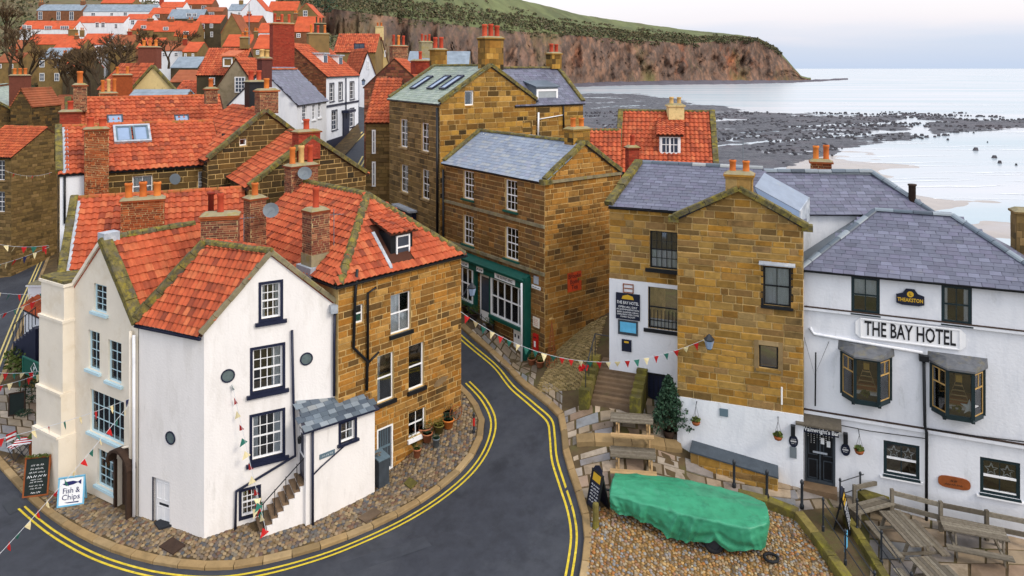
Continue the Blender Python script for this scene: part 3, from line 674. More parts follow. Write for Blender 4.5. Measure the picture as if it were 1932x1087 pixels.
mb = MB(); rs = random.Random(9); DOM = [(math.cos(k * 1.2566), math.sin(k * 1.2566)) for k in range(5)]
for i in range(7000):
    x, y = rs.uniform(30, 200), rs.uniform(110, 330); k = x / y * F + CX
    if not 1050 < k < 1950: continue
    z = float(SEA); r_ = rs.uniform(.2, .75) * (1 + .6 * (rs.random() > .93)); n_ = mnoise.noise(Vector((x * .05, y * .06, 4)))
    if n_ < -.1 or (y < np.interp(k, [1480, 1560, 1740, 1932], [150, 172, 205, 250]) and rs.random() > .02): continue
    vs = [Vector((x + c_ * r_ * rs.uniform(.8, 1.2), y + s_ * r_ * rs.uniform(.7, 1.1), z - .1)) for c_, s_ in DOM]; t_ = z + r_ * rs.uniform(.4, .75) + .2
    tp = [Vector((x + c_ * r_ * .55, y + s_ * r_ * .55, t_)) for c_, s_ in DOM]; mb.add(vs + tp, [(5, 6, 7, 8, 9)] + [(q, (q + 1) % 5, 5 + (q + 1) % 5, 5 + q) for q in range(5)])
o = mb.obj('beach_rocks', 'scar_rock'); o['kind'] = 'stuff'
struct(grid_mesh('sand_beach', 'sand', np.arange(8, 200, 1.0), np.arange(18, 215, 1.0), beach))

# lines of low surf
mat('foam', ['#eceef2'], .8, .05, 2); mb = MB(); rs = random.Random(4)
for i in range(46):
    k0 = rs.uniform(1380, 1930); y0 = rs.choice((rs.uniform(300, 430), rs.uniform(100, 240))); n = 14; ln = rs.uniform(8, 45); x0 = (k0 - CX) / F * y0; sl = rs.uniform(-.05, .12); pt = []
    for q in range(n + 1):
        x = x0 + ln * q / n; y = y0 + sl * ln * q / n + 1.2 * mnoise.noise(Vector((x * .15, i, 0))); w_ = .5 * math.sin(math.pi * q / n) * rs.uniform(.5, 1.2) * y0 / 250; pt.append((x, y, w_))
    b = len(mb.v); mb.v += [(x, y - w_, SEA + .035) for x, y, w_ in pt] + [(x, y + w_, SEA + .035) for x, y, w_ in pt]; mb.f += [(b + q, b + q + 1, b + n + 2 + q, b + n + 1 + q) for q in range(n)]
o = mb.obj('surf', 'foam'); o['kind'] = 'stuff'
# headland: cliff, scrubby brow and fields, swept along the coast
def headland():
    cols = [(520, 300, 205, 8, -10, 60), (600, 330, 195, 12, -14, 70), (680, 380, 180, 24, -20, 90), (760, 450, 172, 34, -26, 120), (850, 560, 167, 46, -28, 150), (950, 700, 163, 58, -8, 190), (1010, 780, 161, 62, 6, 200), (1100, 900, 159, 68, 29, 210),
            (1200, 980, 157, 76, 43, 210), (1300, 1060, 155, 82, 57, 200), (1380, 1110, 154, 76, 64, 170), (1430, 1135, 153, 78, 71, 130), (1465, 1150, 152, 96, 91, 90), (1490, 1158, 151.5, 122, 119, 50), (1512, 1165, 151.2, 146, 144, 25), (1530, 1170, 151, 150.5, 150, 15)]
    px = np.array([c[0] for c in cols], float); n = 420; u = np.linspace(px[0], px[-1], n)
    Yb = np.interp(u, px, [c[1] for c in cols]); brow = np.interp(u, px, [c[3] for c in cols]); top = np.interp(u, px, [c[4] for c in cols]); dep = np.interp(u, px, [c[5] for c in cols])
    Yb = np.convolve(np.pad(Yb, 15, 'edge'), np.ones(31) / 31, 'valid')
    Yb = Yb + (vnoise(u * .018, u * 0, 21, 4) - .5) * 90 * np.clip((1500 - u) / 200, .1, 1)
    zb = np.full(n, SEA - 1.0)
    Yw = Yb + dep * .30; zw = H - (brow - HY) / F * Yw; zw = np.maximum(zw, zb + 3)
    Yt = Yb + dep * 1.15; zt = H - (top - HY) / F * Yt; zt = np.maximum(zt, zw + 2)
    rows = []; kinds = []
    for t in np.linspace(0, 1, 34): rows.append((Yb + (Yw - Yb) * t ** .9, zb + (zw - zb) * t ** 1.15, 0))
    for t in np.linspace(0, 1, 26)[1:]: rows.append((Yw + (Yt - Yw) * t, zw + (zt - zw) * t ** .85, 1))
    for t in np.linspace(0, 1, 6)[1:]: rows.append((Yt + 500 * t, zt - 25 * t, 1))
    V = []; 
    for j, (y, z, k) in enumerate(rows):
        s = y * 0 + j
        rough = (vnoise(u * .05, s * .10, 31, 5) - .5)
        gul = (vnoise(u * .11, s * .05 + 4, 33, 3) - .5)
        f_ = math.sin(math.pi * min(1, j / 33)) if j < 34 else .25
        diag = vnoise(u * .09 - s * .16, s * .05, 35, 4) - .5; yy = y + (rough * 40 + gul * 26 + diag * 46) * f_ * np.clip((1540 - u) / 150, .2, 1); zz = z + rough * 5 * (f_ if j < 34 else .5)
        V.append(np.stack([(u - CX) / F * yy, yy, zz], 1))
    return u, rows, V
u_, rows_, V_ = headland()
def strip(name, m, j0, j1):
    A = np.concatenate(V_[j0:j1 + 1]); n = len(u_); mb = MB(); k = j1 - j0 + 1
    fs = [(j * n + i, j * n + i + 1, (j + 1) * n + i + 1, (j + 1) * n + i) for j in range(k - 1) for i in range(n - 1)]
    mb.v = [tuple(v) for v in A]; mb.f = fs; o = mb.obj(name, m, None, True); return struct(o)
strip('cliff', 'cliff', 0, 33); strip('hill', 'hill_grass', 33, len(rows_) - 1)
# shore platform under the cliff, running out as a low rocky point
mb = MB(); pts = []
mat('shore_boulders', ['#4a444c', '#565058', '#3e3a42'], .9, .4, .08, .8, .3, rnd=False, bdist=1.0)
pk = [(900, 168), (1060, 166), (1120, 163), (1200, 161.5), (1300, 160), (1400, 158.5), (1500, 156), (1560, 152.5), (1600, 150.2)]
top_, bot_ = [], []
for i in range(81):
    k = 900 + (1600 - 900) * i / 80; py = np.interp(k, [p[0] for p in pk], [p[1] for p in pk]) + R.uniform(-.35, .35); Yn = (H - SEA - .4) * F / (py - HY)
    bot_.append(Vector(((k - CX) / F * Yn, Yn, SEA - .6))); Yf = Yn + max(10, 320 * (1600 - k) / 500 + 15)
    Yf = min(Yf, np.interp(k, [900, 1100, 1300, 1500, 1600], [760, 960, 1120, 1230, 1345])); Yf = max(Yf, Yn + 8); top_.append(Vector(((k - CX) / F * Yf, Yf, SEA + 1.6 + R.uniform(0, 1.2))))
mid_ = [b.lerp(t, .35) + Vector((0, 0, .6 + R.uniform(0, .8))) for b, t in zip(bot_, top_)]
for A_, B_ in ((bot_, mid_), (mid_, top_)):
    b = len(mb.v); mb.v += [tuple(v) for v in A_] + [tuple(v) for v in B_]; n = len(A_); mb.f += [(b + i, b + i + 1, b + n + i + 1, b + n + i) for i in range(n - 1)]
struct(mb.obj('shore', 'shore_boulders'))

# scrub on the brow of the cliff: many small leafy clumps, one mass
def clump(mb, c, r, rng, n=14, flat=.8):
    for _ in range(n):
        d = Vector((rng.gauss(0, 1), rng.gauss(0, 1), abs(rng.gauss(0, .8)))).normalized() * r * rng.uniform(.55, 1.0); d.z *= flat
        p = Vector(c) + d; s = r * rng.uniform(.28, .5); a = Vector((rng.gauss(0, 1), rng.gauss(0, 1), rng.gauss(0, 1))).normalized(); b_ = a.orthogonal().normalized(); q = a.cross(b_)
        mb.add([p + b_ * s, p + q * s * .8, p - b_ * s, p - q * s * .8], [(0, 1, 2, 3)])
rs = random.Random(5); mb = MB()
for i in range(4200):
    k = rs.randrange(4, len(u_) - 24); j = int(rs.triangular(30, 50, 36)); p = V_[j][k]
    if j > 42 and mnoise.noise(Vector((k * .05, j * .25, 3))) < .15: continue
    if j < 33 and mnoise.noise(Vector((k * .06, j * .3, 7))) < -.05: continue
    r = p[1] / 1000 * rs.uniform(1.3, 3.6) + .4; clump(mb, p, r, rs, 12)
o = mb.obj('scrub', 'scrub'); o['kind'] = 'stuff'

# ------------------------------------------------------------------ paving
def sheet(name, m, poly, dz=0.0, res=.6, parent=None, jitter=0.0):
    poly = [(p[0], p[1]) for p in poly]
    if area2(poly) < 0: poly = poly[::-1]
    x0, x1 = min(p[0] for p in poly), max(p[0] for p in poly); y0, y1 = min(p[1] for p in poly), max(p[1] for p in poly)
    bd = []
    for i in range(len(poly)):
        p, q = poly[i], poly[(i + 1) % len(poly)]; n = max(1, int(math.hypot(q[0] - p[0], q[1] - p[1]) / res))
        bd += [(p[0] + (q[0] - p[0]) * k / n, p[1] + (q[1] - p[1]) * k / n) for k in range(n)]
    pts = list(bd)
    for x in np.arange(x0 + res / 2, x1, res):
        for y in np.arange(y0 + res / 2, y1, res):
            if inside((x, y), poly): pts.append((float(x), float(y)))
    r = delaunay_2d_cdt([Vector(p) for p in pts], [], [list(range(len(bd)))], 1, 1e-5)
    vs = np.array([(v.x, v.y) for v in r[0]]); zz = gv(vs[:, 0], vs[:, 1]) + dz
    mb = MB(); mb.v = [(float(v[0]), float(v[1]), float(z)) for v, z in zip(vs, zz)]; mb.f = [tuple(f) for f in r[2]]
    o = mb.obj(name, m, parent, True); return o
def gpts(l): return [G(x, y) for x, y in l]
def smooth_line(pts, n=6):
    pts = [Vector(p) for p in pts]; out = []
    for i in range(len(pts) - 1):
        p0, p1, p2, p3 = pts[max(i - 1, 0)], pts[i], pts[i + 1], pts[min(i + 2, len(pts) - 1)]
        for k in range(n):
            t = k / n; out.append(.5 * ((2 * p1) + (p2 - p0) * t + (2 * p0 - 5 * p1 + 4 * p2 - p3) * t * t + (3 * p1 - p0 - 3 * p2 + p3) * t ** 3))
    out.append(pts[-1]); return out
def offset(line, d):
    out = []
    for i, p in enumerate(line):
        t = line[min(i + 1, len(line) - 1)] - line[max(i - 1, 0)]; t.z = 0; t.normalize(); out.append(Vector((p.x, p.y, 0)) + Vector((t.y, -t.x, 0)) * d)
    return out
def resample(line, step):
    L = [0]
    for i in range(1, len(line)): L.append(L[-1] + math.hypot(line[i].x - line[i - 1].x, line[i].y - line[i - 1].y))
    n = max(1, int(L[-1] / step)); xs = [p.x for p in line]; ys = [p.y for p in line]
    return [Vector((float(np.interp(L[-1] * k / n, L, xs)), float(np.interp(L[-1] * k / n, L, ys)), 0)) for k in range(n + 1)]
KL = resample(smooth_line(gpts([(868, 728), (898, 762), (914, 800), (904, 842), (878, 882), (830, 925), (760, 970), (680, 1008), (600, 1038), (500, 1064), (400, 1076), (300, 1066), (200, 1037), (120, 995), (62, 950), (20, 905), (-30, 850)])), .25)
KR = resample(smooth_line(gpts([(869, 618), (909, 654), (950, 690), (980, 724), (1015, 752), (1052, 784), (1060, 820), (1064, 860), (1078, 905), (1096, 960), (1104, 1010), (1100, 1060), (1092, 1110)])), .25)
KS = resample(smooth_line(gpts([(96, 470), (82, 505), (50, 585), (20, 665), (-10, 735), (-60, 800)])), .4)
road = struct(grid_mesh('road', 'asphalt', np.arange(-48, 12, .75), np.arange(14, 92, .75), lambda X, Y: gv(X, Y)))
left_poly = [(p.x, p.y) for p in KL] + [(p.x, p.y) for p in reversed(KS)] + [(-17, 70), (-13, 50), (-7, 36)]
pav = struct(sheet('pavement', 'cobble_bed', left_poly, .10))
right_poly = [(p.x, p.y) for p in KR] + [(14, 20.2), (30, 20), (30, 34), (18, 34), (8, 40), (-1, 44), (-3.5, 40.5)]
fore = struct(sheet('forecourt', 'flag_bed', right_poly, .08))
# far bend of the climbing street: pavement in front of the white houses
up_poly = [tuple(G(px, py)[:2]) for px, py in ((612, 330), (640, 305), (664, 280), (682, 258), (676, 236), (617, 268), (600, 300))]
upav = struct(sheet('upper_pavement', 'cobble_bed', up_poly, .10, 1.0))
def kerbs(line, parent, side, m='kerb_stone', wd=.2, seg=.85, dz=.115, name='kerb'):
    l = resample(line, seg)
    for i in range(len(l) - 1):
        p, q = l[i], l[i + 1]; d = (q - p).normalized(); s = Vector((d.y, -d.x, 0)) * side; a, b = p + d * .012, q - d * .012; j = R.uniform(-.008, .008)
        def pt(v, o_, z): w_ = v + s * o_; return Vector((w_.x, w_.y, g(w_.x, w_.y) + z))
        mb = MB(); prof = [(-.03, -.12), (-.03, dz - .025 + j), (-.005, dz + j), (wd, dz + .004 + j), (wd, -.1)]
        vs = [pt(v, o_, z) for v in (a, b) for o_, z in prof]; k = len(prof)
        mb.add(vs, [tuple(range(k)), tuple(reversed(range(k, 2 * k)))] + [(x, x + k, (x + 1) % k + k, (x + 1) % k) for x in range(k)]); mb.obj(name, m, parent)
kerbs(KL, pav, 1); kerbs(KR, fore, -1); kerbs(KS, pav, -1, seg=1.0)
def ribbon(line, w_, dz, name, m, parent):
    a, b = offset(line, -w_ / 2), offset(line, w_ / 2); mb = MB(); n = len(line)
    mb.v = [(p.x, p.y, g(p.x, p.y) + dz) for p in a] + [(p.x, p.y, g(p.x, p.y) + dz) for p in b]; mb.f = [(i, i + 1, n + i + 1, n + i) for i in range(n - 1)]
    return mb.obj(name, m, parent)
def fine(l): return resample(l, .22)
for o_ in (.26, .44): ribbon(fine(offset(KL[:-22], -o_)), .07, .012, 'yellow_line', 'yellow_line', road)
for o_ in (.26, .44): ribbon(fine(offset(KR, o_)), .07, .012, 'yellow_line', 'yellow_line', road)
for o_ in (.3, .52): ribbon(fine(offset(KS, o_)), .09, .014, 'yellow_line', 'yellow_pale', road)
ul = resample(gpts([(690, 250), (672, 268), (640, 297), (622, 317)]), .5); ur = resample(gpts([(692, 295), (680, 318), (672, 335)]), .4)
for l in (ul, ur):
    for o_ in (.0, .35): ribbon(fine(offset(l, o_)), .14, .03, 'yellow_line', 'yellow_pale', road)

def dome(w_=1., l=1., h_=.35, n=7, seed=0):
    rs = random.Random(seed); vs = []; fs = []
    for r, z in ((1.0, -.3), (.92, .35), (.55, .9)):
        for k in range(n):
            t = 2 * math.pi * k / n; q = 1 + rs.uniform(-.14, .14); vs.append((math.cos(t) * r * q * w_ / 2, math.sin(t) * r * q * l / 2, z * h_))
    vs.append((0, 0, h_))
    for j in range(2):
        for k in range(n): fs.append((j * n + k, j * n + (k + 1) % n, (j + 1) * n + (k + 1) % n, (j + 1) * n + k))
    for k in range(n): fs.append((2 * n + k, 2 * n + (k + 1) % n, 3 * n))
    m = bpy.data.meshes.new('cobble'); m.from_pydata(vs, [], fs); m.shade_smooth(); return m
DOMES = [dome(1.12, 1.35, .15, 7, s) for s in range(5)]; PEBS = [dome(1.1, 1.3, .3, 6, s + 9) for s in range(5)]
def normal_at(x, y): e = .3; return Vector((g(x - e, y) - g(x + e, y), g(x, y - e) - g(x, y + e), 2 * e)).normalized()
def scatter(pc, parent, poly, sp, meshes, dz, skip=(), az=0.0, size=(.75, 1.05), rng=R, jit=.22, rowy=.86):
    xs = [p[0] for p in poly]; ys = [p[1] for p in poly]; cx, cy = sum(xs) / len(xs), sum(ys) / len(ys); ca, sa = math.cos(az), math.sin(az); rad = max(math.hypot(x - cx, y - cy) for x, y in poly)
    n = int(rad / (sp * rowy)) + 1; pts = []
    for j in range(-n, n + 1):
        for i in range(-int(rad / sp) - 1, int(rad / sp) + 2):
            u, v = (i + (.5 if j % 2 else 0)) * sp + rng.uniform(-jit, jit) * sp, j * sp * rowy + rng.uniform(-jit, jit) * sp * .6
            x, y = cx + u * ca - v * sa, cy + u * sa + v * ca
            if inside((x, y), poly) and not any(inside((x, y), s_) for s_ in skip): pts.append((x, y))
    if not pts: return
    A = np.array(pts); zz = gv(A[:, 0], A[:, 1]); gx = (gv(A[:, 0] + .3, A[:, 1]) - zz) / .3; gy = (gv(A[:, 0], A[:, 1] + .3) - zz) / .3
    for (x, y), z, dx, dy in zip(pts, zz, gx, gy):
        if not (-30 < (x / y * F + CX) < 1962): continue
        s = sp * rng.uniform(*size); nn = Vector((-dx, -dy, 1)).normalized(); q = nn.to_track_quat('Z', 'Y').to_matrix().to_4x4()
        M = Matrix.Translation((x, y, float(z) + dz)) @ q @ Matrix.Rotation(az + rng.uniform(-.5, .5), 4, 'Z') @ Matrix.Diagonal((s, s * rng.uniform(.8, 1.15), s, 1))
        pc.inst(parent, rng.choice(meshes), M, s * s, nn.dot((Vector((0, 0, H)) - Vector((x, y, z))).normalized()))
def slabs(pc, parent, quad, nu, nv, dz=.1, th=.05, rng=R, joint=.025, irr=.25, skip=()):
    """flagstones: rows across a ground quad (four plan points), uneven widths"""
    A, B, C, D = [Vector((p[0], p[1], 0)) for p in quad]
    def q(u, v): return A.lerp(B, u).lerp(D.lerp(C, u), v)
    vs_ = [0.0]
    while vs_[-1] < 1: vs_.append(vs_[-1] + rng.uniform(.75, 1.3) / nv)
    vs_[-1] = 1.0
    for j in range(len(vs_) - 1):
        u = rng.uniform(-.8, 0) / nu
        while u < 1:
            w_ = rng.uniform(.6, 1.5) / nu; u0, u1 = max(u, 0), min(u + w_, 1)
            if u1 - u0 > .25 / nu:
                ju = joint / (nu * .6) ; co = [q(u0, vs_[j]), q(u1, vs_[j]), q(u1, vs_[j + 1]), q(u0, vs_[j + 1])]; c = (co[0] + co[1] + co[2] + co[3]) / 4
                if not any(inside((c.x, c.y), s_) for s_ in skip):
                    co = [c + (p - c) * (1 - joint * 2 / max(.2, (p - c).length)) + Vector((rng.uniform(-1, 1), rng.uniform(-1, 1), 0)) * irr * .05 for p in co]; t = rng.uniform(-.012, .014)
                    vv = [Vector((p.x, p.y, g(p.x, p.y) + dz - .06)) for p in co] + [Vector((p.x, p.y, g(p.x, p.y) + dz + t)) for p in co]
                    ar = abs(area2([(p.x, p.y) for p in co])); pc.poly(parent, vv, [(4, 5, 6, 7)] + [(i, (i + 1) % 4, 4 + (i + 1) % 4, 4 + i) for i in range(4)], ar)
            u += w_

# wear on the carriageway: gully grate, patched trenches, iron covers
def road_patch(name, m, px, dz):
    q = gpts(px); mb = MB(); mb.v = [(p.x, p.y, g(p.x, p.y) + dz) for p in q]; mb.f = [tuple(range(len(q)))]; mb.obj(name, m, road)
mat('asphalt_patch', ['#2b2d33', '#323439'], .85, .15, 3, .5, 80, rnd=False); mat('asphalt_worn', ['#34373e', '#3e4148'], .85, .15, 3, .5, 80, rnd=False)
road_patch('road_patch', 'asphalt_worn', [(640, 1064), (800, 1012), (815, 1030), (655, 1085)], .005)
road_patch('gully_grate', 'iron', [(4, 952), (30, 938), (46, 958), (18, 972)], .012)

# footprints of the houses on the corner, used by paving and walls
B0 = PL(385, 23.6); B1 = PL(632, along(385, 23.6, 3500, 632)); B2 = PL(262, along(385, 23.6, -2120, 262))
C0 = PL(638, 25.47); C1 = PL(870, 29.6); CU = (C1 - C0).normalized(); CD = Vector((-CU.y, CU.x, 0))
A1 = PL(261, along(262, 24.78, -1300, 261)); A0 = PL(97, along(262, 24.78, -1300, 97)); AU = (A1 - A0).normalized()
PO0 = PL(577, 24.15); PO1 = PL(707, 25.9)
foot = [[(B0.x, B0.y), (B1.x, B1.y), (-8, 30), (B2.x, B2.y)], [(C0.x, C0.y), (C1.x, C1.y), (C1.x - 6, C1.y + 6), (C0.x - 6, C0.y + 6)], [(A0.x, A0.y), (A1.x, A1.y), (-9, 30), (-16, 34)], [(PO0.x, PO0.y), (PO1.x, PO1.y), (-5, 29), (-9, 27)],
        [tuple(G(478, 1010)[:2]), tuple(G(585, 990)[:2]), (-8, 27), (-9.5, 25.2)]]
pcc = Pieces('cobble', 'cobble', 'cobbles')
cob_poly = [(p.x, p.y) for p in offset(KL, .27)] + [tuple(G(-30, 845)[:2]), tuple(G(40, 880)[:2]), tuple(G(105, 885)[:2]), (-17, 33), (-8, 34), (-3.6, 33)]
scatter(pcc, pav, cob_poly, .13, DOMES, .105, foot, az=.5, size=(.8, 1.02), jit=.18); pcc.flush(pav)
pcs = Pieces('paving_slab', 'flag', 'paving_slabs')
slabs(pcs, pav, [G(-40, 850), G(104, 880), G(100, 735), G(-40, 735)], 6, 8, .115); pcs.flush(pav)
# forecourt: setts in the alley, flags, beach cobbles
pcc = Pieces('sett', 'sett', 'setts')
def sett_rows(pc, parent, quad, nu, nv, dz, rng=R):
    A, B, C, D = [Vector((p[0], p[1], 0)) for p in quad]; me = block_mesh(.2, .095, .03, .02, 'sett')
    for j in range(nv):
        for i in range(nu):
            u, v = (i + (.5 if j % 2 else .0) + rng.uniform(-.1, .1)) / nu, (j + .5) / nv
            if u > 1: continue
            p = A.lerp(B, u).lerp(D.lerp(C, u), v); du = (B - A).lerp(C - D, v).normalized(); nn = normal_at(p.x, p.y); dv = nn.cross(du).normalized(); du = dv.cross(nn); wd = (B - A).lerp(C - D, v).length / nu; hg = (D - A).lerp(C - B, u).length / nv
            M = Fr((p.x, p.y, g(p.x, p.y) + dz), du, dv, nn).mat(0, 0, rng.uniform(-.012, .012)); pc.inst(parent, block_mesh(wd - .02, hg - .015, .03, .02, 'sett'), M, wd * hg)
sett_rows(pcc, fore, [G(1010, 745), G(1108, 738), G(1146, 600), G(1066, 640)], 12, 52, .085); pcc.flush(fore)
pcs = Pieces('flagstone', 'flag', 'flagstones')
slabs(pcs, fore, [G(886, 628), G(1008, 735), G(1016, 690), G(912, 612)], 7, 3, .095)
slabs(pcs, fore, [G(1066, 850), G(1290, 862), G(1278, 766), G(1062, 782)], 6, 5, .1); slabs(pcs, fore, [G(1020, 758), G(1060, 785), G(1062, 742), G(1024, 720)], 3, 2, .1)
slabs(pcs, fore, [G(1092, 948), G(1300, 958), G(1290, 868), G(1080, 866)], 5, 5, .1); slabs(pcs, fore, [G(1300, 958), G(1512, 975), G(1508, 915), G(1290, 868)], 5, 4, .1)
slabs(pcs, fore, [G(1640, 1100), G(1990, 1100), G(1990, 1010), G(1640, 955)], 6, 4, .1)
slabs(pcs, fore, [G(1500, 970), G(1640, 960), G(1600, 915), G(1480, 915)], 3, 3, .1)
pcs.flush(fore)
pcp = Pieces('beach_cobble', 'pebble', 'beach_cobbles')
PADX = [(1118, 960), (1170, 968), (1452, 958), (1502, 985), (1535, 1030), (1575, 1100), (1108, 1100), (1112, 1020)]
pad = [tuple(G(x, y)[:2]) for x, y in PADX]
padb = struct(sheet('cobbled_slip', 'pebble_bed', pad, .095, .5))
scatter(pcp, padb, pad, .105, PEBS, .10, az=.3, size=(.7, 1.1), jit=.3); pcp.flush(padb)
def cover(name, x0, x1, y0, y1, m='iron'):
    q = [G(x0, y1), G(x1, y1), G(x1, y0), G(x0, y0)]; mb = MB(); mb.slab([Vector((p.x, p.y, g(p.x, p.y) + .12)) for p in q], (0, 0, .035)); return mb.obj(name, m, pav)
q = [G(300, 1040), (G(325, 1022)), G(350, 1037), G(326, 1055)]; mb = MB(); mb.slab([Vector((p.x, p.y, g(p.x, p.y) + .12)) for p in q], (0, 0, .04)); mb.obj('access_cover', 'wood_dark', pav)
q = [G(675, 985), G(690, 995), G(720, 975), G(706, 966)]; mb = MB(); mb.slab([Vector((p.x, p.y, g(p.x, p.y) + .12)) for p in q], (0, 0, .04)); mb.obj('access_cover', 'step_stone', pav)
q = [G(762, 920), G(775, 930), G(788, 918), G(772, 908)]; mb = MB(); mb.slab([Vector((p.x, p.y, g(p.x, p.y) + .12)) for p in q], (0, 0, .04)); mb.obj('access_cover', 'moss_stone', pav)

# ------------------------------------------------------------------ houses
def win_of(parent, fr, spec, default):
    x0, x1, y0, y1 = spec[:4]; k = dict(default); k.update(spec[4] if len(spec) > 4 else {}); r = fr.rect(x0, x1, y0, y1); k.pop('hole', None)
    return window(parent, fr, r, **k)
class House:
    def __init__(s, name, label, A, B, d, zb, ze, zr, axis='along', cat='house', group=None, wall=('plain', 'white_render'), walls={}, wins={}, winstyle={}, tile=('pan', 'pantile'), gauge=.31, wid=.235, cop=None, ridge='ridge_clay', over=.12, verge=.05, st_lim=300, tl_lim=300, stone=(.19, .27), stonew=(.3, .8), holes={}, rholes={}, gut='black_paint', skip=(), back='pantile'):
        A, B = Vector((A[0], A[1], 0)), Vector((B[0], B[1], 0)); d = Vector((d[0], d[1], 0)) if not isinstance(d, (int, float)) else Vector((-(B - A).normalized().y, (B - A).normalized().x, 0)) * d
        C, D = B + d, A + d; s.A, s.B, s.C, s.D = A, B, C, D; s.ze, s.zr, s.zb = ze, zr, zb
        s.root = thing(name, label, cat, (A.x, A.y, zb), group); s.st = {}; s.tl = Pieces('slate' if tile[0] == 'slate' else 'roof_tile', tile[1], 'slates' if tile[0] == 'slate' else 'roof_tiles', tl_lim) if tile[0] in ('pan', 'slate') else None
        s.f = {'front': wallfr(A, B), 'right': wallfr(B, C), 'back': wallfr(C, D), 'left': wallfr(D, A)}; s.wallobj = {}; s.stl = st_lim
        for k, f in s.f.items():
            if k in skip: continue
            gab = (axis == 'along' and k in ('left', 'right')) or (axis == 'across' and k in ('front', 'back'))
            outer = [(0, zb), (f.len, zb), (f.len, ze)] + ([(f.len / 2, zr)] if gab else []) + [(0, ze)]
            wl = wins.get(k, []); hs = [f.rect(*w_[:4]) for w_ in wl] + list(holes.get(k, []))
            kind = walls.get(k, wall); o = wall_mesh('wall', kind[2] if kind[0] == 'stone' else kind[1], s.root, f, outer, hs); s.wallobj[k] = o
            if kind[0] == 'stone':
                pc = s.st.setdefault(kind[1], Pieces('stone', kind[1], 'stonework', st_lim)); lay_stones(pc, o, f, outer, hs, stone, stonew)
            for w_ in wl: win_of(s.root, f, w_, winstyle)
        e = over; up = Vector((0, 0, 1)); s.roofs = []
        if axis == 'along':
            ra, rb = (A + D) / 2, (B + C) / 2; u = (B - A).normalized(); dn = d.normalized()
            pr = [('front', A - dn * e - u * verge, B - dn * e + u * verge, ra - u * verge, rb + u * verge), ('back', C + dn * e + u * verge, D + dn * e - u * verge, rb + u * verge, ra - u * verge)]; half = d.length / 2
        else:
            ra, rb = (A + B) / 2, (D + C) / 2; u = d.normalized(); dn = (B - A).normalized(); half = (B - A).length / 2
            pr = [('left', D - dn * e + u * verge, A - dn * e - u * verge, rb + u * verge, ra - u * verge), ('right', B + dn * e - u * verge, C + dn * e + u * verge, ra - u * verge, rb + u * verge)]
        ra, rb = Vector((ra.x, ra.y, zr)), Vector((rb.x, rb.y, zr)); s.ra, s.rb = ra, rb; slope = (zr - ze) / half; s.rf = {}
        for k, e0, e1, t0, t1 in pr:
            e0 = Vector((e0.x, e0.y, ze - e * slope + .09)); e1 = Vector((e1.x, e1.y, ze - e * slope + .09)); t0 = Vector((t0.x, t0.y, zr + .09)); t1 = Vector((t1.x, t1.y, zr + .09))
            f = roof_fr(e0, e1, t0); poly = [f.loc(p) for p in (e0, e1, t1, t0)]; s.rf[k] = f
            if tile[0] in ('pan', 'slate'): o = roof(s.root, f, poly, tile[0], s.tl, tile[1], gauge, wid, holes=rholes.get(k, ()))
            else: o = roof(s.root, f, poly, tile[0], None, tile[1])
            s.roofs.append(o)
            if gut: gutter(s.root, e0 + Vector((0, 0, -.06)) , e1 + Vector((0, 0, -.06)), gut, .05)
        if ridge: ridge_run(s.root, ra + Vector((0, 0, .1)), rb + Vector((0, 0, .1)), ridge, .26, .12)
        if cop:
            for pa, pb in ([(A, D), (B, C)] if axis == 'along' else [(A, B), (D, C)]):
                m_ = (pa + pb) / 2
                if cop != 'all' and isinstance(cop, tuple) and not any((m_ - (ra if i == 0 else rb)).xy.length < .01 for i in cop[1]): continue
                for p in (pa, pb):
                    p0 = Vector((p.x, p.y, ze + .08)); p1 = Vector((m_.x, m_.y, zr + .1)); ridge_run(s.root, p0, p1, cop[0], .3, .14, .55, 'coping', round_=False)
    def done(s):
        for p in s.st.values(): p.flush(s.root)
        if s.tl: s.tl.flush(s.root)
SASH = dict(nx=2, ny=4, frame='white_paint', sill='coping_grey', curtain='sides')

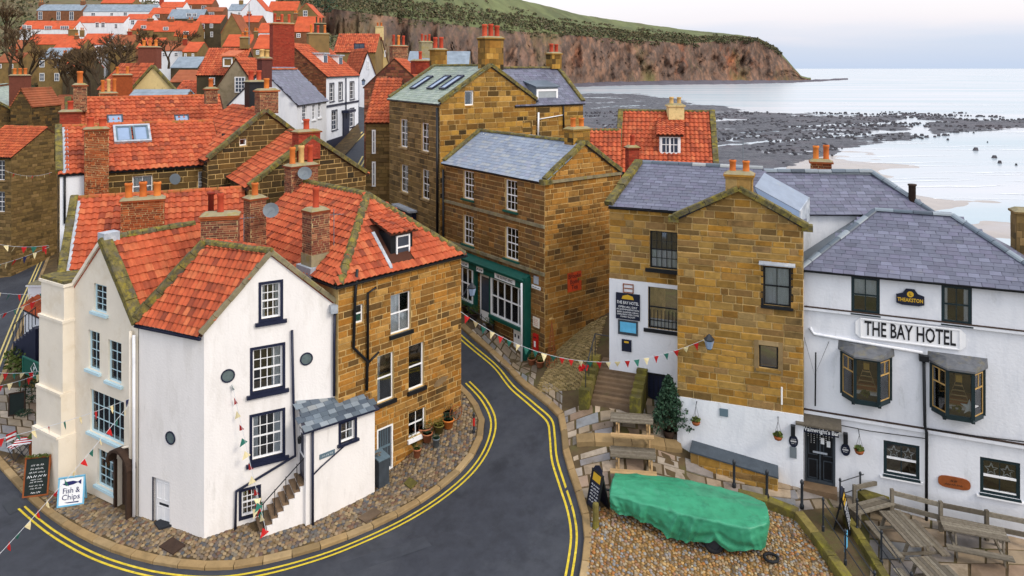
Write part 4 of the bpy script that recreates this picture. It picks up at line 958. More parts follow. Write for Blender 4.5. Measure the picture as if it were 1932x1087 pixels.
# --- white gabled cottage on the corner
def white_gable():
    r = thing('gabled_cottage', 'tall white rendered gabled cottage with navy window surrounds on the road bend', 'house', (B0.x, B0.y, -1.2)); tl = Pieces('roof_tile', 'pantile', 'roof_tiles')
    ff, lf = wallfr(B0, B1), wallfr(B2, B0); back = B2 - B0; B3 = B1 + back
    zl = 5.95; L = ff.len; am, zm = ff.px(512, 480); _, zrr = ff.px(634, 572)
    wl = [(493, 529, 535, 600, dict(nx=3, ny=4)), (477, 533, 656, 734, dict(nx=4, ny=4, curtain='right')), (476, 533, 781, 862, dict(nx=4, ny=4, curtain='sides')), (456, 487, 924, 972, dict(nx=3, ny=4, sill=None))]
    hs = [ff.rect(*w_[:4]) for w_ in wl]
    outer = [(0, -1.6), (L, -1.6), (L, zrr), (am, zm), (0, zl)]
    wall_mesh('wall', 'white_render', r, ff, outer, hs)
    for w_ in wl: win_of(r, ff, w_, dict(frame='white_paint', sill='navy_paint', surround='navy_paint', sill_over=.2, sill_h=.12, sill_z=-.09))
    dr = lf.rect(290, 320, 905, 1002)
    wall_mesh('wall', 'white_render', r, lf, [(0, -1.6), (lf.len, -1.6), (lf.len, zl), (0, zl)], [dr], .12)
    mb = MB(); mb.box(lf, dr[0], dr[1], dr[2] - .1, dr[3], -.12, -.07); d = mb.obj('door', 'white_paint', r)
    mb = MB()
    for x in (0, 1):
        for y0, y1 in ((.1, .45), (.58, .92)):
            w_ = dr[1] - dr[0]; h_ = dr[3] - dr[2]; mb.ring(lf, dr[0] + w_ * (.1 + .43 * x), dr[0] + w_ * (.47 + .43 * x), dr[2] + h_ * y0, dr[2] + h_ * y1, .02, -.07, -.06)
    mb.obj('door_panel', 'white_paint', d); mb = MB(); mb.box(lf, dr[0] + .2, dr[1] - .12, (dr[2] + dr[3]) / 2 - .04, (dr[2] + dr[3]) / 2 + .03, -.07, -.055); mb.obj('letter_plate', 'foot_black', d)
    mb = MB(); mb.box(lf, dr[0] - .06, dr[0] + .0, dr[2] - .1, dr[3], -.12, .012); mb.obj('door_jamb', 'navy_paint', d)
    q = [G(291, 995), G(300, 1008), G(332, 998), G(312, 985)]; mb = MB(); mb.slab([Vector((p.x, p.y, g(p.x, p.y) + .12)) for p in q], (0, 0, .06)); mb.obj('doorstep', 'foot_black', r)
    def port(f, px, py, rx):
        a, b = f.px(px, py); mb = MB(); n = 20
        for r0, r1, c0, c1, nm, m_ in ((rx, rx * 1.22, .0, .03, 'porthole', 'navy_paint'),):
            vs = []
            for k in range(n):
                t = 2 * math.pi * k / n; vs += [f(a + math.cos(t) * r0, b + math.sin(t) * r0, c1), f(a + math.cos(t) * r1, b + math.sin(t) * r1, c1), f(a + math.cos(t) * r1, b + math.sin(t) * r1, 0), f(a + math.cos(t) * r0, b + math.sin(t) * r0, .006)]
            fs = []
            for k in range(n):
                q = (k + 1) % n; fs += [(4 * k, 4 * k + 1, 4 * q + 1, 4 * q), (4 * k + 1, 4 * k + 2, 4 * q + 2, 4 * q + 1), (4 * k + 3, 4 * k, 4 * q, 4 * q + 3)]
            mb.add(vs, fs); o = mb.obj(nm, m_, r)
        mb = MB(); mb.add([f(a + math.cos(2 * math.pi * k / n) * rx, b + math.sin(2 * math.pi * k / n) * rx, .008) for k in range(n)], [tuple(range(n))]); mb.obj('pane', 'porthole_glass', o)
    port(ff, 430, 709, .18); port(ff, 578, 677, .18); port(lf, 322, 826, .18)
    # roof: both slopes run back along the left wall
    ax = ff(am, zm); axb = ax + back; e0 = Vector((B2.x, B2.y, zl)); e1 = Vector((B0.x, B0.y, zl)); o_ = Vector((0, 0, .08))
    nl = -ff.u; drop = (zm - zl) / am
    ef0, ef1 = e0 + nl * .12 + Vector((0, 0, -.12 * drop)) + o_, e1 + nl * .12 + Vector((0, 0, -.12 * drop)) + o_
    f = roof_fr(ef0, ef1, ax + o_); roof(r, f, [f.loc(p) for p in (ef0, ef1, ax + o_, axb + o_)], 'pan', tl, 'pantile', .29, .21)
    er0 = ff(L, zrr) + o_; f2 = roof_fr(er0, er0 + back, ax + o_); roof(r, f2, [f2.loc(p) for p in (er0, er0 + back, axb + o_, ax + o_)], 'pan', None, 'pantile')
    ridge_run(r, ax + Vector((0, 0, .1)), axb + Vector((0, 0, .1)), 'coping', .28, .15)
    ridge_run(r, ff(-.1, zl - .05) + o_, ax + o_ * .9, 'coping_grey', .2, .09, .6, 'coping', round_=False); ridge_run(r, ff(L, zrr) + o_, ax + o_ * .9, 'coping_grey', .2, .09, .6, 'coping', round_=False)
    ridge_run(r, e0 + o_ * 1.1 + nl * .05, axb + o_, 'coping', .34, .2, .5, 'coping', round_=False)
    mb = MB(); mb.box(f, f.loc(axb)[0] + .1, f.loc(axb)[0] + .3, .05, f.loc(axb)[1], .03, .09)
    gutter(r, ef0 + Vector((0, 0, -.1)), ef1 + Vector((0, 0, -.1)), 'navy_paint', .06)
    # pipes
    pipe(r, [ff(*ff.px(630, 585), .1), ff(*ff.px(629, 655), .1), ff(*ff.px(629, 745), .1)], 'navy_paint', .045)
    mb = MB(); p = ff(*ff.px(628, 580), .12); mb.box(Fr(p, ff.u, ff.n, Z), -.12, .12, -.1, .1, -.16, .12); mb.obj('hopper', 'lead', r)
    pipe(r, [ff(*ff.px(550, 622), .08), ff(*ff.px(553, 765), .08), ff(*ff.px(556, 858), .08), ff(*ff.px(445, 925), .08), ff(*ff.px(443, 1003), .08)], 'navy_paint', .045)
    pc = Pieces('brick', 'brick_purple', 'brickwork'); c = axb + (ax - axb) * .02
    cp = PL(416, 26.75); chimney(r, (cp.x, cp.y), 1.25, .62, 7.2, 9.15, math.atan2(ff.u.y, ff.u.x) - .25, 'brick_purple', 'brick_mortar', pc, 'cement', 1, 'pot_red', .75, .13, bands=2); pc.flush(r)
    # lead flashing in the saddle by the stack
    mb = MB(); p = P(400, 478, 26.2); mb.slab([P(383, 480, 26.0), P(432, 453, 26.6), P(442, 460, 26.5), P(392, 492, 25.9)], (0, 0, .06)); mb.obj('flashing', 'lead', r)
    tl.flush(r); return ff
BF = white_gable()

# --- slate-roofed porch with its own steps
def porch():
    r = thing('entrance_porch', 'small white lean-to porch with dark slate roof beside the gabled cottage steps', 'porch', (PO0.x, PO0.y, -.8))
    ff = wallfr(PO0, PO1); inn = Vector((-ff.n.x, -ff.n.y, 0)); pb0 = PL(561, along(385, 23.6, 3500, 561)); lf = wallfr(pb0, PO0); zf = 2.62
    w_ = (643, 669, 796, 832, dict(nx=2, ny=2, frame='white_paint', sill='navy_paint', surround='navy_paint', sash=False, sill_over=.14))
    hs = [ff.rect(*w_[:4])]; wall_mesh('wall', 'white_render', r, ff, [(0, -1.5), (ff.len, -1.5), (ff.len, zf - .1), (0, zf)], hs); win_of(r, ff, w_, {})
    wall_mesh('wall', 'white_render', r, lf, [(0, -1.5), (lf.len, -1.5), (lf.len, zf), (0, zf + .55)], [(.12, lf.len - .2, .72, 2.42)])
    mb = MB(); mb.box(lf, .12, lf.len - .2, .72, 2.42, -.1, -.05); d = mb.obj('door', 'navy_paint', r); mb = MB(); mb.ring(lf, .2, lf.len - .28, 1.5, 2.3, .06, -.05, -.03); mb.obj('door_panel', 'white_paint', d)
    rf = wallfr(PO1, PO1 + inn * 1.0); wall_mesh('wall', 'white_render', r, rf, [(0, -1.5), (1.0, -1.5), (1.0, zf + .4), (0, zf - .1)])
    t0 = P(562, 757, pb0.y); t1 = P(683, 720, 26.05); e0, e1 = ff(-.18, zf + .02, .15), ff(ff.len + .08, zf - .06, .15)
    f = roof_fr(e0, e1, t0); f.n = (e1 - e0).cross(t0 - e0).normalized(); tl = Pieces('slate', 'slate_dark', 'slates'); roof(r, f, [f.loc(p) for p in (e0, e1, t1, t0)], 'slate', tl, 'slate_dark', .19, .3, thick=.05); tl.flush(r)
    gutter(r, e0 + Vector((0, 0, -.06)), e1 + Vector((0, 0, -.06)), 'navy_paint', .045)
    pipe(r, [ff(.2, zf - .12, .09), ff(.2, -.62, .09)], 'navy_paint', .045); pipe(r, [ff(.2, 1.05, .08), ff(.5, 1.2, .05), ff(1.7, 1.75, .05)], 'navy_paint', .025, 'branch_pipe')
    a, b = ff.px(617, 857); mb = MB(); mb.box(ff, a - .28, a + .28, b - .08, b + .08, 0, .03); o = mb.obj('name_plate', 'teal_grey', r); scrawl(ff, a - .2, a + .2, b, .07, 'sign_white', o, .034)
    mb = MB(); p = lf(lf.len - .1, 2.3, .18); mb.lathe(p - Vector((0, 0, .16)), [(.02, 0), (.06, .03), (.08, .2), (.02, .26)], 6); mb.tube([p + Vector((0, 0, .1)), lf(lf.len - .1, 2.46, 0)], .012, 5); mb.obj('wall_lamp', 'black_paint', r)
porch()
def stair_flight():
    r = thing('front_steps', 'white-sided stone steps with black handrail rising to the porch door', 'steps', tuple(G(490, 1003))); f = BF
    a0, a1 = f.px(484, 1000)[0], f.px(566, 900)[0]; n = 8; z0, z1 = -.58, .72
    for i in range(n):
        x0, x1 = a0 + (a1 - a0) * i / n, a0 + (a1 - a0) * (i + 1) / n; z = z0 + (z1 - z0) * (i + 1) / n
        mb = MB(); mb.box(f, x0, x1 + .001, -1.4, z - .06, .0, .86); o = mb.obj('step', 'white_render', r); mb = MB(); mb.box(f, x0 - .03, x1, z - .057, z, .0, .8); mb.obj('tread', 'step_stone', o)
        if i == n - 1:
            mb = MB(); mb.box(f, x1 + .002, x1 + .75, -1.4, z, .0, .84); mb.obj('landing', 'white_render', r)
    mb = MB()
    for i in range(0, n, 2):
        x = a0 + (a1 - a0) * (i + .5) / n; z = z0 + (z1 - z0) * (i + 1) / n; mb.tube([f(x, z, .74), f(x, z + .85, .74)], .014, 6)
    mb.tube([f(a0 + .05, z0 + .95, .74), f(a1, z1 + .85, .74)], .02, 6); mb.obj('handrail', 'black_paint', r)
stair_flight()

# --- stone house with the hipped red roof
def hip_house():
    r = thing('hipped_house', 'golden stone house with hipped red pantile roof and dark dormer above the bend', 'house', (C0.x, C0.y, -1.2)); ff = wallfr(C0, C1); L = ff.len; Lb = 7.6
    wl = [(669, 686, 575, 610, dict(nx=1, ny=2, curtain=None, sill=None)), (737, 775, 553, 627, dict(nx=2, ny=2, curtain='full')), (712, 743, 668, 757, dict(nx=1, ny=2)), (771, 800, 649, 733, dict(nx=1, ny=2)), (771, 803, 774, 822, dict(nx=2, ny=2, sill='white_paint'))]
    dr = ff.rect(711, 741, 805, 890); hs = [ff.rect(*w_[:4]) for w_ in wl] + [dr]; outer = [(0, -1.6), (L, -1.6), (L, 6.95), (0, 6.95)]
    st = Pieces('stone', 'st_gold', 'stonework'); w0 = wall_mesh('wall', 'mortar', r, ff, outer, hs); lay_stones(st, w0, ff, outer, hs, (.17, .25), (.3, .7))
    for w_ in wl: win_of(r, ff, w_, dict(frame='white_paint', sill='black_paint', sill_over=.08, sill_h=.14, curtain='left'))
    mb = MB(); mb.box(ff, dr[0], dr[1], dr[2], dr[3], -.13, -.08); d = mb.obj('door', 'grey_paint', r); mb = MB(); mb.ring(ff, dr[0], dr[1], dr[2], dr[3], .06, -.08, .01); mb.obj('door_frame', 'white_paint', d)
    mb = MB(); mb.box(ff, dr[0] + .06, dr[1] - .06, dr[2] + .85, dr[2] + .92, -.08, -.05)
    for k in range(5): mb.box(ff, dr[0] + .1 + k * (dr[1] - dr[0] - .2) / 5, dr[0] + .1 + k * (dr[1] - dr[0] - .2) / 5 + .02, dr[2] + .05, dr[3] - .1, -.08, -.07)
    mb.obj('door_panel', 'teal_grey', d)
    lf = wallfr(C0 + CD * Lb, C0); lo = [(0, -1.6), (Lb, -1.6), (Lb, 6.95), (0, 6.95)]; w1 = wall_mesh('wall', 'mortar', r, lf, lo)
    wall_mesh('wall', 'mortar', r, wallfr(C1, C1 + CD * Lb), lo); wall_mesh('wall', 'mortar', r, wallfr(C1 + CD * Lb, C0 + CD * Lb), [(0, -1.6), (L, -1.6), (L, 6.95), (L / 2, 9.3), (0, 6.95)])
    E0, E1 = C0 + Vector((0, 0, 7.0)), C1 + Vector((0, 0, 7.0)); e = .16; up = Vector((0, 0, .08)); pk = (C0 + C1) / 2 + CD * 2.39 + Vector((0, 0, 9.4)); rb = (C0 + C1) / 2 + CD * Lb + Vector((0, 0, 9.4))
    F0, F1 = E0 - CD * e - CU * e + Vector((0, 0, -.05)) + up, E1 - CD * e + CU * e + Vector((0, 0, -.05)) + up; pk_ = pk + up; rb_ = rb + up
    tl = Pieces('roof_tile', 'pantile', 'roof_tiles')
    # dormer position on the hip end
    f = roof_fr(F0, F1, pk_); dm = [f.px(x, y) for x, y in ((741, 505), (779, 492))]; dh = (min(p[0] for p in dm) - .1, max(p[0] for p in dm) + .12, .2, 1.9)
    roof(r, f, [f.loc(p) for p in (F0, F1, pk_)], 'pan', tl, 'pantile', .3, .235, holes=[dh])
    G0 = C0 + CD * Lb - CU * e + Vector((0, 0, 6.95)) + up; f2 = roof_fr(G0, F0, pk_); roof(r, f2, [f2.loc(p) for p in (G0, F0, pk_, rb_)], 'pan', tl, 'pantile', .3, .225)
    G1 = C1 + CD * Lb + CU * e + Vector((0, 0, 6.95)) + up; f3 = roof_fr(F1, G1, pk_); roof(r, f3, [f3.loc(p) for p in (F1, G1, rb_, pk_)], 'pan', None, 'pantile')
    ridge_run(r, pk_, rb_, 'coping', .3, .15); ridge_run(r, F0 + CU * .1, pk_, 'coping', .34, .16, .4); ridge_run(r, F1 - CU * .1, pk_, 'coping', .3, .15, .4)
    gutter(r, F0 + Vector((0, 0, -.1)), F1 + Vector((0, 0, -.1)), 'black_paint', .06); gutter(r, F0 + Vector((0, 0, -.1)), G0 + Vector((0, 0, -.1)), 'black_paint', .06)
    # dormer: face flush near the eave, cheeks, window and tiled lean-to roof
    wf = Fr(Vector((C0.x, C0.y, 0)) + CD * .35, CU, Z, -CD); a0 = wf.px(737, 500)[0]; a1 = wf.px(778, 490)[0]; zb, zt = 7.15, 8.28
    mb = MB(); mb.box(wf, a0, a1, zb, zt, -1.6, 0); dorm = mb.obj('dormer', 'black_paint', r); wr = (a0 + .24, a1 - .14, zb + .1, zt - .12)
    mb = MB(); mb.ring(wf, *wr, .06, .0, .045); mb.box(wf, wr[0] + .06, wr[1] - .06, (wr[2] + wr[3]) / 2 - .03, (wr[2] + wr[3]) / 2 + .03, .0, .035); wo = mb.obj('window_frame', 'white_paint', dorm)
    mb = MB(); mb.box(wf, wr[0] + .06, wr[1] - .06, wr[2] + .06, wr[3] - .06, .002, .012); mb.obj('pane', 'glass_far', dorm)
    d0, d1 = wf(a0 - .12, zt + .02, .2), wf(a1 + .12, zt + .02, .2); hh = .82; back_ = wf((a0 + a1) / 2, zt + .02 + .78, -1.75)
    fd = roof_fr(d0, d1, wf(a0, zt + .62, -1.75)); t0 = wf(a0 - .12, zt + .62, -1.75); t1 = wf(a1 + .12, zt + .62, -1.75)
    roof(r, fd, [fd.loc(p) for p in (d0, d1, t1, t0)], 'pan', tl, 'pantile', .3, .235, thick=.06)
    mb = MB(); mb.slab([f(dh[0] - .06, .1, .04), f(dh[0] + .08, .1, .04), f(dh[0] + .08, 1.75, .04), f(dh[0] - .06, 1.75, .04)], f.n * .03); mb.obj('flashing', 'lead', r)
    # chimneys
    pc = Pieces('brick', 'brick_purple', 'brickwork'); cp = PL(596, 27.0)
    chimney(r, (cp.x, cp.y), .74, .66, 7.5, 9.35, math.atan2(CU.y, CU.x), 'brick_purple', 'brick_mortar', pc, 'cement', 1, 'pot_red', .78, .13, capw=.03)
    mb = MB(); gg = gfr(cp.x, cp.y, 0, math.atan2(CU.y, CU.x)); mb.box(gg, -.4, .4, -.36, .36, 6.9, 7.72); mb.obj('chimney_base', 'cement', r)
    mb = MB(); mb.box(gg, -.52, .52, -.5, .5, 6.9, 7.3); mb.obj('flashing', 'lead', r)
    c2 = PL(481, 29.0); chimney(r, (c2.x, c2.y), .66, .56, 7.4, 9.45, math.atan2(CU.y, CU.x), 'brick_purple', 'brick_mortar', pc, 'cement', 1, 'pot_orange', .55, .14); pc.flush(r)
    c3 = (C0 + C1) / 2 + CD * 7.4; pc2 = Pieces('brick', 'brick_purple', 'stack_brickwork'); chimney(r, (c3.x, c3.y), 1.3, .62, 8.4, 10.25, math.atan2(CU.y, CU.x), 'brick_purple', 'brick_mortar', pc2, 'cement', 3, ['pot_orange', 'pot_buff', 'pot_red'], .8, .14); pc2.flush(r)
    for px_, py_, Y_, rr in ((575, 327, 32.0, .3), (511, 397, 28.4, .3)):
        mb = MB(); c = P(px_, py_, Y_); n = 16; ax_ = Vector((.25, -.8, .45)).normalized(); x_ = ax_.orthogonal().normalized(); y_ = ax_.cross(x_); vs = [c - ax_ * .07]
        for rr_, dz_ in ((.5, -.05), (1.0, .02)): vs += [c + (x_ * math.cos(2 * math.pi * k / n) + y_ * math.sin(2 * math.pi * k / n)) * rr * rr_ + ax_ * dz_ for k in range(n)]
        mb.add(vs, [(0, 1 + k, 1 + (k + 1) % n) for k in range(n)] + [(1 + k, 1 + n + k, 1 + n + (k + 1) % n, 1 + (k + 1) % n) for k in range(n)]); mb.tube([c, c + ax_ * .28 + Vector((0, 0, -.12))], .014, 5); mb.tube([c - ax_ * .05, c - ax_ * .35 - Vector((0, 0, .12))], .02, 5); mb.obj('satellite_dish', 'plastic_grey', r)
    # rain and soil pipes
    def fp(x, y, o_=.1): return ff(*ff.px(x, y), o_)
    pipe(r, [fp(669, 507, .16), fp(667, 560), fp(664, 655), fp(690, 680), fp(689, 735)], 'black_paint', .055, 'soil_pipe'); pipe(r, [fp(704, 540, .2), fp(691, 552), fp(691, 690)], 'black_paint', .045); pipe(r, [fp(712, 663, .09), fp(691, 684)], 'black_paint', .04, 'waste_pipe')
    a, b = ff.px(830, 720); mb = MB(); mb.prism(ff, [(a - .35, b - .1), (a - .1, b - .16), (a + .28, b - .05), (a + .4, b + .12), (a + .1, b + .16), (a - .2, b + .1)], .0, .035); mb.obj('render_patch', 'cobble', r)
    st.flush(r); tl.flush(r)
    return ff
CF = hip_house()

# --- cream gabled house
def cream_house():
    r = thing('cream_house', 'cream rendered gabled house with pale blue windows above the chip shop sign', 'house', (A1.x, A1.y, -1.4)); ff = wallfr(A0, A1); L = ff.len; tl = Pieces('roof_tile', 'pantile', 'roof_tiles')
    a_ap, z_ap = ff.px(196, 455); al = ff.px(140, 540)[0]; zl = 6.45; zr_ = 5.85
    wl = [(177, 201, 537, 590, dict(nx=2, ny=4, sash=False)), (167, 188, 625, 699, dict(nx=2, ny=4, sash=False)), (204, 229, 644, 722, dict(nx=2, ny=4, sash=False)), (170, 234, 746, 828, dict(nx=6, ny=3, sash=False, curtain=None)), (184, 216, 853, 922, dict(nx=3, ny=4, sash=False))]
    dr = ff.rect(222, 252, 868, 975); hs = [ff.rect(*w_[:4]) for w_ in wl] + [dr]
    wall_mesh('wall', 'cream_render', r, ff, [(al - .3, -1.8), (L, -1.8), (L, zr_), (a_ap, z_ap), (al - .3, zl - .2)], hs, .16)
    for w_ in wl: win_of(r, ff, w_, dict(frame='blue_paint', sill='blue_paint', sill_over=.12, sill_h=.1, depth=.07, fw=.06, curtain='sides'))
    # stepped pier on the street corner
    mb = MB(); a0 = 0.0
    for z0, z1, o_ in ((-1.8, 1.2, .62), (1.2, 2.7, .5), (2.7, 5.3, .42), (5.3, 6.6, .36)): mb.box(ff, a0 - (o_ - .36) * .5, al + (o_ - .36) * .5, z0, z1 - .001, -2.2, o_)
    p = mb.obj('corner_pier', 'cream_render', r)
    for z_, o_ in ((1.2, .65), (2.7, .53), (5.3, .45), (6.6, .41)):
        mb = MB(); mb.box(ff, a0 - .08, al + .06, z_ - .05, z_ + .05, -2.2, o_); mb.obj('moulding', 'cream_render', p)
    mb = MB(); mb.box(ff, a0 - .05, al, 6.66, 6.76, -2.2, .36); mb.obj('pier_cap', 'coping', p)
    mb = MB(); mb.box(ff, dr[0], dr[1], dr[2], dr[3], -.3, -.16); d = mb.obj('door', 'wood_dark', r)
    mb = MB(); ac = (dr[0] + dr[1]) / 2; rr = (dr[1] - dr[0]) / 2 + .12; n = 10
    for k in range(n):
        t0, t1 = math.pi * k / n, math.pi * (k + 1) / n; mb.add([ff(ac + math.cos(t) * q, dr[3] - .1 + math.sin(t) * q * .9, c_) for t in (t0, t1) for q in (rr - .06, rr + .04) for c_ in (0, .34)], [(0, 1, 5, 4), (2, 6, 7, 3), (1, 3, 7, 5), (0, 4, 6, 2)])
    mb.box(ff, dr[0] - .1, dr[0] - .01, dr[2] - .1, dr[3] - .1, 0, .1); mb.box(ff, dr[1] + .01, dr[1] + .1, dr[2] - .1, dr[3] - .1, 0, .3); mb.obj('door_hood', 'wood_dark', d)
    rd = PL(380, along(200, 26, 2100, 380)) - PL(200, 26); rd = rd.normalized() * 3.3; up = Vector((0, 0, .08)); ap = ff(a_ap, z_ap)
    er = ff(L + .1, zr_ - .1) + up; f = roof_fr(er, er + rd, ap + up); roof(r, f, [f.loc(p) for p in (er, er + rd, ap + rd + up, ap + up)], 'pan', tl, 'pantile', .31, .26)
    el = ff(al - .3, zl - .25) + up; f2 = roof_fr(el + rd, el, ap + up); roof(r, f2, [f2.loc(p) for p in (el + rd, el, ap + up, ap + rd + up)], 'pan', None, 'pantile')
    ridge_run(r, ap + up + rd * .08, ap + rd + up, 'coping', .28, .16); ridge_run(r, ff(L + .02, zr_ - .05) + up, ap + up, 'coping', .42, .18, .7, 'coping', round_=False); ridge_run(r, ff(al - .1, zl) + up * .5, ap + up, 'cream_render', .2, .08, 1.2, 'coping', round_=False)
    mb = MB(); mb.box(ff, a_ap - .18, a_ap + .22, z_ap - .02, z_ap + .3, -.45, .12); mb.obj('apex_cap', 'lead', r)
    # back and side walls so that the house closes
    bl = A0 + rd * 1.2; wall_mesh('wall', 'cream_render', r, wallfr(bl, A0), [(0, -1.8), ((A0 - bl).length, -1.8), ((A0 - bl).length, 6.3), (0, 6.3)])
    pipe(r, [ff(L - .28, 5.6, .1), ff(L - .28, -.62, .1)], 'cream_render', .055); pipe(r, [ff(L - .06, 5.5, .12), ff(L - .06, -.6, .12)], 'white_cool', .05); pipe(r, [ff(*ff.px(217, 848), .08), ff(L - .28, ff.px(250, 838)[1], .08)], 'cream_render', .04, 'branch_pipe')
    tl.flush(r); return ff
AF = cream_house()

# --- red-roofed house behind the cream one
def side_dir(px0, Y0, vx): return (PL(px0 + (1 if vx > px0 else -1) * 10, along(px0, Y0, vx, px0 + (1 if vx > px0 else -1) * 10)) - PL(px0, Y0)).normalized()
def brick_stack(h, px, Y, w_, d, py0, py1, az, m='brick', mortar='brick_mortar', n=2, potm='pot_orange', ph=.55, pr=.13, lay=True, **k):
    c = PL(px, Y); z1, z0 = H - (py1 - HY) / F * Y, H - (py0 - HY) / F * Y; root = h.root if hasattr(h, 'root') else h
    pc = Pieces('brick' if m.startswith('brick') else 'stone', m, 'brickwork' if m.startswith('brick') else 'stack_stones', 150 if Y < 45 else 0) if lay else None
    o = chimney(root, (c.x, c.y), w_, d, z0, z1, az, m, mortar, pc, 'cement', n, potm, ph, pr, **k)
    if pc: pc.flush(root)
    return o
u = side_dir(120, 28.2, 4200); p = PL(116, 27.9); az = math.atan2(u.y, u.x)
h = House('red_roofed_house', 'white walled house with red roof and big brick chimney behind the cream gable', p, p + u * 6.6, 6.4, -1.5, 6.55, 8.95, wall=('plain', 'white_cool'), tile=('pan', 'pantile'), gauge=.32, wid=.26, cop=('coping', (0,)), ridge='ridge_clay')
brick_stack(h, 270, 29.7, 1.55, .62, 452, 372, az, 'brick', 'brick_mortar', 3, 'pot_orange', .62, .16)
mb = MB(); f = h.rf['front']; mb.box(f, .1, .32, .0, 3.9, .02, .07); mb.obj('flashing', 'lead', h.root); h.done(); HD = h
mb = MB(); mb.lathe(P(398, 402, 28.6), [(.11, 0), (.11, .72), (.15, .74), (.15, .8)], 10); mb.obj('flue', 'brick_red', h.root, True)

# --- long house with the twin red roofs
u = side_dir(112, 33, 3150); p = PL(112, 33); azE = math.atan2(u.y, u.x)
wE = [(374, 409, 323, 363, dict(nx=4, ny=3)), (250, 288, 332, 372, dict(nx=2, ny=2, curtain='full'))]
LE = (PL(420, along(112, 33, 3150, 420)) - p).length
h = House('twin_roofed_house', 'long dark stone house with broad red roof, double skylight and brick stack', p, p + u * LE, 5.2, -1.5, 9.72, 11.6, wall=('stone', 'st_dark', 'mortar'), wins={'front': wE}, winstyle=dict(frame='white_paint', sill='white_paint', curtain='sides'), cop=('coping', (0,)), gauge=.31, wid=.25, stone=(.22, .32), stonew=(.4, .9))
f = h.rf['front']
r_ = f.rect(214, 284, 240, 272); mb = MB(); mb.ring(f, *r_, .1, .03, .2); sk = mb.obj('skylight', 'lead', h.root); xm = (r_[0] + r_[1]) / 2
for a0, a1 in ((r_[0] + .1, xm - .04), (xm + .04, r_[1] - .1)):
    mb = MB(); mb.ring(f, a0, a1, r_[2] + .08, r_[3] - .08, .08, .05, .17); q = mb.obj('skylight_frame', 'teal_grey', sk); mb = MB(); mb.box(f, a0 + .08, a1 - .08, r_[2] + .16, r_[3] - .16, .06, .13); mb.obj('pane', 'glass_sky', sk)
mb = MB(); mb.box(f, .15, .42, 0, 3.2, .03, .07); mb.obj('flashing', 'lead', h.root)
# whitewashed left end of the front wall
fw_ = h.f['front']; r_ = (0.02, fw_.px(163, 350)[0], -1.5, 9.6); mb = MB(); mb.box(fw_, r_[0], r_[1], r_[2], r_[3], .0, .05); mb.obj('whitewashed_bay', 'white_cool', h.root)
pipe(h.root, [fw_(fw_.px(122, 340)[0], 9.6, .12), fw_(fw_.px(122, 340)[0], 7.5, .12)], 'black_paint', .05)
brick_stack(h, 182, 33.55, .95, .6, 392, 240, azE, 'brick', 'brick_mortar', 2, 'pot_red', .45, .17)
mb = MB(); c = P(330, 338, 34.9); n = 16; mb.tube([c, c + Vector((0, .03, 0))], .26, 16); mb.obj('satellite_dish', 'plastic_grey', h.root); h.done()
dE = Vector((-u.y, u.x, 0)); p2 = p + dE * 5.3 - u * .1
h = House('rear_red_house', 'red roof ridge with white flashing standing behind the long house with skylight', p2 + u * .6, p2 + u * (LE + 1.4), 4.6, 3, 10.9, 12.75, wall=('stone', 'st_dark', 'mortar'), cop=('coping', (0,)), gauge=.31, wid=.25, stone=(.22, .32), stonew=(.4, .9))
brick_stack(h, 151, 39.0, .62, .62, 210, 158, azE, 'brick_purple', 'brick_mortar', 1, 'pot_orange', .7, .16); brick_stack(h, 398, 41.0, .62, .5, 196, 165, azE, 'brick_purple', 'brick_mortar', 1, 'pot_orange', .5, .14)
brick_stack(h, 133, 37.6, .95, .6, 262, 208, azE, 'brick_red', 'brick_mortar_red', 1, 'pot_red', .5, .15)
for x in (217, 343):
    f = h.rf['front']; a, b = f.px(x, 227); mb = MB(); mb.ring(f, a - .38, a + .38, b - .35, b + .35, .07, .03, .12); o = mb.obj('skylight', 'grey_paint', h.root); mb = MB(); mb.box(f, a - .31, a + .31, b - .28, b + .28, .04, .09); mb.obj('pane', 'glass_sky', o)
h.done()
# --- dark gable with coping and small window
A_ = PL(392, 35.6); B_ = PL(598, along(392, 35.6, 2350, 598))
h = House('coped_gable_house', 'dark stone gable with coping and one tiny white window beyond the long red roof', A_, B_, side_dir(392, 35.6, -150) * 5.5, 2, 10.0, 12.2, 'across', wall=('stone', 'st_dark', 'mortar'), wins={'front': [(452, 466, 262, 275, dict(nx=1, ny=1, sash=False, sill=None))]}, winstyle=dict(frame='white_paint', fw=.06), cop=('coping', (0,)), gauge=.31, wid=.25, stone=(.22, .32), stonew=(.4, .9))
brick_stack(h, 503, 38.0, 1.0, .6, 214, 168, math.radians(45), 'brick_purple', 'brick_mortar', 1, 'pot_orange', .55, .15); brick_stack(h, 481, 40.0, .9, .6, 205, 152, math.radians(45), 'black_paint', 'black_paint', 2, 'pot_red', .55, .15, lay=False)
brick_stack(h, 499, 41.5, .6, .6, 165, 108, math.radians(45), 'brick_purple', 'brick_mortar', 2, 'pot_buff', .45, .14, lay=False); h.done()
# --- stone gabled house in the middle
A_ = PL(470, 33); B_ = PL(690, along(470, 33, 2350, 690))
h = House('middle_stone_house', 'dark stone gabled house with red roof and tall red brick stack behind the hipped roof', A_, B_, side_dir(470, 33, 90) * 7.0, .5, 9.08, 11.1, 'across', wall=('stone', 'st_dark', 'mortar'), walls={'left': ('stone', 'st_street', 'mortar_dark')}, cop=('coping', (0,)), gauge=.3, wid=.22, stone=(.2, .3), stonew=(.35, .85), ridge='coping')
brick_stack(h, 578, 35.2, 1.15, .6, 300, 245, math.radians(45), 'brick_red', 'brick_mortar_red', 1, 'pot_red', .55, .16); h.done()

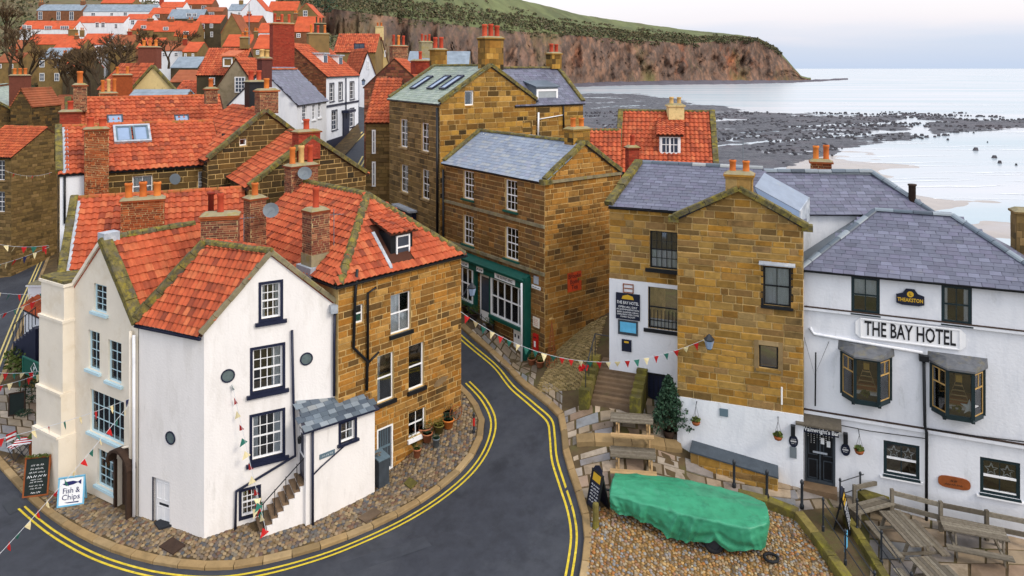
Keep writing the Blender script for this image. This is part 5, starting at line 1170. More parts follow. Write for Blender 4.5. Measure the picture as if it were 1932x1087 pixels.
# --- old post office house
gl = side_dir(1028, 32, -105); gr = side_dir(1028, 32, 2759); g0 = PL(1028, 32); g1 = PL(838, along(1028, 32, -105, 838)); g2 = PL(1170, along(1028, 32, 2759, 1170))
zG = 9.52
wG = [(874, 894, 323, 376), (953, 976, 340, 398), (874, 894, 407, 462), (953, 978, 430, 490)]
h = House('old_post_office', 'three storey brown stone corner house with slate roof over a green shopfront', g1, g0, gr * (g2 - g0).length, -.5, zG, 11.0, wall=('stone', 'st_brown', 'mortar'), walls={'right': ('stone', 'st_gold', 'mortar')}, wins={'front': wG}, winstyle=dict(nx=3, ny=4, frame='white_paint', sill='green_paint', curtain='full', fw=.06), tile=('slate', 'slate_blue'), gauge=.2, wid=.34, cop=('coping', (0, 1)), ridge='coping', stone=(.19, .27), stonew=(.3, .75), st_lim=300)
f = h.f['front']; fr_ = h.f['right']; rt = h.root
for z_ in (f.px(930, 402)[1], f.px(930, 484)[1]):
    mb = MB(); mb.box(f, .02, f.len + .05, z_ - .07, z_ + .07, .03, .12); mb.obj('string_course', 'coping_grey', rt)
mb = MB(); mb.box(fr_, -.02, fr_.len, zG - .08, zG + .05, .03, .11); mb.obj('string_course', 'coping_grey', rt)
mb = MB(); mb.box(fr_, -.25, .25, zG - .1, zG + .12, -.1, .22); mb.obj('kneeler', 'coping', rt)
brick_stack(h, 1089, 34.2, 1.05, .62, 285, 240, math.atan2(gr.y, gr.x), 'st_mix', 'mortar_dark', 2, 'pot_orange', .45, .14, brick=(.2, .4))
pipe(rt, [f(.1, 9.2, .12), f(.1, 3.0, .12)], 'black_paint', .06)
# shopfront
sa0 = f.px(868, 540)[0]; sa1 = f.px(1000, 570)[0]; zt = f.px(930, 493)[1]
def A_of(x, y): return f.px(x, y)[0]
mb = MB(); zb_ = f.px(935, 505)[1]; mb.prism(Fr(f.o, f.n, f.v, f.u), [(0, zt), (.0, zt - .32), (.42, zt - .32), (.45, zt - .2)], sa0 - .3, sa1 + .05); sf = mb.obj('shop_cornice', 'green_paint', rt)
zf1 = zt - .32; zf0 = zf1 - .34
mb = MB(); mb.box(f, sa0 - .3, sa1, zf0, zf1 - .002, .03, .3); fa = mb.obj('fascia', 'green_paint', rt)
for t_, x_, w_ in (('THE OLD POST OFFICE', 962, 1.55), ('', 884, .9), ('', 915, .55)):
    a = A_of(x_, 520); mb = MB(); mb.box(f, a - w_ / 2, a + w_ / 2, zf0 + .05, zf1 - .05, .3, .318); s_ = mb.obj('name_board', 'sign_white', fa); text(t_, f, a, (zf0 + zf1) / 2, .17, 'ink_black', s_, .322, sx=w_ / (len(t_) * .115 + .05)) if t_ else scrawl(f, a - w_ * .4, a + w_ * .4, (zf0 + zf1) / 2, .12, 'ink_black', s_, .322)
def shop_window(x0, x1, ytop, ybot, n):
    a0, a1 = A_of(x0, (ytop + ybot) / 2), A_of(x1, (ytop + ybot) / 2); z1 = zf0; xm = (x0 + x1) / 2; z0 = f.px(xm, ybot)[1]; mb = MB(); mb.ring(f, a0, a1, z0, z1, .07, .1, .24)
    for i in range(1, n): x = a0 + (a1 - a0) * i / n; mb.box(f, x - .028, x + .028, z0 + .07, z1 - .07, .14, .2)
    zm = z0 + (z1 - z0) * .52; mb.box(f, a0 + .07, a1 - .07, zm - .025, zm + .025, .14, .21); o = mb.obj('shop_window', 'white_paint', rt)
    for i in range(n):
        for y0, y1 in ((z0 + .07, zm), (zm, z1 - .07)):
            mb = MB(); mb.box(f, a0 + (a1 - a0) * i / n, a0 + (a1 - a0) * (i + 1) / n, y0, y1, .16, .168); mb.obj('pane', 'glass', o)
    mb = MB(); mb.box(f, a0 - .05, a1 + .05, z0 - .16, z0 - .002, .03, .32); mb.obj('sill', 'green_paint', o)
    mb = MB(); mb.box(f, a0, a1, z0, z1, .012, .03); mb.obj('shop_interior', 'room', o)
    rs_ = random.Random(x0); mb = MB()
    for i in range(9): a = rs_.uniform(a0 + .15, a1 - .3); b = z0 + .1 + rs_.choice((0, .45, .9)); mb.box(f, a, a + rs_.uniform(.1, .3), b, b + rs_.uniform(.15, .35), .04, .1)
    mb.obj('goods', 'wood_fresh', o); mb = MB(); mb.box(f, a0 + .05, a0 + (a1 - a0) / n * .8, z0 + .05, z1 - .05, .05, .07); mb.obj('curtain', 'curtain', o)
shop_window(933, 998, 510, 605, 5); shop_window(868, 899, 487, 565, 3)
da0, da1 = A_of(908, 550), A_of(928, 560); dz0 = f.px(918, 606)[1]
mb = MB(); mb.box(f, da0, da1, dz0, zf0 - .01, .04, .07); d = mb.obj('shop_door', 'white_paint', rt); mb = MB(); mb.box(f, da0 + .12, da1 - .1, dz0 + .5, zf0 - .2, .07, .08); mb.obj('pane', 'glass_far', d)
for x_ in (901, 931): a = A_of(x_, 560); mb = MB(); mb.box(f, a - .08, a + .08, dz0 - .9, zf0, .03, .2); mb.obj('shop_pilaster', 'green_paint', rt)
a = sa1; mb = MB(); mb.box(f, a - .1, a + .12, .9, zf1 + .2, .05, .38); mb.obj('shop_pilaster', 'green_paint', rt)
pipe(rt, [f(sa1 - .02, zf1, .46), f(sa1 - .02, 1.3, .46)], 'white_paint', .05)
gd = f.rect(971, 990, 622, 664); mb = MB(); mb.box(f, gd[0], gd[1], gd[2] - .1, gd[3], .02, .06); d = mb.obj('cellar_door', 'sign_white', rt)
for i in range(3): w_ = (gd[1] - gd[0]) / 3; mb = MB(); mb.box(f, gd[0] + w_ * i + .07, gd[0] + w_ * i + w_ - .07, gd[3] - .4, gd[3] - .25, .06, .065); mb.obj('pane', 'glass_far', d)
# signs on the corner
def board(parent, fr, x0, x1, y0, y1, m, name='sign', c=.03, t_=.03):
    r_ = fr.rect(x0, x1, y0, y1); mb = MB(); mb.box(fr, r_[0], r_[1], r_[2], r_[3], c, c + t_); return mb.obj(name, m, parent), r_
o, r_ = board(rt, fr_, 1070, 1096, 513, 549, 'sign_orange', 'painted_advert', .015, .02); xm = (r_[0] + r_[1]) / 2; hh = r_[3] - r_[2]
for i, t_ in enumerate(('Brooke', 'Bond', 'Tea')): text(t_, fr_, xm, r_[3] - hh * (.2 + .29 * i), .3, 'ink_black', o, .037, sx=.85)
a, b = f.px(1013, 542); mb = MB(); mb.box(f, a - .3, a + .3, b - .07, b + .07, .03, .06); o = mb.obj('street_sign', 'sign_white', rt); scrawl(f, a - .24, a + .24, b, .06, 'ink_black', o, .064)
a, b = f.px(1013, 608); mb = MB(); mb.box(f, a - .22, a + .22, b - .22, b + .22, .03, .05); o = mb.obj('notice', 'cream_render', rt)
for i in range(4): scrawl(f, a - .16, a + .16, b + .12 - .08 * i, .04, 'sign_orange', o, .054)
a, b = f.px(1013, 527); mb = MB(); mb.box(f, a - .16, a + .16, b - .2, b + .14, .03, .06); mb.obj('notice', 'lead', rt)
a, b = f.px(1013, 645); mb = MB(); mb.box(f, a - .15, a + .15, b - .42, b + .36, .03, .12); o = mb.obj('wall_letter_box', 'red_paint', rt); mb = MB(); mb.box(f, a - .06, a + .06, b - .2, b + .05, .12, .125); mb.obj('notice', 'sign_white', o); mb = MB(); mb.box(f, a - .1, a + .1, b + .2, b + .24, .12, .126); mb.obj('letter_slot', 'ink_black', o)
h.done(); HG = h

# --- tall stone house behind with green slate and skylights
k0 = PL(830, 40.5); kl = side_dir(830, 40.5, 150); k1 = PL(735, along(830, 40.5, 150, 735)); kw = (PL(925, along(830, 40.5, 2759, 925)) - k0).length * 2; kr = side_dir(830, 40.5, 2759)
wH = [(755, 769, 225, 278), (795, 809, 232, 286), (756, 770, 311, 363), (796, 810, 320, 376)]
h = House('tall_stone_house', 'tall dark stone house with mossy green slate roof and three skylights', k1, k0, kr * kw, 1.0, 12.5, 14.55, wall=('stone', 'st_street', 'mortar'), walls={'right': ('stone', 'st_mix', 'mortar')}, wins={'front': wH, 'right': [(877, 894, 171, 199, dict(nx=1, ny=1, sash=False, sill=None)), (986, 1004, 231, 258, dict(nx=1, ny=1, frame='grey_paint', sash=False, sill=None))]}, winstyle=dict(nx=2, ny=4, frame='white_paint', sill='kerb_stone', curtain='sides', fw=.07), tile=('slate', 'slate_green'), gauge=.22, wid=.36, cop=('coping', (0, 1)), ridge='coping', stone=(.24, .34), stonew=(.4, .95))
f = h.rf['front']
for x in (796, 829, 853):
    a, b = f.px(x, 157); mb = MB(); mb.ring(f, a - .42, a + .42, b - .75, b + .75, .1, .02, .13); o = mb.obj('skylight', 'navy_paint', h.root); mb = MB(); mb.box(f, a - .32, a + .32, b - .65, b + .65, .03, .09); mb.obj('pane', 'glass_sky', o)
brick_stack(h, 926, 43.3, 1.35, .7, 132, 72, math.atan2(kr.y, kr.x), 'st_mix', 'mortar_dark', 3, 'pot_red', .72, .17, brick=(.3, .45), bands=2)
brick_stack(h, 827, 50, .95, .7, 132, 92, math.atan2(kr.y, kr.x), 'st_mix', 'mortar_dark', 2, 'pot_red', .8, .16, brick=(.3, .45))
f = h.f['front']; pipe(h.root, [f(f.len - .1, 12.3, .12), f(f.len - .1, 3.5, .12)], 'black_paint', .07)
# ground-floor awning on the street side
a, b = f.px(770, 400); mb = MB(); mb.box(f, a - 1.3, a + 1.3, b - 1.0, b + .2, .02, .3); mb.obj('shop_front', 'navy_paint', h.root); mb = MB(); mb.box(f, a - 1.45, a + 1.45, b + .21, b + .32, .02, .5); mb.obj('shop_canopy', 'lead', h.root)
h.done()
# its rear wing with slate roof and flat dormer
q0 = k0 + kr * (PL(972, along(830, 40.5, 2759, 972)) - k0).length; q1 = PL(1101, along(830, 40.5, 2759, 1101)); nrm = Vector((kr.y, -kr.x, 0))
h = House('slate_wing_house', 'stone wing with purple slate roof, flat dormer and drainpipes beside the tall chimney', q0 - nrm * .05, q1 - nrm * .05, 5.0, 1.0, 12.25, 14.4, wall=('stone', 'st_mix', 'mortar'), tile=('slate', 'slate_purple'), gauge=.22, wid=.36, cop=('coping', (1,)), ridge='coping', stone=(.24, .34), stonew=(.4, .95))
f = h.f['front']; wd = Fr(f.o - f.n * .35, f.u, f.v, f.n); r_ = wd.rect(1011, 1052, 165, 194); mb = MB(); mb.prism(Fr(f.o, f.n, f.v, f.u), [(-.35, r_[2]), (-.35, r_[3]), (-2.4, r_[3] + .55), (-2.4, r_[2])], r_[0], r_[1]); dm = mb.obj('dormer', 'slate_dark', h.root)
mb = MB(); mb.ring(wd, r_[0] + .02, r_[1] - .02, r_[2] + .04, r_[3] - .1, .14, .0, .06); mb.obj('window_frame', 'white_paint', dm); mb = MB(); mb.box(wd, r_[0] + .16, r_[1] - .16, r_[2] + .18, r_[3] - .24, .004, .02); mb.obj('pane', 'blind', dm); mb = MB(); mb.slab([wd(r_[0] - .1, r_[3] + .0, .15), wd(r_[1] + .1, r_[3] + .0, .15), wd(r_[1] + .1, r_[3] + .6, -2.2), wd(r_[0] - .1, r_[3] + .6, -2.2)], (0, 0, .07)); mb.obj('dormer_roof', 'slate_dark', dm)
pipe(h.root, [f(*f.px(1014, 212), .1), f(*f.px(1013, 258), .1)], 'white_paint', .06); pipe(h.root, [f(*f.px(1061, 197), .1), f(*f.px(1062, 245), .1)], 'black_paint', .05); pipe(h.root, [f(*f.px(1014, 225), .08), f(*f.px(1060, 217), .08)], 'white_paint', .03, 'branch_pipe')
brick_stack(h, 1045, 49.0, .85, .6, 130, 99, math.atan2(kr.y, kr.x), 'st_mix', 'mortar_dark', 2, 'pot_red', .6, .15, brick=(.3, .45)); h.done()

# --- hotel: stone range with tower bay
T0, T1 = PL(1278, 26.8), PL(1516, along(1278, 26.8, -2800, 1516)); W0 = PL(1150, 29.0); W1 = PL(1300, along(1150, 29.0, -2450, 1300))
def stone_inn():
    r = thing('stone_inn', 'ochre stone inn with gabled chimney bay and white base left of the hotel', 'inn', (W0.x, W0.y, .5)); st = Pieces('stone', 'st_ochre', 'stonework'); sl = Pieces('slate', 'slate_purple', 'slates')
    wf = wallfr(W0, W1); zs = wf.px(1200, 528)[1]
    wl = [(1226, 1279, 437, 508, dict(nx=5, ny=4, frame='black_paint', sill='black_paint', curtain='lower', fw=.06)), (1223, 1279, 543, 622, dict(nx=1, ny=2, frame='black_paint', sill='black_paint', curtain=None, fw=.05))]
    hs = [wf.rect(*w_[:4]) for w_ in wl]; dr = wf.rect(1209, 1258, 706, 763)
    outer = [(0, .2), (wf.len, .2), (wf.len, 9.1), (0, 9.1)]; w0 = wall_mesh('wall', 'mortar', r, wf, outer, hs + [dr])
    zw = wf.px(1200, 530)[1]; lay_stones(st, w0, wf, [(0, zw), (wf.len, zw), (wf.len, 9.1), (0, 9.1)], hs, (.19, .27), (.35, .85))
    for w_ in wl: win_of(r, wf, w_, dict(sill_over=.16, sill_h=.14))
    wr = hs[1]; mb = MB(); n_ = 8
    for i in range(n_): a = wr[0] + .08 + (wr[1] - wr[0] - .16) * i / (n_ - 1); mb.box(wf, a - .012, a + .012, wr[2], wr[2] + .72, -.03, -.01)
    mb.box(wf, wr[0], wr[1], wr[2] + .3, wr[2] + .33, -.03, -.01); mb.obj('window_bars', 'black_paint', r)
    mb = MB(); mb.box(wf, wr[0], wr[1], wr[2] + .02, wr[2] + .3, -.3, -.16); mb.obj('window_display', 'curtain', r)
    mb = MB(); z1 = zw
    for q in [q for s_ in [(0, wf.len, .2, zw - .004)] for q in rect_minus(s_, hs[1])]:
        for q2 in rect_minus(q, dr): mb.box(wf, q2[0], q2[1], q2[2], q2[3], .001, .035)
    mb.obj('painted_base', 'white_cool', r)
    mb = MB(); mb.box(wf, dr[0], dr[1], dr[2], dr[3], -.1, -.04); d = mb.obj('cellar_door', 'navy_paint', r); mb = MB(); mb.ring(wf, dr[0] - .06, dr[1] + .06, dr[2] - .06, dr[3] + .06, .07, .036, .06)
    for i in range(1, 6): a = dr[0] + (dr[1] - dr[0]) * i / 6; mb.box(wf, a - .01, a + .01, dr[2], dr[3], -.04, -.03)
    mb.obj('door_frame', 'black_paint', d)
    # left end wall, towards the alley
    R0 = PL(1206, 31.0); rdir = (W1 - W0).normalized(); Lm = (PL(1645, along(1206, 31, -2450, 1645)) - R0).length; zrg = 10.45
    lw = wallfr(R0 + (R0 - W0), W0); wall_mesh('wall', 'mortar', r, lw, [(0, .2), (lw.len, .2), (lw.len, 9.1), (lw.len / 2, zrg), (0, 9.1)])
    up = Vector((0, 0, .07)); e0 = Vector((W0.x, W0.y, 9.1)) + up + wf.n * .15 - Vector((0, 0, .08)); Lr = (PL(1540, along(1150, 29, -2450, 1540)) - W0).length; e1 = e0 + rdir * Lr; t0 = Vector((R0.x, R0.y, zrg)) + up; t1 = t0 + rdir * Lm; Lm = (PL(1440, along(1206, 31, -2450, 1440)) - R0).length; t1 = t0 + rdir * Lm; e2 = e0 + rdir * (PL(1440, along(1150, 29, -2450, 1440)) - W0).length
    f = roof_fr(e0, e2, t0); roof(r, f, [f.loc(p) for p in (e0, e2, t1, t0)], 'slate', sl, 'slate_purple', .18, .34)
    bk = Vector((R0.x, R0.y, 0)) * 2 - W0; b0 = Vector((bk.x, bk.y, 9.0)); f2 = roof_fr(b0 + rdir * Lm, b0, t0); roof(r, f2, [f2.loc(p) for p in (b0 + rdir * Lm, b0, t0, t1)], 'slate', None, 'slate_purple')
    ridge_run(r, t0, t1, 'slate_dark', .22, .12, .5); ridge_run(r, e0 + Vector((0, 0, .02)), t0, 'coping', .36, .15, .55, 'coping', round_=False); n0, n1, n2, n3 = P(1420, 412, 27.4), P(1765, 400, 27.4), P(1645, 326, 29.2), P(1415, 320, 29.4); n1.z = n0.z = 9.05; n2.z = n3.z = 10.38; f6 = roof_fr(n0, n1, n3); roof(r, f6, [f6.loc(p) for p in (n0, n1, n2, n3)], 'slate', sl, 'slate_purple', .18, .34); ridge_run(r, n3, n2, 'slate_dark', .22, .12, .5); ridge_run(r, n1, n2, 'slate_dark', .22, .12, .5, 'hip_tile'); n4 = n1 + Vector((.6, 3.6, 0)); f7 = roof_fr(n1, n4, n2); roof(r, f7, [f7.loc(p) for p in (n1, n4, n2)], 'slate', None, 'slate_dark'); f8 = roof_fr(n4, n0 + Vector((0, 4, 0)), n3); roof(r, f8, [f8.loc(p) for p in (n4, n0 + Vector((0, 4, 0)), n3, n2)], 'slate', None, 'slate_dark'); mb = MB(); mb.slab([n0 + Vector((-.3, .2, .05)), n1 + Vector((0, .2, .05)), n1 + Vector((0, .2, -2.5)), n0 + Vector((-.3, .2, -2.5))], (0, .2, 0)); mb.obj('rear_wall', 'white_cool', r)
    gutter(r, e0 + Vector((0, 0, -.08)), e0 + rdir * 3.2 + Vector((0, 0, -.08)), 'black_paint', .055)
    # tower bay
    tf = wallfr(T0, T1); L = tf.len; ze, zr_ = 8.95, 10.12; outer = [(0, -.5), (L, -.5), (L, ze), (L / 2, zr_), (0, ze)]
    wl = [(1441, 1491, 505, 578, dict(nx=2, ny=2, frame='black_paint', sill='black_paint', curtain='full', surround='black_paint')), (1432, 1468, 653, 696, dict(nx=1, ny=1, sash=False, frame='black_paint', sill='st_ochre', curtain=None))]
    hs = [tf.rect(*w_[:4]) for w_ in wl]; zl = tf.px(1283, 748)[1]; zr2 = tf.px(1512, 782)[1]; w1 = wall_mesh('wall', 'mortar', r, tf, outer, hs)
    zc = (zl + zr2) / 2; lay_stones(st, w1, tf, [(0, zc), (L, zc), (L, ze), (L / 2, zr_), (0, ze)], hs, (.19, .28), (.35, .95))
    for w_ in wl: win_of(r, tf, w_, {})
    h0 = hs[0]; mb = MB(); mb.prism(Fr(tf.o, tf.n, tf.v, tf.u), [(0, h0[3] + .2), (.0, h0[3] + .1), (.24, h0[3] + .1), (.24, h0[3] + .14)], h0[0] - .16, h0[1] + .16); mb.obj('window_hood', 'lead', r)
    mb = MB(); h1 = hs[1]; mb.ring(tf, h1[0] - .16, h1[1] + .16, h1[2] - .16, h1[3] + .18, .15, .01, .05); mb.obj('stone_surround', 'kerb_stone', r)
    mb = MB(); mb.box(tf, .0, L, -.6, zc - .003, .001, .045); mb.obj('painted_base', 'white_cool', r)
    lt = wallfr(T0 - tf.n * 2.0, T0); wall_mesh('wall', 'mortar', r, lt, [(0, -.5), (2.0, -.5), (2.0, ze), (0, ze)])
    ap = tf(L / 2, zr_) + up; bd = -tf.n * 3.4; 
    for s_ in (0, 1):
        e = tf(-.1 if s_ == 0 else L + .1, ze - .05) + up; ee = (e + bd, e) if s_ == 0 else (e, e + bd); f = roof_fr(ee[0], ee[1], ap); roof(r, f, [f.loc(p) for p in ((ee[0], ee[1], ap, ap + bd) if s_ == 0 else (ee[0], ee[1], ap + bd, ap))], 'slate', sl, 'slate_purple', .18, .34)
        kn = tf(-.12 if s_ == 0 else L + .12, ze + .02) + up; ridge_run(r, kn, ap + Vector((0, 0, .02)), 'coping', .34, .13, .6, 'coping', round_=False)
        x0, x1 = (-.32, .05) if s_ == 0 else (L - .05, L + .3); mb = MB(); mb.box(tf, x0, x1, ze - .08, ze + .14, -.25, .1); mb.obj('kneeler', 'coping', r)
    brick_stack(r, 1395, 26.35, .92, .62, 372, 328, math.atan2(tf.u.y, tf.u.x), 'st_ochre', 'mortar', 2, 'pot_orange', .42, .13, brick=(.26, .42), bands=2)
    # lead-clad dormer on the far slope of the bay
    a, b = tf.px(1470, 395); mb = MB(); q = [P(1424, 352, 26.9), P(1442, 326, 28.0), P(1526, 372, 27.5), P(1508, 398, 26.3)]; mb.slab(q, (0, 0, -.06)); do = mb.obj('dormer', 'slate_blue', r); mb = MB(); mb.slab([P(1424, 354, 26.9), P(1508, 400, 26.3), P(1510, 428, 26.2), P(1432, 372, 26.8)], (.0, .06, 0)); mb.obj('dormer_window', 'glass_sky', do); mb = MB(); mb.slab([P(1508, 398, 26.3), P(1526, 372, 27.5), P(1526, 416, 27.4), P(1510, 428, 26.25)], (.04, 0, 0)); mb.obj('dormer_cheek', 'lead', do)
    mb = MB(); b0_ = tf.px(1306, 830); b1_ = tf.px(1468, 880)
    # slate-topped stone bench against the base
    za, zb2 = tf.px(1306, 840)[1], tf.px(1466, 888)[1]; a0, a1 = tf.px(1306, 850)[0], tf.px(1468, 880)[0]
    bt = MB(); pb = [tf(a0, za + .16, .045), tf(a1, zb2 + .16, .045), tf(a1 + .02, zb2, .55), tf(a0 - .04, za, .55)]; bt.slab(pb, (0, 0, .05)); bo = bt.obj('wall_bench', 'bench_slate', r)
    bt = MB(); bt.slab([tf(a0, za - .01, .5), tf(a1, zb2 - .01, .5), tf(a1, -.6, .5), tf(a0, -.6, .5)], -tf.n * .4); bo2 = bt.obj('bench_base', 'mortar', r)
    bf = Fr(tf.o + tf.n * .5, tf.u, tf.v, tf.n); lay_stones(st, bo2, bf, [(a0, -.3), (a1, -.3), (a1, zb2 - .02), (a0, za - .02)], [], (.2, .3), (.35, .8))
    o, r_ = board(r, tf, 1358, 1374, 770, 784, 'teal_grey', 'plaque', .05)
    mb = MB(); a, b = tf.px(1475, 750); mb.tube([tf(a, b + .4, .1), tf(a, b - .2, .1)], .03, 6); mb.obj('vent_pipe', 'white_paint', r)
    st.flush(r); sl.flush(r); return wf, tf
WFR, TF = stone_inn()
# chimneys and flues behind the hotel ridge
def white_hotel():
    p0 = PL(1517, 25.65); p1 = PL(2010, along(1517, 25.65, -2450, 2010)); r = thing('white_hotel', 'white painted hotel front with purple slate roof and two oriel bay windows', 'hotel', (p0.x, p0.y, -1)); ff = wallfr(p0, p1); L = ff.len; sl = Pieces('slate', 'slate_purple', 'slates')
    ze = 7.5
    wl = [(1606, 1660, 512, 592, dict(nx=2, ny=2, curtain='blind')), (1776, 1834, 529, 612, dict(nx=2, ny=2, curtain='sides')), (1667, 1735, 836, 900, dict(nx=2, ny=2, curtain=None, sash=True)), (1849, 1925, 868, 936, dict(nx=2, ny=2, curtain=None))]
    hs = [ff.rect(*w_[:4]) for w_ in wl]; hs = [(q[0], q[1], q[2], min(q[3], ze - .1)) for q in hs]; dr = ff.rect(1519, 1576, 808, 912)
    bays = [ff.rect(1588, 1680, 668, 748), ff.rect(1757, 1856, 690, 776)]; bh = [(b[0] + .15, b[1] - .15, b[2] + .1, b[3] - .1) for b in bays]
    wall_mesh('wall', 'white_cool', r, ff, [(0, -1.4), (L, -1.4), (L, ze), (0, ze)], hs + [dr] + bh, .2)
    for w_, q in zip(wl, hs): window(r, ff, q, **dict(w_[4], frame='blackgreen_paint', sill='blackgreen_paint', fw=.1, bw=.03, sill_over=.02, sill_h=.05, depth=.03))
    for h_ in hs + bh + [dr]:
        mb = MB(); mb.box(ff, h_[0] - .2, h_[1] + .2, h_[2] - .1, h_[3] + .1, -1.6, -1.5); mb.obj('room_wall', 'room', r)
    sw_ = wallfr(p1, p1 - ff.n * 5.2); wall_mesh('wall', 'white_cool', r, sw_, [(0, -3.0), (5.2, -3.0), (5.2, ze), (0, ze)]); bw_ = wallfr(p1 - ff.n * 5.2, p0 - ff.n * 5.2); wall_mesh('wall', 'white_cool', r, bw_, [(0, -3.0), (bw_.len, -3.0), (bw_.len, ze), (0, ze)])
    # string courses with flaking paint
    for x, y, t_ in ((1700, 601, .05), (1700, 804, .06)):
        z_ = ff.px(x, y)[1]; mb = MB(); mb.box(ff, 0, L, z_ - t_, z_ + t_, .0, .09); mb.obj('string_course', 'white_cool', r); mb = MB(); mb.box(ff, 0, L, z_ + t_ - .003, z_ + t_ + .022, .0, .1); mb.obj('ledge_edge', 'wood_dark', r)
    # roof, hipped
    e0, e1 = ff(-.15, ze + .02, .18), ff(L + .15, ze + .02, .18); rl = P(1650, 397, 27.0); rr = P(1797, 402, along(1650, 27.0, -2450, 1797)); rr.z = rl.z
    f = roof_fr(e0, e1, rl); ql = ff(.05, 0, 0); tl_ = P(1560, 448, 26.5)
    vl = f.loc(e0); poly = [f.loc(p) for p in (e0, e1, rr, rl)]; roof(r, f, poly, 'slate', sl, 'slate_purple', .18, .34); sl.flush(r)
    bk = ff(L + .15, ze, -5.2); f3 = roof_fr(e1, bk, rr); roof(r, f3, [f3.loc(p) for p in (e1, bk, rr)], 'slate', None, 'slate_purple'); bl = ff(-.1, ze, -5.2); f4 = roof_fr(bl, e0, rl); roof(r, f4, [f4.loc(p) for p in (bl, e0, rl)], 'slate', None, 'slate_dark')
    f5 = roof_fr(bk, bl, rl); roof(r, f5, [f5.loc(p) for p in (bk, bl, rl, rr)], 'slate', None, 'slate_dark')
    o_ = Vector((0, 0, .03)); ridge_run(r, rl + o_, rr + o_, 'slate_dark', .24, .1, .5); ridge_run(r, e1 + o_, rr + o_, 'slate_dark', .28, .1, .5, 'hip_tile'); ridge_run(r, e0 + o_, rl + o_, 'slate_dark', .24, .08, .5, 'hip_tile')
    gutter(r, e0 + Vector((0, 0, -.05)), e1 + Vector((0, 0, -.05)), 'black_paint', .06)
    # long name board
    sr = ff.rect(1616, 1818, 606, 652); bA, bZ0, bZ1 = None, ff.px(1717, 607)[1], ff.px(1717, 655)[1]; a0, a1 = ff.px(1626, 625)[0], ff.px(1808, 640)[0]; zc = ff.px(1717, 629)[1]; hh = .35
    mb = MB(); mb.prism(ff, [(a0 - .2, zc - .2), (a0 - .05, zc - hh), (a1 + .05, zc - hh), (a1 + .2, zc - .2), (a1 + .2, zc + .2), (a1 + .05, zc + hh), (a0 + -.05, zc + hh), (a0 - .2, zc + .2)], .02, .06); nb = mb.obj('name_board', 'white_paint', r)
    mb = MB(); mb.ring(ff, a0 - .05, a1 + .05, zc - hh + .02, zc + hh - .02, .03, .06, .085); mb.obj('board_moulding', 'white_paint', nb)
    text('THE BAY HOTEL', ff, (a0 + a1) / 2, zc, .68, 'ink_black', nb, .064, sx=(a1 - a0) / 5.3, ext=.012, bold=.009)
    # ale sign
    a, b = ff.px(1717, 560); mb = MB(); w_ = .41; mb.prism(ff, [(a - w_, b - .22), (a - w_ * .6, b - .27), (a + w_ * .6, b - .27), (a + w_, b - .22), (a + w_, b + .06), (a + w_ * .55, b + .12), (a + w_ * .3, b + .27), (a - w_ * .3, b + .27), (a - w_ * .55, b + .12), (a - w_, b + .06)], .02, .07); o = mb.obj('ale_sign', 'sign_navy', r)
    text('THEAKSTON', ff, a, b - .1, .17, 'ink_gold', o, .074, sx=.76, bold=.004); mb = MB(); mb.add([ff(a + math.cos(t * .3927) * .1, b + .1 + math.sin(t * .3927) * .1, .076) for t in range(16)], [tuple(range(16))]); mb.obj('emblem', 'ink_gold', o); text('L', ff, a, b + .1, .13, 'ink_black', o, .08)
    # oriel windows
    for i, (b, hb) in enumerate(zip(bays, bh)):
        x0, x1, z0, z1 = b; pr = .52; xs = [(x0, 0), (x0 + (x1 - x0) * .26, pr), (x1 - (x1 - x0) * .26, pr), (x1, 0)]
        mb = MB(); fp = Fr(ff.o, ff.u, ff.n, Z)
        mb.prism(fp, xs, z0 - .1, z0 + .06); mb.prism(fp, xs, z1 - .06, z1 + .04)
        for k, (x, c) in enumerate(xs): mb.box(ff, x - .05, x + .05, z0, z1, max(0, c - .06), c + .03)
        o = mb.obj('oriel_window', 'blackgreen_paint', r)
        for k in range(3):
            pa, pb = ff(xs[k][0], 0, xs[k][1] - .02), ff(xs[k + 1][0], 0, xs[k + 1][1] - .02); wf2 = wallfr(pa, pb); mb = MB(); mb.box(wf2, .03, wf2.len - .03, z0 + .05, z1 - .05, -.01, -.004); mb.obj('pane', 'glass', o)
            if k != 1:
                mb = MB(); zm = z1 - (z1 - z0) * .36; mb.box(wf2, .04, wf2.len - .04, zm - .02, zm + .02, -.02, .01); mb.box(wf2, wf2.len / 2 - .015, wf2.len / 2 + .015, zm, z1, -.02, .01); mb.ring(wf2, .05, wf2.len - .05, z0 + .07, z1 - .07, .03, -.02, .008); mb.obj('glazing_bar', 'pot_buff', o)
        xr = [(x0 - .12, 0), (x0 + (x1 - x0) * .24, pr + .16), (x1 - (x1 - x0) * .24, pr + .16), (x1 + .12, 0)]; mb = MB()
        lo = [ff(x, z1 + .045, c) for x, c in xr]; hi = [ff(x0 - .1, z1 + .36, .0), ff(x0 + (x1 - x0) * .27, z1 + .3, .12), ff(x1 - (x1 - x0) * .27, z1 + .3, .12), ff(x1 + .1, z1 + .36, .0)]; l2 = [p + Vector((0, 0, .06)) for p in lo]
        mb.add(lo + l2 + hi, [(0, 1, 5, 4), (1, 2, 6, 5), (2, 3, 7, 6), (4, 5, 9, 8), (5, 6, 10, 9), (6, 7, 11, 10), (8, 9, 10, 11), (3, 2, 1, 0)]); mb.obj('oriel_roof', 'lead_dark', o)
        # display inside: ladder tree with lantern, garland and star
        xc = (x0 + x1) / 2; mb = MB()
        for k in range(5): w_ = .34 - .055 * k; mb.box(ff, xc - w_, xc + w_, z0 + .28 + .16 * k, z0 + .31 + .16 * k, .22, .25)
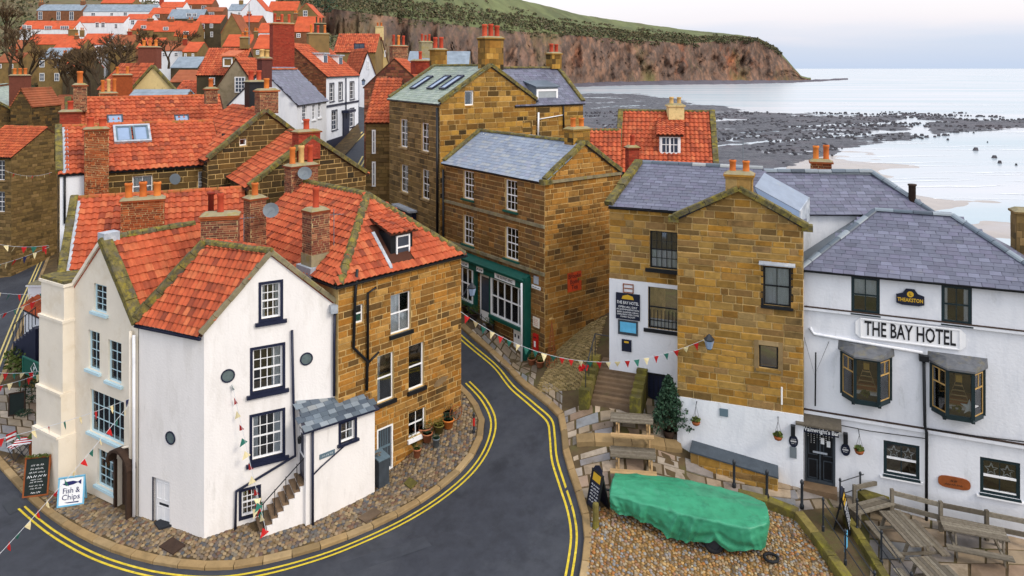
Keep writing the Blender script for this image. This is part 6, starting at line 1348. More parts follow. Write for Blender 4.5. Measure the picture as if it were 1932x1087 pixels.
        mb.tube([ff(xc - .36, z0 + .2, .2), ff(xc - .04, z0 + 1.15, .2)], .008, 4); mb.tube([ff(xc + .36, z0 + .2, .2), ff(xc + .04, z0 + 1.15, .2)], .008, 4); mb.obj('ladder_tree', 'wood_fresh', o)
        mb = MB(); mb.box(ff, xc - .09, xc + .09, z1 - .42, z1 - .2, .16, .3); mb.obj('lantern', 'brass', o)
        mb = MB()
        if i == 1:
            sc_ = [(xc + .28 + math.cos(math.pi / 2 + k * math.pi / 5) * (.26 if k % 2 == 0 else .1), z0 + .34 + math.sin(math.pi / 2 + k * math.pi / 5) * (.26 if k % 2 == 0 else .1)) for k in range(10)]; mb.prism(ff, sc_, .36, .4); mb.obj('paper_star', 'sign_white', o)
        mb = MB(); clump(mb, ff(xc - .05, z0 + .18, .32), .16, R, 30); mb.obj('garland', 'leaf', o)
        for k in (-1, 1): mb = MB(); mb.box(ff, xc + k * .4 - .05, xc + k * .4 + .05, z0 - .22, z0 - .1, .0, .3); mb.obj('bracket', 'blackgreen_paint', o)
        mb = MB(); mb.box(ff, x0 + .1, x1 - .1, z0 - .1, z0 + .3, -.9, -.3); mb.obj('table', 'wood_brown', o)
    # bar door
    mb = MB(); mb.box(ff, dr[0], dr[1], dr[2], dr[3], -.16, -.1); d = mb.obj('bar_door', 'black_paint', r); mb = MB(); w_ = (dr[1] - dr[0])
    mb.ring(ff, dr[0], dr[1], dr[2], dr[3], .07, -.1, .02); mb.box(ff, dr[0] + w_ / 2 - .03, dr[0] + w_ / 2 + .03, dr[2], dr[3], -.1, -.07)
    for k in range(2):
        for y0, y1 in ((.05, .4), (.48, .93)): mb.ring(ff, dr[0] + .1 + k * w_ / 2, dr[0] + w_ / 2 - .06 + k * w_ / 2 - .02, dr[2] + (dr[3] - dr[2]) * y0, dr[2] + (dr[3] - dr[2]) * y1, .03, -.1, -.08)
    mb.obj('door_frame', 'grey_paint', d)
    for xx, zz in ((.52, .7), (.72, .66)): mb = MB(); mb.box(ff, dr[0] + w_ * xx, dr[0] + w_ * (xx + .12), dr[2] + (dr[3] - dr[2]) * zz, dr[2] + (dr[3] - dr[2]) * (zz + .11), -.078, -.07); mb.obj('door_notice', 'sign_white', d)
    mb = MB(); mb.box(ff, dr[0] + .25, dr[1] - .25, dr[2] + 1.0, dr[2] + 1.06, -.07, -.04); mb.obj('letter_plate', 'lead', d)
    zt = dr[3]; mb = MB(); mb.prism(Fr(ff.o, ff.n, ff.v, ff.u), [(0, zt + .5), (0, zt + .2), (.5, zt + .2), (.5, zt + .26)], dr[0] - .3, dr[1] + .18); mb.obj('door_canopy', 'wood_grey', d)
    mb = MB(); mb.box(ff, dr[0] - .12, dr[1] + .1, zt - .06, zt + .19, .3, .36); o = mb.obj('bar_sign', 'sign_navy', r); text("Wainwright's Bar", ff, (dr[0] + dr[1]) / 2, zt + .06, .21, 'sign_white', o, .364, sx=.8, bold=.004)
    mb = MB(); rs_ = random.Random(3)
    for k in range(9):
        x = dr[0] + .1 + (w_ - .2) * k / 8
        for q in range(rs_.randrange(3, 8)): mb.box(ff, x - .01, x + .01, zt - .12 - q * .07, zt - .1 - q * .07, .0, .02)
    mb.obj('fairy_lights', 'sign_white', d)
    mb = MB(); mb.box(ff, dr[0] - .05, dr[1] + .05, -.9, dr[2] - .01, -.1, .5); mb.obj('doorstep', 'step_stone', r)
    for px_, py_, m_ in ((1497, 831, 'sign_navy'), (1595, 847, 'sign_navy')):
        wf_ = TF if px_ < 1517 else ff; a, b = wf_.px(px_, py_); 
        mb = MB(); n = 18; mb.prism(wf_, [(a + math.cos(2 * math.pi * k / n) * .15, b + math.sin(2 * math.pi * k / n) * .21) for k in range(n)], .04, .07); o = mb.obj('oval_plaque', m_, r); mb = MB(); mb.ring(wf_, a - .09, a + .09, b - .02, b + .02, .012, .07, .075); mb.obj('plaque_lettering', 'sign_white', o)
        for q in (-1, 1): scrawl(wf_, a - .07, a + .07, b + q * .07, .035, 'sign_white', o, .074)
    o, r_ = board(r, TF, 1490, 1503, 842, 862, 'plastic_grey', 'menu_case', .04, .05); 
    for px_, py_ in ((1496, 808), (1595, 823)):
        wf_ = TF if px_ < 1517 else ff; a, b = wf_.px(px_, py_); mb = MB(); mb.box(wf_, a - .07, a + .07, b - .18, b + .16, .05, .22); mb.obj('wall_light', 'black_paint', r)
    # oval name plate
    a, b = ff.px(1800, 910); mb = MB(); n = 20; mb.prism(ff, [(a + math.copysign(abs(math.cos(2 * math.pi * k / n)) ** .5, math.cos(2 * math.pi * k / n)) * .46, b + math.copysign(abs(math.sin(2 * math.pi * k / n)) ** .7, math.sin(2 * math.pi * k / n)) * .19) for k in range(n)], .01, .05); o = mb.obj('wooden_plaque', 'wood_brown', r); scrawl(ff, a - .1, a + .1, b + .06, .08, 'wood_dark', o, .054); scrawl(ff, a - .25, a + .25, b - .06, .07, 'wood_dark', o, .054)
    for hh_ in (hs[2], hs[3]):
        mb = MB(); zm = (hh_[2] + hh_[3]) / 2; mb.box(ff, hh_[0] + .1, hh_[1] - .1, zm - .03, zm + .035, -.06, -.02); mb.box(ff, hh_[0] + .1, hh_[1] - .1, hh_[2] + .1, hh_[2] + .13, -.06, -.02); mb.box(ff, hh_[0] - .1, hh_[1] + .1, hh_[2] - .1, hh_[2] - .05, 0, .1); mb.obj('window_rail', 'white_paint', r)
    # paper stars in the low windows
    for hh_ in (hs[2], hs[3]):
        for k in (.3, .7):
            xc, zc2 = hh_[0] + (hh_[1] - hh_[0]) * k, hh_[2] + (hh_[3] - hh_[2]) * .66; sc_ = [(xc + math.cos(math.pi / 2 + q * math.pi / 5) * (.19 if q % 2 == 0 else .08), zc2 + math.sin(math.pi / 2 + q * math.pi / 5) * (.19 if q % 2 == 0 else .08)) for q in range(10)]
            mb = MB(); pts = [ff(x, y, -.12) for x, y in sc_]; mb.tube(pts + [pts[0]], .018, 5, False); mb.obj('window_star', 'sign_white', r)
    pipe(r, [ff(*ff.px(1742, 668), .1), ff(*ff.px(1744, 800), .12), ff(*ff.px(1747, 812), .15), ff(*ff.px(1747, 980), .1)], 'black_paint', .05); mb = MB(); a, b = ff.px(1742, 672); mb.box(ff, a - .14, a + .14, b - .12, b + .06, .02, .2); mb.obj('hopper', 'black_paint', r)
    pipe(r, [ff(*ff.px(1528, 618), .02), ff(*ff.px(1536, 630), .03), ff(*ff.px(1740, 664), .06)], 'white_cool', .05, 'wall_gutter')
    pipe(r, [ff(*ff.px(1539, 662), .16), ff(*ff.px(1538, 762), .16)], 'black_paint', .028, 'flag_pole'); pipe(r, [ff(*ff.px(1517, 636), .02), ff(*ff.px(1537, 705), .15), ff(*ff.px(1564, 644), .02)], 'iron', .008, 'stay_wire', 4)
    pipe(r, [ff(*ff.px(1580, 800), .05), ff(*ff.px(1640, 812), .05), ff(*ff.px(1745, 826), .05)], 'black_paint', .014, 'cable', 5); pipe(r, [ff(*ff.px(1750, 806), .1), ff(*ff.px(1840, 820), .1), ff(*ff.px(1940, 832), .1)], 'black_paint', .02, 'cable', 5)
    return r, ff
HR, HF = white_hotel()
def stack_thing(label, px, Y, w_, d, py0, py1, az, m, mortar, n, potm, ph, **k):
    c = PL(px, Y); r = thing('chimney_stack', label, 'chimney', (c.x, c.y, H - (py0 - HY) / F * Y)); brick_stack(r, px, Y, w_, d, py0, py1, az, m, mortar, n, potm, ph, **k)
stack_thing('brick chimney with two orange pots above the hotel slate ridge', 1549, 30.5, .78, .6, 345, 301, -.35, 'brick', 'brick_mortar', 2, 'pot_orange', .6)
stack_thing('stone chimney cut off by the right edge beyond the hotel hip', 1945, 27.0, 1.1, .7, 1000, 395, -.35, 'st_street', 'mortar_dark', 1, 'pot_orange', .6, brick=(.25, .4))
c = P(1721, 398, 28.0); mb = MB(); mb.lathe(c, [(.13, -.5), (.13, .95), (.16, .97), (.16, 1.02)], 12); tag(mb.obj('metal_flue', 'wood_dark', None, True), 'slim dark red metal flue pipe behind the hotel roof ridge', 'flue')

# --- red-roofed house by the shore
u = side_dir(1150, 40.5, 4600); p = PL(1172, 38.2); azM = math.atan2(u.y, u.x)
def shore_house():
    A_ = PL(1165, 39.0); B_ = PL(1352, 38.0); h = House('shore_red_house', 'red roofed house with white framed dormer standing above the rocky beach', A_, B_, 6.6, 0, 9.0, 11.95, wall=('stone', 'st_mix', 'mortar'), gauge=.31, wid=.24, cop=('coping', (0, 1)), ridge='coping', stone=(.24, .34), stonew=(.4, .95))
    f = h.f['front']; wd = Fr(f.o - f.n * .9, f.u, f.v, f.n); r_ = wd.rect(1244, 1284, 255, 291); x0, x1, z0, z1 = r_
    mb = MB(); mb.box(wd, x0, x1, z0 - .3, z1, -2.2, 0); d = mb.obj('dormer', 'white_paint', h.root); mb = MB(); mb.ring(wd, x0 + .05, x1 - .05, z0, z1 - .05, .1, .0, .06)
    for k in range(1, 4): a = x0 + .15 + (x1 - x0 - .3) * k / 4; mb.box(wd, a - (.05 if k == 2 else .02), a + (.05 if k == 2 else .02), z0 + .1, z1 - .15, .0, .05)
    mb.box(wd, x0 + .1, x1 - .1, (z0 + z1) / 2 - .02, (z0 + z1) / 2 + .02, .0, .045); mb.obj('window_frame', 'white_paint', d); mb = MB(); mb.box(wd, x0 + .14, x1 - .14, z0 + .09, z1 - .14, .003, .02); mb.obj('pane', 'glass_far', d)
    d0, d1 = wd(x0 - .15, z1 + .02, .2), wd(x1 + .15, z1 + .02, .2); t0, t1 = wd(x0 - .15, z1 + .75, -2.1), wd(x1 + .15, z1 + .75, -2.1); fd = roof_fr(d0, d1, t0); roof(h.root, fd, [fd.loc(q) for q in (d0, d1, t1, t0)], 'pan', h.tl, 'pantile', .31, .24, 'dormer_roof')
    brick_stack(h, 1274, 41.3, .85, .7, 225, 196, .0, 'yellow_render', 'yellow_render', 2, 'pot_buff', .4, .13, lay=False); h.done()
    # lower roof to its left
    A_ = PL(1075, 38.0); B_ = PL(1168, 37.6); h = House('low_red_house', 'low red roofed cottage tucked behind the post office gable', A_, B_, 5.0, 0, 8.6, 11.0, wall=('plain', 'white_cool'), gauge=.31, wid=.24, cop=None, ridge='coping'); brick_stack(h, 1193, 36.0, .55, .5, 330, 275, .2, 'brick_red', 'brick_mortar_red', 1, 'pot_red', .55, .13); h.done()
shore_house()

# ------------------------------------------------------------------ houses up the hill
def far_roof(name, c1, c2, moss):
    m = mat(name, [c1, c2], .85, .22, 1.2, 0, 5, moss, .5, .5, rnd=False, stain_lo=.56); t = m.node_tree; bs = [n for n in t.nodes if n.type == 'BSDF_PRINCIPLED'][0]
    ge = t.nodes.new('ShaderNodeNewGeometry'); wv = t.nodes.new('ShaderNodeTexWave'); wv.bands_direction = 'Z'; wv.inputs['Scale'].default_value = 1.6; wv.inputs['Distortion'].default_value = .6; t.links.new(ge.outputs[0], wv.inputs[0])
    bp = t.nodes.new('ShaderNodeBump'); bp.inputs['Strength'].default_value = .7; bp.inputs['Distance'].default_value = .08; t.links.new(wv.outputs['Fac'], bp.inputs['Height']); t.links.new(bp.outputs[0], bs.inputs['Normal'])
far_roof('roof_far', '#b04a2a', '#c45a34', '#6a4a2c'); far_roof('roof_far_brown', '#8a4a2c', '#9a5636', '#5c5430'); far_roof('roof_far_slate', '#78848f', '#8c98a4', '#5c6670')
mat('brick_far', ['#6a4630', '#7c5238', '#5a3c2c'], .9, .2, 1.5, .3, 6, rnd=False); mat('stone_far', ['#6e5c3c', '#80683f', '#5a4a30'], .9, .2, .9, .3, 4, rnd=False); mat('stone_far_dark', ['#3e3626', '#4c4230', '#332c20'], .9, .2, .9, .3, 4, rnd=False)
def wz(py, Y): return H - (py - HY) / F * Y
def far(label, x0, x1, Y, pe, pr, wall='stone_far', rf='roof_far', axis='along', dep=6.0, vx=None, wins=(), chim=(), Y1=None, drop=8.0, name='hillside_house', fm='white_paint', group='houses on the hillside', tl=None, ridge=None, wn=(2, 2), cop=None, cat='house', wallspec=None, dvec=None):
    A_ = PL(x0, Y); Yb = Y1 or (along(x0, Y, vx, x1) if vx else Y); B_ = PL(x1, Yb); ze = wz(pe, (Y + Yb) / 2)
    u = (B_ - A_).normalized(); dn = Vector((-u.y, u.x, 0)); dv = dvec if dvec is not None else dn * dep
    if axis == 'along': m_ = (A_ + B_) / 2 + dv / 2
    else: m_ = (A_ + B_) / 2
    zr = wz(pr, m_.y); zr = max(zr, ze + .8)
    h = House(name, label, A_, B_, dv, ze - drop, ze, zr, axis, cat, group, wall=wallspec or ('plain', wall), tile=tl or ('plain', rf), gut=None, ridge=ridge, tl_lim=0, st_lim=0, cop=cop, gauge=.34, wid=.27)
    f = h.f['front']
    for w_ in wins: win_of(h.root, f, w_, dict(nx=wn[0], ny=wn[1], frame=fm, sill=None, curtain=None, panes=False, depth=-.06, fw=.09, bw=.06))
    for cx_, py0, py1, wpx, n, m_ in chim:
        Yc = m_.y if False else (A_ + B_).y / 2 + dv.y * .5; brick_stack(h, cx_, Yc, wpx * Yc / F, max(.5, wpx * Yc / F * .6), py0, py1, math.atan2(u.y, u.x), m_, m_, n, 'pot_orange', .55, .15, lay=False)
    h.done(); return h
W3 = [(292, 301, 27, 34)]
far('brown brick terrace with slate roof at the top left of the village', 69, 153, 235, 20, 9, 'brick_far', 'roof_far_slate', wins=[(72, 80, 22, 37), (107, 114, 22, 38), (131, 139, 22, 38)], chim=[(78, 12, 4, 8, 2, 'brick_far'), (157, 14, 2, 8, 2, 'brick_far')])
far('long white terrace with slate roof far up the hill', 154, 292, 236, 22, 9, 'white_cool', 'roof_far_slate', wins=[(172, 180, 24, 30), (208, 214, 24, 30), (233, 240, 23, 30)], chim=[(186, 24, 18, 8, 2, 'brick_far'), (221, 26, 19, 8, 2, 'brick_far'), (246, 26, 12, 8, 2, 'stone_far_dark'), (272, 26, 12, 8, 2, 'stone_far_dark')])
far('long white cottage row with red roof left of the bare tree top', 142, 233, 205, 43, 31, 'white_cool', 'roof_far', wins=[(180, 187, 42, 52), (191, 198, 42, 52), (216, 222, 45, 54)], chim=[(168, 62, 42, 13, 2, 'brick_far'), (225, 48, 44, 8, 1, 'yellow_render')])
far('white cottage with red roof between the terrace chimneys', 234, 281, 208, 37, 27, 'white_cool', 'roof_far', wins=[(247, 254, 38, 47)], chim=[(262, 44, 30, 7, 2, 'brick_red')])
far('white ended cottage with two wide dormers above the left hedge', 37, 138, 190, 55, 40, 'white_cool', 'roof_far', wins=[(84, 98, 49, 57), (114, 130, 49, 57), (42, 50, 47, 60), (50, 60, 48, 56)], wn=(4, 1))
far('stone house with plain red roof and two rooflights', 47, 130, 168, 84, 65, 'stone_far', 'roof_far', wins=[(59, 68, 91, 104)], chim=[(138, 82, 56, 14, 3, 'stone_far')])
far('square stone house with slate roof and four white windows', 72, 116, 135, 111, 91, 'stone_far', 'roof_far_slate', dep=7, wins=[(75, 84, 114, 127), (103, 112, 114, 127), (75, 84, 138, 153), (103, 112, 138, 153)], wn=(2, 2))
far('small red gable behind the scrub at far left', 16, 42, 160, 92, 76, 'stone_far', 'roof_far_brown')
far('dark walled cottage with red roof and white window high on the hill', 281, 323, 225, 26, 15, 'brick_far', 'roof_far', wins=W3)
far('wide slate roofed house high on the hill', 316, 382, 215, 35, 18, 'stone_far_dark', 'roof_far_slate', wins=[(352, 361, 25, 32), (364, 371, 25, 32)], chim=[(348, 40, 25, 10, 2, 'brick_far')])
far('dark brick house with red roof and four white windows', 368, 416, 170, 44, 29, 'stone_far_dark', 'roof_far', wins=[(377, 386, 45, 54), (396, 402, 45, 53), (377, 386, 60, 73), (397, 402, 60, 70)])
far('olive stone gable beside the dark brick house', 417, 457, 160, 62, 26, 'stone_far', 'roof_far_brown', 'across', wins=())
for i, (x0, x1, Y, pe, pr, lb) in enumerate(((248, 292, 185, 57, 39, 'red roofed cottage with white dormer, leftmost of three below the terrace'), (290, 332, 175, 60, 40, 'red roofed cottage in the middle of three below the terrace'), (328, 368, 165, 68, 41, 'red roofed cottage with tall brick stack, rightmost of three below the terrace'))):
    far(lb, x0, x1, Y, pe, pr, 'stone_far', 'roof_far', wins=[(x0 + 18, x0 + 28, pe - 9, pe - 3)], chim=[(x1 - 8, pe - 2, pr - 4, 10, 2, 'brick_far')])
far('brown roofed row with a band of windows at the skyline', 381, 420, 235, 22, 14, 'brick_far', 'roof_far_brown', wins=[(388, 404, 23, 29)], wn=(4, 1))
far('white gable with steep red roof at the top of the village', 456, 502, 205, 20, -6, 'white_cool', 'roof_far', 'across')
far('red hipped cottage right of the olive gable', 452, 488, 175, 42, 30, 'brick_far', 'roof_far', chim=[(470, 36, 26, 8, 2, 'brick_red')])
far('cottages with red roof above the white gable', 505, 560, 215, 20, 3, 'stone_far', 'roof_far')
far('stone gable with red roof and small attic window near the skyline', 555, 600, 180, 30, 6, 'stone_far', 'roof_far', 'across', wins=[(572, 580, 20, 31)])
far('mossy brown roof below the dark brick house', 320, 372, 100, 155, 133, 'stone_far_dark', 'roof_far_brown')
far('grey weathered sheds between the tree and brown roof', 322, 372, 118, 128, 108, 'stone_far_dark', 'roof_far_slate')
far('small red roof behind the cream gable', 322, 372, 80, 184, 155, 'stone_far_dark', 'roof_far', tl=('pan', 'pantile'))
far('slate lean-to roof in front of the cream gable', 236, 342, 55, 192, 176, 'brick_far', 'roof_far_slate', dep=3)
for i, (x0, x1, Y, pe, pr, wm, rm, lb) in enumerate(((100, 150, 150, 92, 74, 'stone_far', 'roof_far', 'red cottage half hidden by the bare trees'), (150, 200, 160, 84, 64, 'white_cool', 'roof_far', 'white cottage behind the bare tree crown'), (205, 250, 158, 84, 66, 'stone_far', 'roof_far_brown', 'brown roofed cottage above the wide brick chimney'), (256, 300, 140, 92, 72, 'brick_far', 'roof_far', 'brick cottage right of the bare trees'), (300, 345, 132, 96, 78, 'white_cool', 'roof_far_brown', 'white walled cottage above the grey sheds'), (344, 372, 128, 98, 80, 'stone_far', 'roof_far', 'narrow red roofed cottage left of the dormer house'), (420, 470, 128, 88, 66, 'brick_far', 'roof_far', 'red roof tucked above the grey rendered gable'), (478, 515, 120, 92, 66, 'stone_far', 'roof_far', 'red roof left of the tall red chimney'), (484, 530, 150, 62, 44, 'white_cool', 'roof_far', 'white cottage behind the tall red chimney'), (553, 600, 130, 60, 32, 'brick_far', 'roof_far', 'bright red roof right of the tall red chimney'), (430, 460, 225, 20, 8, 'white_cool', 'roof_far_slate', 'white slate roofed house on the skyline'), (300, 345, 245, 14, 4, 'white_cool', 'roof_far', 'white skyline row with red roof'), (345, 400, 255, 8, -2, 'brick_far', 'roof_far', 'red brick skyline row'), (190, 250, 255, 6, -4, 'stone_far', 'roof_far', 'red roofs at the very top of the village'), (-10, 34, 140, 118, 100, 'stone_far', 'roof_far_brown', 'brown roofed house at the far left edge'), (118, 160, 128, 128, 108, 'stone_far_dark', 'roof_far', 'red roof behind the bare tree trunks'))):
    w_ = (x1 - x0) / 5; far(lb, x0, x1, Y, pe, pr, wm, rm, wins=[(x0 + w_ * .7, x0 + w_ * 1.5, pe + 3, pe + 11), (x0 + w_ * 3.2, x0 + w_ * 4, pe + 3, pe + 11)], chim=[(x0 + 5 if i % 2 else x1 - 5, pr + 6, pr - 7, 7, 2, ('brick_far', 'stone_far', 'brick_red')[i % 3])])
# nearer hill houses
far('red roofed house with white dormer and grey gable beside the dark stack', 371, 452, 76, 142, 96, 'stone_far_dark', 'roof_far', tl=('pan', 'pantile'), wins=[(395, 406, 146, 160)], chim=[(462, 92, 70, 16, 2, 'stone_far')])
hd = far('grey rendered gable with white twelve pane window', 408, 482, 66, 165, 112, 'grey_render', 'roof_far', 'across', tl=('pan', 'pantile'), wins=[(443, 463, 145, 175)], wn=(3, 4))
mb = MB(); dw = Fr(PL(420, 73.5), (1, 0, 0), (0, 0, 1), (0, -1, 0)); r_ = dw.rect(419, 441, 107, 128); mb.box(dw, r_[0], r_[1], r_[2], r_[3], -2.5, 0); dd = mb.obj('dormer', 'stone_far', hd.root); mb = MB(); mb.ring(dw, r_[0] + .1, r_[1] - .1, r_[2] + .1, r_[3] - .1, .14, 0, .05); mb.obj('window_frame', 'white_paint', dd)
mb = MB(); mb.slab([dw(r_[0] - .2, r_[3], .25), dw(r_[1] + .2, r_[3], .25), dw(r_[1] + .2, r_[3] + .6, -2.5), dw(r_[0] - .2, r_[3] + .6, -2.5)], (0, 0, .1)); mb.obj('dormer_roof', 'pantile', dd)
far('stained cream gable end with steep red roof and big brick stack', 248, 330, 60, 172, 127, 'yellow_render', 'roof_far', 'across', dep=7, tl=('pan', 'pantile'), chim=[(283, 130, 88, 34, 3, 'brick_purple')], dvec=side_dir(330, 60, -600) * 7, cop=('coping', (0,)))
far('brick end wall with red roof left of the bare tree', 20, 60, 62, 200, 168, 'stone_far_dark', 'roof_far_brown', 'across', dep=4, chim=[(38, 205, 141, 30, 3, 'brick_purple')], wallspec=('stone', 'st_dark', 'mortar_dark'))
brick_c = lambda lb, px, Y, w_, d, p0, p1, m, n, pm='pot_orange', ph=.55: stack_thing(lb, px, Y, w_, d, p0, p1, .5, m, 'brick_mortar_red' if m == 'brick_red' else 'brick_mortar', n, pm, ph, lay=m.startswith('brick_') and m != 'brick_far')
brick_c('tall plain bright red brick chimney breast with five pots', 532, 62, 1.75, 1.5, 180, 44, 'brick_red', 3, 'pot_red', .8)
brick_c('low brick chimney with buff and orange pots in front of the bare tree', 205, 52, 1.1, .6, 190, 174, 'brick_purple', 3, ['pot_orange', 'pot_buff'], .9)
brick_c('wide brick chimney with two orange pots and a steel flue', 231, 58, 1.4, .7, 186, 140, 'brick', 2, 'pot_orange', .6)
# white houses along the climbing street
jr = Vector((0.06, 1, 0)).normalized()
def street_white():
    n0 = PL(615.5, 66); n1 = PL(676, along(615.5, 66, 1040, 676)); u = (n1 - n0).normalized(); wv = Vector((-u.y, u.x, 0)) * 6.6
    A_, B_ = n0 + wv, n0   # the gable towards us is the front; the street wall is on the right
    wr = [(622, 630, 158, 191), (639, 646, 156, 189), (660, 668, 155, 187), (626, 636, 209, 245), (660, 668, 205, 239)]
    h = House('tall_white_house', 'white three bay house with navy trim and red roof on the climbing street', A_, B_, n1 - n0, 6.5, 13.7, 16.6, 'across', wall=('plain', 'white_cool'), walls={'front': ('stone', 'brick_purple', 'mortar_dark')}, wins={'right': wr}, winstyle=dict(nx=2, ny=4, frame='white_paint', sill='navy_paint', surround='navy_paint', curtain='sides', panes=False, glass='glass_far'), tl_lim=0, st_lim=0, stone=(.1, .12), stonew=(.25, .4))
    f = h.f['right']; z_ = f.px(640, 197)[1]; mb = MB(); mb.box(f, 0, f.len, z_ - .1, z_ + .1, 0, .08); mb.obj('painted_band', 'navy_paint', h.root); d = f.rect(646, 657, 212, 255); mb = MB(); mb.box(f, d[0], d[1], d[2], d[3], .0, .12); dd = mb.obj('door', 'navy_paint', h.root); mb = MB(); mb.box(f, d[0] - .3, d[1] + .3, d[3], d[3] + .25, 0, .7); mb.obj('door_canopy', 'navy_paint', dd)
    mb = MB(); mb.box(f, 0, f.len, 5, f.px(640, 258)[1], .0, .1); mb.obj('plinth', 'navy_paint', h.root); pipe(h.root, [f(f.px(651, 150)[0], 13.5, .1), f(f.px(651, 150)[0], 9.5, .1)], 'navy_paint', .06)
    # two dormers
    rf = h.rf['right']
    for x, y in ((608, 115), (637, 118)):
        a, b = rf.px(x, y); mb = MB(); c = rf(a, b); q = gfr(c.x, c.y, c.z, math.atan2(u.y, u.x) - math.pi / 2); mb.box(q, -.2, 1.0, -.7, .7, -.5, 1.0) if False else mb.box(q, -2.2, .3, -.7, .7, -.9, .65); dm = mb.obj('dormer', 'white_paint', h.root); mb = MB(); mb.box(q, .3, .34, -.5, .5, -.5, .5); mb.obj('pane', 'glass_far', dm); mb = MB(); mb.box(q, -2.6, .5, -.85, .85, .65, .78); mb.obj('dormer_roof', 'lead', dm)
    h.done()
    m0 = PL(560, 53); m1 = PL(616, along(560, 53, 1040, 616)); u2 = (m1 - m0).normalized(); wv = Vector((-u2.y, u2.x, 0)) * 5.0
    h = House('slate_roofed_white_house', 'low white house with dark slate roof just below the tall white house', m0 + wv, m0, m1 - m0, 4, 11.85, 14.3, 'across', wall=('plain', 'white_cool'), walls={'front': ('plain', 'white_cool')}, wins={'right': [(570, 579, 198, 228), (589, 595, 196, 226), (600, 606, 194, 222)]}, winstyle=dict(nx=2, ny=4, frame='white_paint', sill='white_paint', curtain='sides', panes=False), tile=('slate', 'slate_purple'), gauge=.24, wid=.4, tl_lim=0); h.done()
street_white()
far('red roofed cottage with black framed dormer above the street', 630, 708, 98, 99, 65, 'stone_far', 'roof_far', tl=('pan', 'pantile'), wins=[(668, 688, 82, 96)], fm='navy_paint')
far('white gable with red roof at the top of the climbing street', 678, 709, 84, 140, 97, 'white_cool', 'roof_far', 'across', dvec=side_dir(678, 84, 300) * 8, tl=('pan', 'pantile'), wins=[(692, 697, 115, 131)], drop=10)
far('cream gable with tall cream chimney by the scrub', 708, 732, 104, 114, 72, 'yellow_render', 'roof_far', 'across', dvec=side_dir(708, 104, 200) * 8, tl=('pan', 'pantile'), wins=[(725, 728, 95, 108)], chim=[(716, 76, 50, 14, 2, 'yellow_render')], drop=12)
far('brown brick gable behind the tall stone house', 687, 800, 58, 165, 112, 'brick_purple', 'roof_far_brown', 'across', wallspec=('stone', 'brick_purple', 'mortar_dark'), tl=('pan', 'pantile_old'), drop=10)
far('old brown pantiled house between the brick gable and tall stone house', 690, 742, 48.5, 232, 152, 'stone_far', 'roof_far_brown', dep=8, tl=('pan', 'pantile_old'), wallspec=('stone', 'st_street', 'mortar_dark'), wins=[(702, 709, 245, 290), (702, 709, 305, 352)], fm='white_paint', wn=(1, 2), drop=7)
far('long pale slate roof beyond the tall stone house', 768, 884, 95, 124, 98, 'stone_far', 'roof_far_slate')
brick_c('brick chimney with cowled pots left of the skylights', 752, 66, 1.4, .9, 150, 86, 'brick_purple', 3, ['pot_red', 'pot_orange'], .9)
brick_c('squat red brick chimney behind the green slate roof', 793, 52, 1.1, .9, 140, 113, 'brick_red', 1, 'pot_red', .6)
brick_c('mossy stone chimney with four red pots on the far slope', 803, 75, 1.2, .8, 110, 78, 'cement', 3, 'pot_red', .7)
brick_c('stone chimney with satellite dish above the white house roof', 600, 72, 2.0, .9, 100, 63, 'stone_far', 3, ['pot_orange', 'pot_red'], .8)
brick_c('dark chimney with slim pots beside the red skyline gable', 604, 110, 1.6, .9, 62, 44, 'stone_far_dark', 3, 'stone_far_dark', .9)
